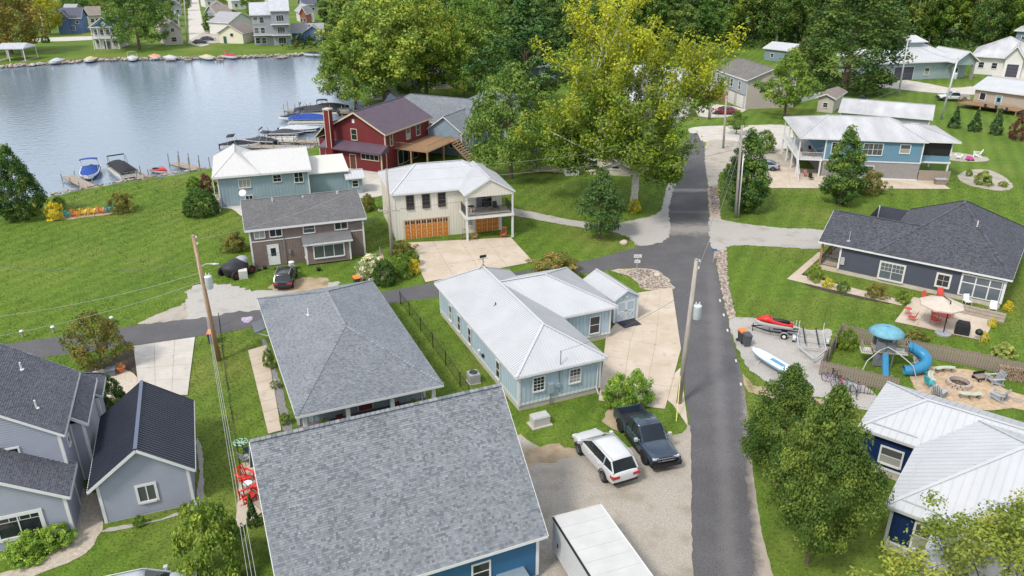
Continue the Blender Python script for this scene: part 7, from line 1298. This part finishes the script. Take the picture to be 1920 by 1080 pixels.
teal = mat('teal_plastic', (.03, .36, .42), .5, .05); ycol = mat('yellow_plastic', (.74, .48, .03), .5, .05); oc = mat('tangerine_plastic', (.72, .26, .04), .5, .05); redp = mat('red_plastic', (.62, .035, .02), .45, .05); greyp = mat('grey_plastic', (.33, .35, .37), .6, .08); whitep = mat('white_plastic', (.72, .72, .71), .5, .04)
for px, py, m_, lb in ((125, 407, teal, 'teal lawn chair at the yellow shrub end of the lakeside row'), (141, 405, oc, 'orange lawn chair beside the teal one next to the yellow shrub'), (156, 403, ycol, 'yellow lawn chair next to the orange one by the yellow shrub'), (173, 401, ycol, 'yellow lawn chair in the lakeside row beside the second orange chair'), (190, 399, oc, 'orange lawn chair next to the teal one at the green shrub end'), (206, 397, teal, 'teal lawn chair beside the yellow-topped green shrub')): adirondack('lawn_chair', lb, at(px, py), D2R(100), m_, None, 1.12)
adirondack('lawn_chair', 'red plastic chair beside the small table on the patio', at(463, 903), D2R(-30), redp, None, 1.05); adirondack('lawn_chair', 'red plastic chair near the dark arborvitae on the patio', at(468, 938), D2R(40), redp, None, 1.05); adirondack('lawn_chair', 'red plastic chair tucked against the big shingled roof', at(486, 918), D2R(170), redp, None, 1.0)
def side_table(label, loc, m_, top, h=.5, r=.28): o = thing('side_table', label, 'table', loc); MB().lathe([(.01, h-.03), (r, h-.03), (r, h), (.01, h)], 16).build('table_top', top, o); [MB().tube([(.18*math.cos(a), .18*math.sin(a), 0), (.14*math.cos(a), .14*math.sin(a), h-.03)], .02, 6).build('leg', m_, o) for a in (.3, 2.4, 4.5)]; return o
side_table('small white side table between the red patio chairs', at(466, 918), white, whitep)
def armchair(label, loc, rz, m_, fm, name='patio_chair'):
    o = thing(name, label, 'chair', loc, rz); b = MB(); b.box(-.26, .28, -.27, .27, .38, .44); b.build('seat', m_, o); b = MB(); b.add([(-.28, -.26, .42), (-.28, .26, .42), (-.42, .25, .95), (-.42, -.25, .95), (-.25, -.26, .42), (-.25, .26, .42), (-.39, .25, .95), (-.39, -.25, .95)], [(0, 3, 2, 1), (4, 5, 6, 7), (0, 1, 5, 4), (2, 3, 7, 6), (1, 2, 6, 5), (3, 0, 4, 7)]); b.build('backrest', m_, o)
    for x in (-.26, .26):
        for y in (-.27, .27): MB().tube([(x*1.1, y*1.05, 0), (x, y, .62 if x > 0 else .42)], .016, 6).build('leg', fm, o)
    for y in (-.27, .27): MB().tube([(.26, y, .62), (-.33, y, .64)], .02, 6).build('armrest', fm, o)
    return o
armchair('grey folding chair at the patio beside the hip-roofed cottage', at(462, 868), 1.0, greyp, black); armchair('black camp chair beside the grey folding chair', at(468, 852), .6, mat('navy_fabric', (.03, .05, .10), .8), black)
o = thing('garden_spinner', 'pale green garden ornament on the grass near the wire fence', 'ornament', at(452, 835)); [MB().tube([(0, 0, .2), (.5*math.cos(a), .4*math.sin(a), .25), (.45*math.cos(a+.5), .45*math.sin(a+.5), .25)], .035, 5).build('blade', mat('mint', (.4, .6, .5), .5), o) for a in [k*PI/4 for k in range(8)]]; MB().tube([(0, 0, 0), (0, 0, .3)], .02, 6).build('stake', galv, o)
# patio of the slate house
u = thing('patio_umbrella', 'large cream cantilever umbrella over the red patio set', 'umbrella', at(1768, 626)); MB().lathe([(.02, 0), (.62, 0), (.62, .12), (.5, .18), (.02, .18)], 20).build('base', mat('umbrella_base', (.30, .31, .33), .7), u); MB().tube([(0, 0, .1), (.15, .25, 2.9)], .045, 8).build('pole', black, u)
c = Vector((-.1, 1.0, 2.35)); b = MB(); rim = [(c.x+1.75*math.cos(k*PI/4), c.y+1.75*math.sin(k*PI/4), c.z-.05) for k in range(8)]; b.add([(c.x, c.y, c.z+.62)]+rim+[(p[0], p[1], p[2]-.12) for p in rim], [(0, k+1, (k+1) % 8+1) for k in range(8)]+[(k+1, k+9, (k+1) % 8+9, (k+1) % 8+1) for k in range(8)]); cn = b.build('canopy', mat('cream_canvas', (.50, .43, .365), .8, .06), u); [MB().beam((c.x, c.y, c.z+.57), (p[0], p[1], p[2]-.03), .025).build('rib', galv, cn) for p in rim]; MB().tube([(.15, .25, 2.9), (c.x, c.y, c.z+.66)], .035, 6).build('arm', black, u)
salmon = mat('coral_metal', (.52, .08, .06), .5, .08)
def mesh_table(label, loc, r, m_): o = thing('patio_table', label, 'table', loc); b = MB(); b.lathe([(.01, .70), (r, .70), (r, .73), (.01, .73)], 20); b.build('table_top', m_, o); [MB().tube([(r*.7*math.cos(a), r*.7*math.sin(a), 0), (r*.4*math.cos(a), r*.4*math.sin(a), .7)], .02, 6).build('leg', m_, o) for a in (.8, 2.4, 3.9, 5.5)]
mesh_table('round red metal table under the cream umbrella', at(1766, 604), .6, salmon); mesh_table('small red metal table at the planted end of the patio', at(1700, 592), .3, salmon)
for px, py, a, lb in ((1752, 608, .5, 'red metal chair between the umbrella base and the fence'), (1776, 596, 3.6, 'red metal chair on the house side of the red table'), (1752, 596, -.6, 'red metal chair at the lawn end of the red table'), (1708, 602, 2.4, 'red metal chair beside the small red table'), (1735, 566, -1.2, 'red metal chair against the slate wall'), (1762, 560, -1.8, 'red metal chair under the umbrella edge by the wall')): armchair(lb, at(px, py), a, salmon, salmon)
armchair('white cushioned armchair by the sunroom steps', at(1812, 572), -1.6, whitep, white); armchair('white armchair near the corner of the slate house', at(1860, 585), -2.0, whitep, white)
g = thing('covered_grill', 'grill under a black cover on the slate house patio', 'grill', at(1802, 627), -.5); b = MB(); b.loft([[(-.55, -.3, 0), (.55, -.3, 0), (.55, .3, 0), (-.55, .3, 0)], [(-.55, -.3, .8), (.55, -.3, .8), (.55, .3, .8), (-.55, .3, .8)], [(-.42, -.24, 1.15), (.42, -.24, 1.15), (.42, .2, 1.2), (-.42, .2, 1.2)]]); b.build('cover', ck, g); MB().tube([(-.3, -.32, .85), (.3, -.32, .85)], .02, 6).build('handle', black, g)
def kettle(label, loc): g = thing('kettle_grill', label, 'grill', loc); MB().lathe([(.05, .5), (.25, .58), (.3, .72), (.29, .78), (.24, .92), (.1, 1.0), (.02, 1.02)], 16).build('bowl', black, g, True); [MB().tube([(.18*math.cos(a), .18*math.sin(a), .6), (.33*math.cos(a), .33*math.sin(a), 0)], .016, 6).build('leg', galv, g) for a in (.5, 2.6, 4.7)]; MB().tube([(-.06, 0, 1.02), (0, 0, 1.08), (.06, 0, 1.02)], .014, 6).build('handle', black, g)
kettle('black kettle grill at the patio corner near the fence', at(1832, 638))
st = thing('wood_steps', 'weathered timber steps leading to the sunroom', 'steps', at(1835, 596), D2R(-36)); [MB().box(-1.9, 1.9, i*.42, i*.42+.4, 0, .16+.15*i).build('step', wood, st) for i in range(3)]
# jet ski trailer, boat trailer, small sailboat
def btrailer(name, label, loc, rz, L, W, m_, bunks=True):
    o = thing(name, label, 'trailer', loc, rz); b = MB(); b.beam((-L*.5, -W*.45, .5), (L*.15, -W*.45, .5), .08); b.beam((-L*.5, W*.45, .5), (L*.15, W*.45, .5), .08); b.beam((L*.15, -W*.45, .5), (L*.5, 0, .5), .08); b.beam((L*.15, W*.45, .5), (L*.5, 0, .5), .08); [b.beam((x, -W*.45, .47), (x, W*.45, .47), .06) for x in (-L*.45, -L*.15, L*.12)]; b.build('frame', m_, o)
    MB().tube([(L*.47, 0, 0), (L*.47, 0, .75)], .035, 6).build('jack', m_, o)
    for s in (-1, 1):
        if bunks: MB().beam((-L*.5, s*W*.22, .68), (L*.05, s*W*.22, .62), .1, .07).build('bunk', black, o); MB().tube([(-L*.48, s*W*.47, .5), (-L*.48, s*W*.47, 1.3)], .03, 6).build('guide_post', white, o)
        w_ = MB().lathe([(.13, -.08), (.27, -.08), (.27, .08), (.13, .08)], 16, (0, 0, 0), 'y').build('wheel', rubber, o, True); w_.location = (-L*.2, s*W*.56, .27); MB().lathe([(.01, s*.085), (.14, s*.085), (.14, s*.06), (.01, s*.06)], 12, (0, 0, 0), 'y').build('rim', white, w_); MB().loft([[(-L*.2+.36*math.cos(a), s*W*.56-.12, .3+.32*math.sin(a)), (-L*.2+.36*math.cos(a), s*W*.56+.12, .3+.32*math.sin(a))] for a in [k*PI/6 for k in range(7)]], False, False).build('fender', galv, o)
    return o
a = at(1452, 627); btrailer('jet_ski_trailer', 'small trailer carrying the red and white jet ski on the gravel pad', a, D2R(160), 3.8, 1.2, black); jetski('jet_ski', 'red and white jet ski on its trailer beside the mown corner lawn', (a.x-.1, a.y+.1), D2R(160), red, .66)
a = at(1520, 655); btrailer('boat_trailer', 'empty galvanised boat trailer with black bunks by the board fence', a, D2R(-105), 5.2, 2.3, galv)
sb_ = thing('sailing_dinghy', 'pale blue dinghy with white deck resting on stands on the gravel pad', 'boat', at(1446, 690), heading(at(1490, 716), at(1403, 664))); b = MB(); R = hull(b, 4.3, 1.1, .36, .35); b.build('hull', mat('pale_blue_gel', (.38, .58, .74), .3, .03), sb_, True); b = MB(); b.loft([[(q[0][0], q[0][1]*.97, q[0][2]), (q[0][0], q[0][1]*.5, q[0][2]+.05), (q[0][0], -q[0][1]*.5, q[0][2]+.05), (q[0][0], -q[0][1]*.97, q[0][2])] for q in R], True, False); b.build('deck', mat('dinghy_deck', (.62, .72, .80), .4, .03), sb_, True); MB().box(-1.2, .6, -.2, .2, .745, .765).build('cockpit', mat('cockpit_blue', (.10, .25, .40), .5), sb_)
for x in (-1.3, 1.0): b = MB(); b.beam((x, -.5, 0), (x, .3, .5), .06); b.beam((x, .5, 0), (x, -.3, .5), .06); b.build('stand', galv, sb_)
# fences round the play yard, picket by picket
def pickets(label, pts, h, m_, w_=.15, gap=.03, post_every=2.4):
    o = thing('board_fence', label, 'fence'); pm_ = MB().box(-w_/2, w_/2, -.012, .012, .04, h).mesh('picket'); pm_.materials.append(m_); r = random.Random(8)
    for a, b in zip(pts, pts[1:]):
        d = b-a; L = d.length; ang = math.atan2(d.y, d.x); k = int(L/(w_+gap))
        for i in range(k): inst('picket', pm_, o, Matrix.Translation(a+d*((i+.5)/k)) @ Matrix.Rotation(ang, 4, 'Z') @ Matrix.Diagonal((1, 1, r.uniform(.96, 1.03), 1)))
        n = Vector((-d.y, d.x, 0)).normalized()
        for z in (.3, h-.25): q = MB(); q.beam(a+n*.03+V3((0, 0, z)), b+n*.03+V3((0, 0, z)), .04, .09); q.build('rail', m_, o)
        for i in range(int(L/post_every)+1): p = a+d*min(1, i*post_every/L)+n*.09; q = MB(); q.box(p.x-.05, p.x+.05, p.y-.05, p.y+.05, 0, h+.05); q.build('post', m_, o)
    return o
fw = mat('grey_fence_wood', (.25, .205, .17), .85, .25, 6, .4, 25, stretch=(6, 6, 1)); pickets('weathered board fence behind the bicycles', [at(1536, 703), at(1682, 738)], 1.25, fw); pickets('weathered board fence along the boat trailer side of the play yard', [at(1574, 634), at(1536, 703)], 1.25, fw); pickets('long weathered board fence between the play yard and the patio lawn', [at(1576, 634), at(1700, 664), at(1850, 694), at(1990, 728)], 1.3, fw)
# play tower with roof, tube slide and climbing frame
p = at(1650, 682); ps_ = thing('play_tower', 'play tower with teal canopy roof, blue tube slide and climbing arch', 'playset', p, D2R(-14)); sl = mat('slide_blue', (.035, .20, .36), .35, .05); can_ = mat('canopy_teal', (.14, .33, .41), .65, .18, 2.5); pl = mat('play_grey', (.16, .17, .18), .6, .1)
for x, y in ((-.65, -.6), (.65, -.6), (-.65, .6), (.65, .6)): MB().tube([(x, y, 0), (x, y, 2.75)], .06, 8).build('post', pl, ps_)
MB().box(-.8, .8, -.75, .75, 1.28, 1.38).build('platform', wood, ps_); MB().box(.8, 1.7, -.5, .5, 1.2, 1.28).build('platform', offwhite, ps_); MB().box(-1.6, -.8, -.5, .5, 1.0, 1.08).build('platform', offwhite, ps_)
b = MB(); b.lathe([(1.25, 2.7), (1.3, 2.76), (.95, 3.02), (.4, 3.15), (.02, 3.18)], 20); b.build('canopy', can_, ps_, True); MB().tube([(-1.1, 0, 2.85), (0, .1, 3.2), (1.1, 0, 2.85)], .05, 6).build('canopy_strap', sl, ps_)
for x0, x1, y in ((-.62, .0, -.65), (.05, .62, -.65), (-.62, .62, .65)): MB().box(x0, x1, y-.03, y+.03, 1.4, 2.2).build('side_panel', pl, ps_)
MB().box(-.6, .25, -.62, -.56, .1, 1.25).build('climb_wall', pl, ps_); railing(ps_, [(.8, -.5), (1.65, -.5), (1.65, .5)], 1.28, .7, wood, .14); railing(ps_, [(-1.55, .5), (-1.55, -.5), (-.8, -.5)], 1.08, .6, wood, .14)
pts = [(1.7+.75*math.sin(t*PI)*1.0+t*.0, .0-.0+(.0 if t < 0 else 0)+(-1.3*t), 1.75-1.45*t) for t in [i/14 for i in range(15)]]; pts = [(1.65, .15, 1.7)]+[(1.75+1.25*math.sin(PI*min(1, t*1.0)), .15-1.5*(1-math.cos(PI*t))/2, 1.7-1.3*t) for t in [i/16 for i in range(1, 17)]]+[(1.4, -1.38, .35)]
b = MB(); b.tube(pts, .40, 14, False); b.build('tube_slide', sl, ps_, True); [MB().tube([(pts[i][0]+.41*math.cos(a)*0, pts[i][1]+.42*math.cos(a), pts[i][2]+.42*math.sin(a)) for a in [k*PI/8 for k in range(17)]], .03, 5).build('slide_ring', mat('slide_dark', (.015, .15, .3), .4), ps_) for i in (1, 15)]
b = MB(); b.add([(-.2, -.75, 1.3), (.25, -.75, 1.3), (.25, -2.1, .1), (-.2, -2.1, .1), (-.2, -.75, 1.42), (.25, -.75, 1.42), (.25, -2.1, .22), (-.2, -2.1, .22)], [(0, 1, 2, 3), (0, 3, 7, 4), (1, 5, 6, 2)]); b.build('wave_slide', sl, ps_)
for s in (-1, 1): MB().tube([(s*2.0+.2, -2.3, 0), (s*1.6+.2, -1.9, 1.1), (s*.6+.1, -1.2, 1.75), (.1, -.8, 1.9)], .035, 6).build('climbing_arch', galv, ps_)
# bicycles by the fence
def bicycle(label, loc, rz, m_):
    o = thing('bicycle', label, 'bicycle', loc, rz, None); R = .31
    for x in (-.5, .5): w_ = MB().tube([(R*math.cos(a), 0, R*math.sin(a)) for a in [k*PI/10 for k in range(21)]], .024, 6).build('wheel', rubber, o); w_.location = (x, 0, R+.02); q = MB(); [q.tube([(0, 0, 0), (R*math.cos(k*PI/4), 0, R*math.sin(k*PI/4))], .006, 4) for k in range(8)]; q.build('spokes', galv, w_)
    b = MB(); [b.tube([a, c_], .022, 6) for a, c_ in (((-.5, 0, .33), (-.1, 0, .32)), ((-.1, 0, .32), (-.22, 0, .78)), ((-.5, 0, .33), (-.2, 0, .7)), ((-.1, 0, .32), (.36, 0, .75)), ((-.2, 0, .68), (.34, 0, .80)), ((.33, 0, .88), (.5, 0, .33)))]; b.build('frame', m_, o); MB().tube([(.28, -.27, 1.0), (.36, 0, .95), (.28, .27, 1.0)], .018, 6).build('handlebar', black, o); v, f = ico((-.23, 0, .82), (.13, .07, .04), 1); MB().add(v, f).build('saddle', black, o); q = MB(); q.tube([(-.1, -.12, .22), (-.1, .12, .42)], .015, 5); q.lathe([(.01, -.03), (.09, -.03), (.09, -.02), (.01, -.02)], 12, (-.1, 0, .32), 'y'); q.build('crank', galv, o); return o
for px, py, m_, a, lb in ((1553, 720, mat('violet_paint', (.25, .14, .45), .4), -70, 'violet bicycle nearest the boat trailer side of the fence'), (1575, 726, mat('pink_paint', (.45, .10, .18), .4), -100, 'dark pink bicycle between the violet and the teal bicycles'), (1590, 732, mat('teal_paint', (.05, .30, .35), .4), -75, 'teal bicycle beside the lilac one at the fence'), (1606, 738, mat('lilac_paint', (.40, .25, .60), .4), -115, 'lilac bicycle beside the bike rack end'), (1562, 712, mat('graphite_paint', (.05, .05, .06), .4), -80, 'black bicycle close against the board fence')): bicycle(lb, at(px, py), D2R(a), m_)
bk = thing('bike_rack', 'black tubular bike rack in front of the board fence', 'bike rack', at(1614, 738), D2R(-16)); [MB().tube([(x, 0, 0), (x, 0, .6), (x+.12, 0, .68), (x+.24, 0, .6), (x+.24, 0, 0)], .02, 6).build('hoop', black, bk) for x in (-.8, -.3, .2, .6)]; MB().tube([(-.8, 0, .1), (.85, 0, .1)], .02, 6).build('bar', black, bk)
# fire pit with benches and chairs
fp = at(1797, 722); o = thing('fire_pit', 'round brick fire pit with ashes inside the ring of chairs', 'fire pit', fp); 
for j in range(2):
    for i in range(16): a = 2*PI*(i+.5*j)/16; q = MB().box(-.13, .13, -.1, .1, 0, .17).build('brick', mat('pit_brick', (.42, .34, .28), .85, .15), o); q.location = (.78*math.cos(a), .78*math.sin(a), .03+j*.18); q.rotation_euler = (0, 0, a+PI/2)
MB().lathe([(.02, .06), (.66, .06), (.66, .08), (.02, .1)], 20).build('ashes', mat('ash', (.05, .04, .04), .9, .4, 8), o); [MB().tube([(-.35*math.cos(a), -.35*math.sin(a), .12), (.35*math.cos(a), .35*math.sin(a), .16)], .05, 6).build('log', bark, o) for a in (.4, 1.5, 2.6)]
gw = mat('sage_wood', (.42, .46, .36), .8, .15)
def bench(label, a0, r=1.75, span_=.42):
    o = thing('curved_bench', label, 'bench', fp); k = 6; R0, R1 = r, r+.38
    for j in range(2): q = MB(); [q.prism([((R0+j*.2)*math.cos(a0-span_+i*2*span_/k), (R0+j*.2)*math.sin(a0-span_+i*2*span_/k)), ((R0+j*.2+.18)*math.cos(a0-span_+i*2*span_/k), (R0+j*.2+.18)*math.sin(a0-span_+i*2*span_/k)), ((R0+j*.2+.18)*math.cos(a0-span_+(i+1)*2*span_/k), (R0+j*.2+.18)*math.sin(a0-span_+(i+1)*2*span_/k)), ((R0+j*.2)*math.cos(a0-span_+(i+1)*2*span_/k), (R0+j*.2)*math.sin(a0-span_+(i+1)*2*span_/k))], .40, .44) for i in range(k)]; q.build('seat_board', gw, o)
    for s in (-.75, 0, .75): a = a0+s*span_; q = MB(); q.beam(((r+.19)*math.cos(a), (r+.19)*math.sin(a), 0), ((r+.19)*math.cos(a), (r+.19)*math.sin(a), .4), .08, .28, (math.cos(a), math.sin(a), 0)); q.build('leg', fw, o)
bench('curved sage bench on the fence side of the fire pit', 1.65); bench('curved sage bench on the play tower side of the fire pit', 2.75); bench('curved sage bench on the white-roofed house side of the fire pit', 4.6)
for a, r_, lb in ((2.25, 2.75, 'grey slatted chair on the fence side of the fire pit near the teal seats'), (3.75, 2.7, 'grey slatted chair between two curved benches facing the fire pit'), (.05, 2.6, 'grey slatted chair by the stepping stones facing the fire pit'), (5.4, 2.6, 'grey slatted chair tipped low beside the navy house at the fire pit')): adirondack('garden_chair', lb, fp+V3((r_*math.cos(a), r_*math.sin(a), 0)), a+PI, greyp, None, 1.15)
armchair('small turquoise child chair beside the fence-side bench', at(1728, 703), -.5, teal, teal); armchair('small turquoise child chair beside the grey slatted chair', at(1741, 726), .2, teal, teal)
wg = thing('garden_cart', 'dark garden cart next to the fire pit benches', 'cart', at(1838, 712), .2); MB().box(-.5, .5, -.3, .3, .3, .36).build('bed', fw, wg); MB().box(-.5, .5, .28, .3, .36, .6).build('side', black, wg); wheel_set(wg, (-.35, .35), .36, .16, .1, galv); MB().tube([(.5, 0, .35), (1.0, 0, .6)], .02, 6).build('handle', black, wg)
for i in range(4): p = at(1886+i*22, 745+i*6); o = MB().lathe([(.02, 0), (.32, 0), (.34, .03), (.3, .05), (.02, .055)], 9).build('stepping_stone', stone); o.location = (p.x, p.y, .03); o.rotation_euler = (0, 0, i); tag(o, 'flat stepping stone on the path from the fire pit', 'stone', 'stepping stones')
# firewood
fwk = thing('firewood_stack', 'long stack of split firewood against the board fence', 'firewood', at(1866, 708), D2R(-18)); r = random.Random(6); logs = [MB().tube([(0, -.22, 0), (0, .22, 0)], rr, 6).mesh('log') for rr in (.07, .09, .055)]; [m2.materials.append(mat('split_log', (.25, .18, .125), .85, .45, 3)) for m2 in logs]
for i in range(18):
    for j in range(8): inst('log', logs[r.randint(0, 2)], fwk, Matrix.Translation((.15*i+.075*(j % 2)+r.uniform(-.02, .02), r.uniform(-.06, .06), .08+.14*j+r.uniform(-.02, .02))) @ Matrix.Rotation(r.random()*3, 4, 'Y'))
# around the carriage house
def rocker(label, loc, rz, m_):
    o = thing('rocking_chair', label, 'chair', loc, rz); MB().box(-.25, .27, -.27, .27, .4, .44).build('seat', m_, o); b = MB(); [b.beam((-.25, y, .42), (-.45, y, 1.1), .05, .02, (0, 1, 0)) for y in (-.24, -.12, 0, .12, .24)]; b.beam((-.45, -.28, 1.1), (-.45, .28, 1.1), .05, .08); b.build('backrest', m_, o)
    for s in (-1, 1): MB().tube([(-.55, s*.26, .1), (-.2, s*.26, .03), (.2, s*.26, .03), (.5, s*.26, .1)], .022, 6).build('rocker', m_, o); MB().beam((.25, s*.28, .64), (-.35, s*.28, .66), .08, .03).build('armrest', m_, o); [MB().tube([(x, s*.26, .04), (x, s*.27, .64)], .02, 6).build('leg', m_, o) for x in (-.22, .24)]
rw = mat('rose_wood', (.36, .17, .12), .6, .1); rocker('reddish rocking chair beside the small wooden garage door', at(889, 450), -1.3, rw); rocker('brown rocking chair by the balcony post', at(871, 450), -1.7, mat('brown_wood2', (.20, .13, .10), .6)); rocker('red rocking chair at the outer corner of the carriage house', at(944, 446), -1.8, mat('brick_red', (.42, .08, .06), .6))
Mc = CR.matrix_basis; p = Mc @ V3((11.3, -1.0, 2.836)); armchair('dark wicker chair on the carriage house balcony', p, -1.2, black, black); p = Mc @ V3((10.2, -1.2, 2.836)); kettle('black kettle grill on the carriage house balcony', p); p = Mc @ V3((8.5, -1.0, 2.836)); mesh_table('small dark table on the carriage house balcony', p, .4, black)
# bits and pieces
def boulder(label, loc, r): v, f = ico((0, 0, r[2]*.5), r, 3); tag(MB().add([(x*(1+.12*math.sin(3*y+2*z)), y*(1+.1*math.sin(4*x)), max(-.02, z*(1+.1*math.sin(5*x+3*y)))) for x, y, z in v], f).build('boulder', mat('sandstone', (.50, .42, .33), .9, .15, 3, .5, 12), None, True), label, 'boulder').location = loc
boulder('tan boulder on the lawn at the gravel lane mouth', at(1169, 458), (.42, .34, .34)); boulder('pale stone in the curved stone bed', at(1232, 518), (.35, .3, .25))
o = thing('flower_pot', 'terracotta planter on the paver patio', 'planter', at(228, 698)); MB().lathe([(.02, 0), (.22, 0), (.3, .42), (.34, .42), (.34, .5), (.28, .5), (.27, .44), (.02, .42)], 16).build('pot', mat('terracotta', (.45, .16, .07), .8, .1), o); cm, C_ = crown(61, .5, .28, DOME, 14, 20, .09, [(.35, .12, .04), (.2, .2, .05)]); q = mesh_obj('flowers', cm, leafm, o); q.location = (0, 0, .42)
o = thing('storage_box', 'dark storage box on the paver patio', 'box', at(209, 703), .3); MB().box(-.35, .35, -.3, .3, 0, .5).build('body', mat('box_grey', (.12, .13, .15), .6), o); MB().box(-.38, .38, -.33, .33, .5, .56).build('lid', mat('box_lid', (.16, .17, .2), .6), o)
o = thing('trash_drum', 'white drum beside the black hatchback', 'drum', at(548, 506)); MB().lathe([(.02, 0), (.28, 0), (.3, .4), (.28, .8), (.3, .82), (.28, .9), (.02, .93)], 16).build('drum', whitep, o, True); MB().tube([(-.12, -.3, .6), (0, -.34, .66), (.12, -.3, .6)], .015, 5).build('handle', black, o)
o = thing('storage_crate', 'white wire-fronted crate near the tarped tractor', 'crate', at(457, 521), .3); MB().box(-.4, .4, -.35, .35, 0, .85).build('body', offwhite, o); [MB().box(-.36, .36, -.37, -.352, .1+i*.15, .16+i*.15).build('slat', galv, o) for i in range(5)]
ex = random.Random(2)
for i, (px, py, lb) in enumerate(((470, 505, 'dark plant pot near the white door of the taupe house'), (486, 508, 'small pot beside the taupe house wall'), (497, 505, 'black bucket below the white door'), (430, 500, 'dark pot behind the tarped tractor'), (598, 508, 'dark bag on the grass before the bay window'))): o = thing('plant_pot', lb, 'pot', at(px, py)); MB().lathe([(.02, 0), (.16, 0), (.22, .3), (.24, .32), (.02, .3)], 10).build('pot', (black, dkbin)[i % 2], o); MB().lathe([(.02, .28), (.19, .29), (.02, .33)], 10).build('soil', mulch, o)
adirondack('lawn_chair', 'white lawn chair at the stone fire ring on the far lawn', at(1830, 294), 2.6, whitep, None, 1.3); adirondack('lawn_chair', 'white lawn chair low beside the rings of toys', at(1796, 298), 1.0, whitep, None, 1.2); o = thing('toy_cart', 'pink toy cart at the stone fire ring on the far lawn', 'toy', at(1818, 301)); MB().loft([[(-.5, -.3, .2), (.5, -.3, .2), (.5, .3, .2), (-.5, .3, .2)], [(-.4, -.25, .7), (.2, -.25, .6), (.2, .25, .6), (-.4, .25, .7)]]).build('body', mat('pink_plastic', (.55, .08, .3), .5), o); wheel_set(o, (-.35, .35), .36, .14, .1, black)
o = thing('deck_box', 'brown patio storage box at the corner of the raised house', 'box', at(1762, 346), -.1); MB().box(-.7, .7, -.4, .4, 0, .75).build('body', mat('deck_brown', (.22, .17, .14), .7), o); MB().box(-.75, .75, -.45, .45, .75, .82).build('lid', greyp, o)
for px, py, lb, m_ in ((1510, 332, 'red seat under the raised house porch', rw), (1520, 338, 'dark chair under the raised house porch', black)): armchair(lb, at(px, py), -1.5, m_, black)
Mb = BL.matrix_basis
for x, y, m_, lb in ((1.2, 2.5, rw, 'brown wicker chair on the raised porch'), (2.3, 1.8, rw, 'brown wicker chair at the rail of the raised porch'), (2.6, 4.0, black, 'dark chair at the back of the raised porch')): armchair(lb, Mb @ V3((x, y, 2.5)), -1.0, m_, black)
Mr = MATS
for i, (px, py, s) in enumerate(((1848, 205, 1), (1868, 208, 1), (1888, 212, 1))): p = at(px, py, .95); armchair(('dark deck chair nearest the deck steps', 'dark deck chair in the middle of the timber deck', 'dark deck chair at the door end of the timber deck')[i], (p.x, p.y, .95), -1.5, black, black)
Mm = M_.matrix_basis
for x, lb in ((1.8, 'grassy potted plant on the left porch bay of the hip-roofed cottage'), (7.9, 'grassy potted plant on the right porch bay of the hip-roofed cottage')): p = Mm @ V3((x, .9, .15)); o = thing('potted_plant', lb, 'plant', p); MB().lathe([(.02, 0), (.2, 0), (.27, .4), (.02, .4)], 12).build('pot', black, o); q = inst('foliage', VAR['grassbush'][0], o); q.location = (0, 0, .4); q.scale = (.55, .55, .9)
p = Mm @ V3((4.8, 1.3, .15)); o = thing('porch_table', 'pale grey folding table on the porch of the hip-roofed cottage', 'table', p, D2R(23)); MB().box(-.9, .9, -.35, .35, .72, .77).build('table_top', greyp, o); [MB().tube([(x, y, 0), (x, y, .72)], .02, 6).build('leg', galv, o) for x in (-.75, .75) for y in (-.28, .28)]
for x in (3.0, 6.9): p = Mm @ V3((x, 1.6, .15)); armchair('dark red porch chair '+('left' if x < 4 else 'right')[:0]+('beside the door side post' if x < 4 else 'beside the fence side post')+' of the hip-roofed cottage', p, D2R(-60), mat('maroon', (.14, .02, .02), .6), black)
# chalk drawing and paint marks on the asphalt
sheet('chalk_drawing', [at(452, 596), at(474, 593), at(473, 599), at(466, 605), at(458, 605), at(453, 601)], .011, mat('chalk', (.40, .32, .42), .9, .45, 6))
for i, (px, py) in enumerate(((1352, 564), (1359, 591), (1366, 620), (1382, 677), (1391, 721))): sheet('paint_mark', [at(px-3, py+2), at(px, py+2), at(px-1, py-3), at(px-4, py-3)], .0115, offwhite)
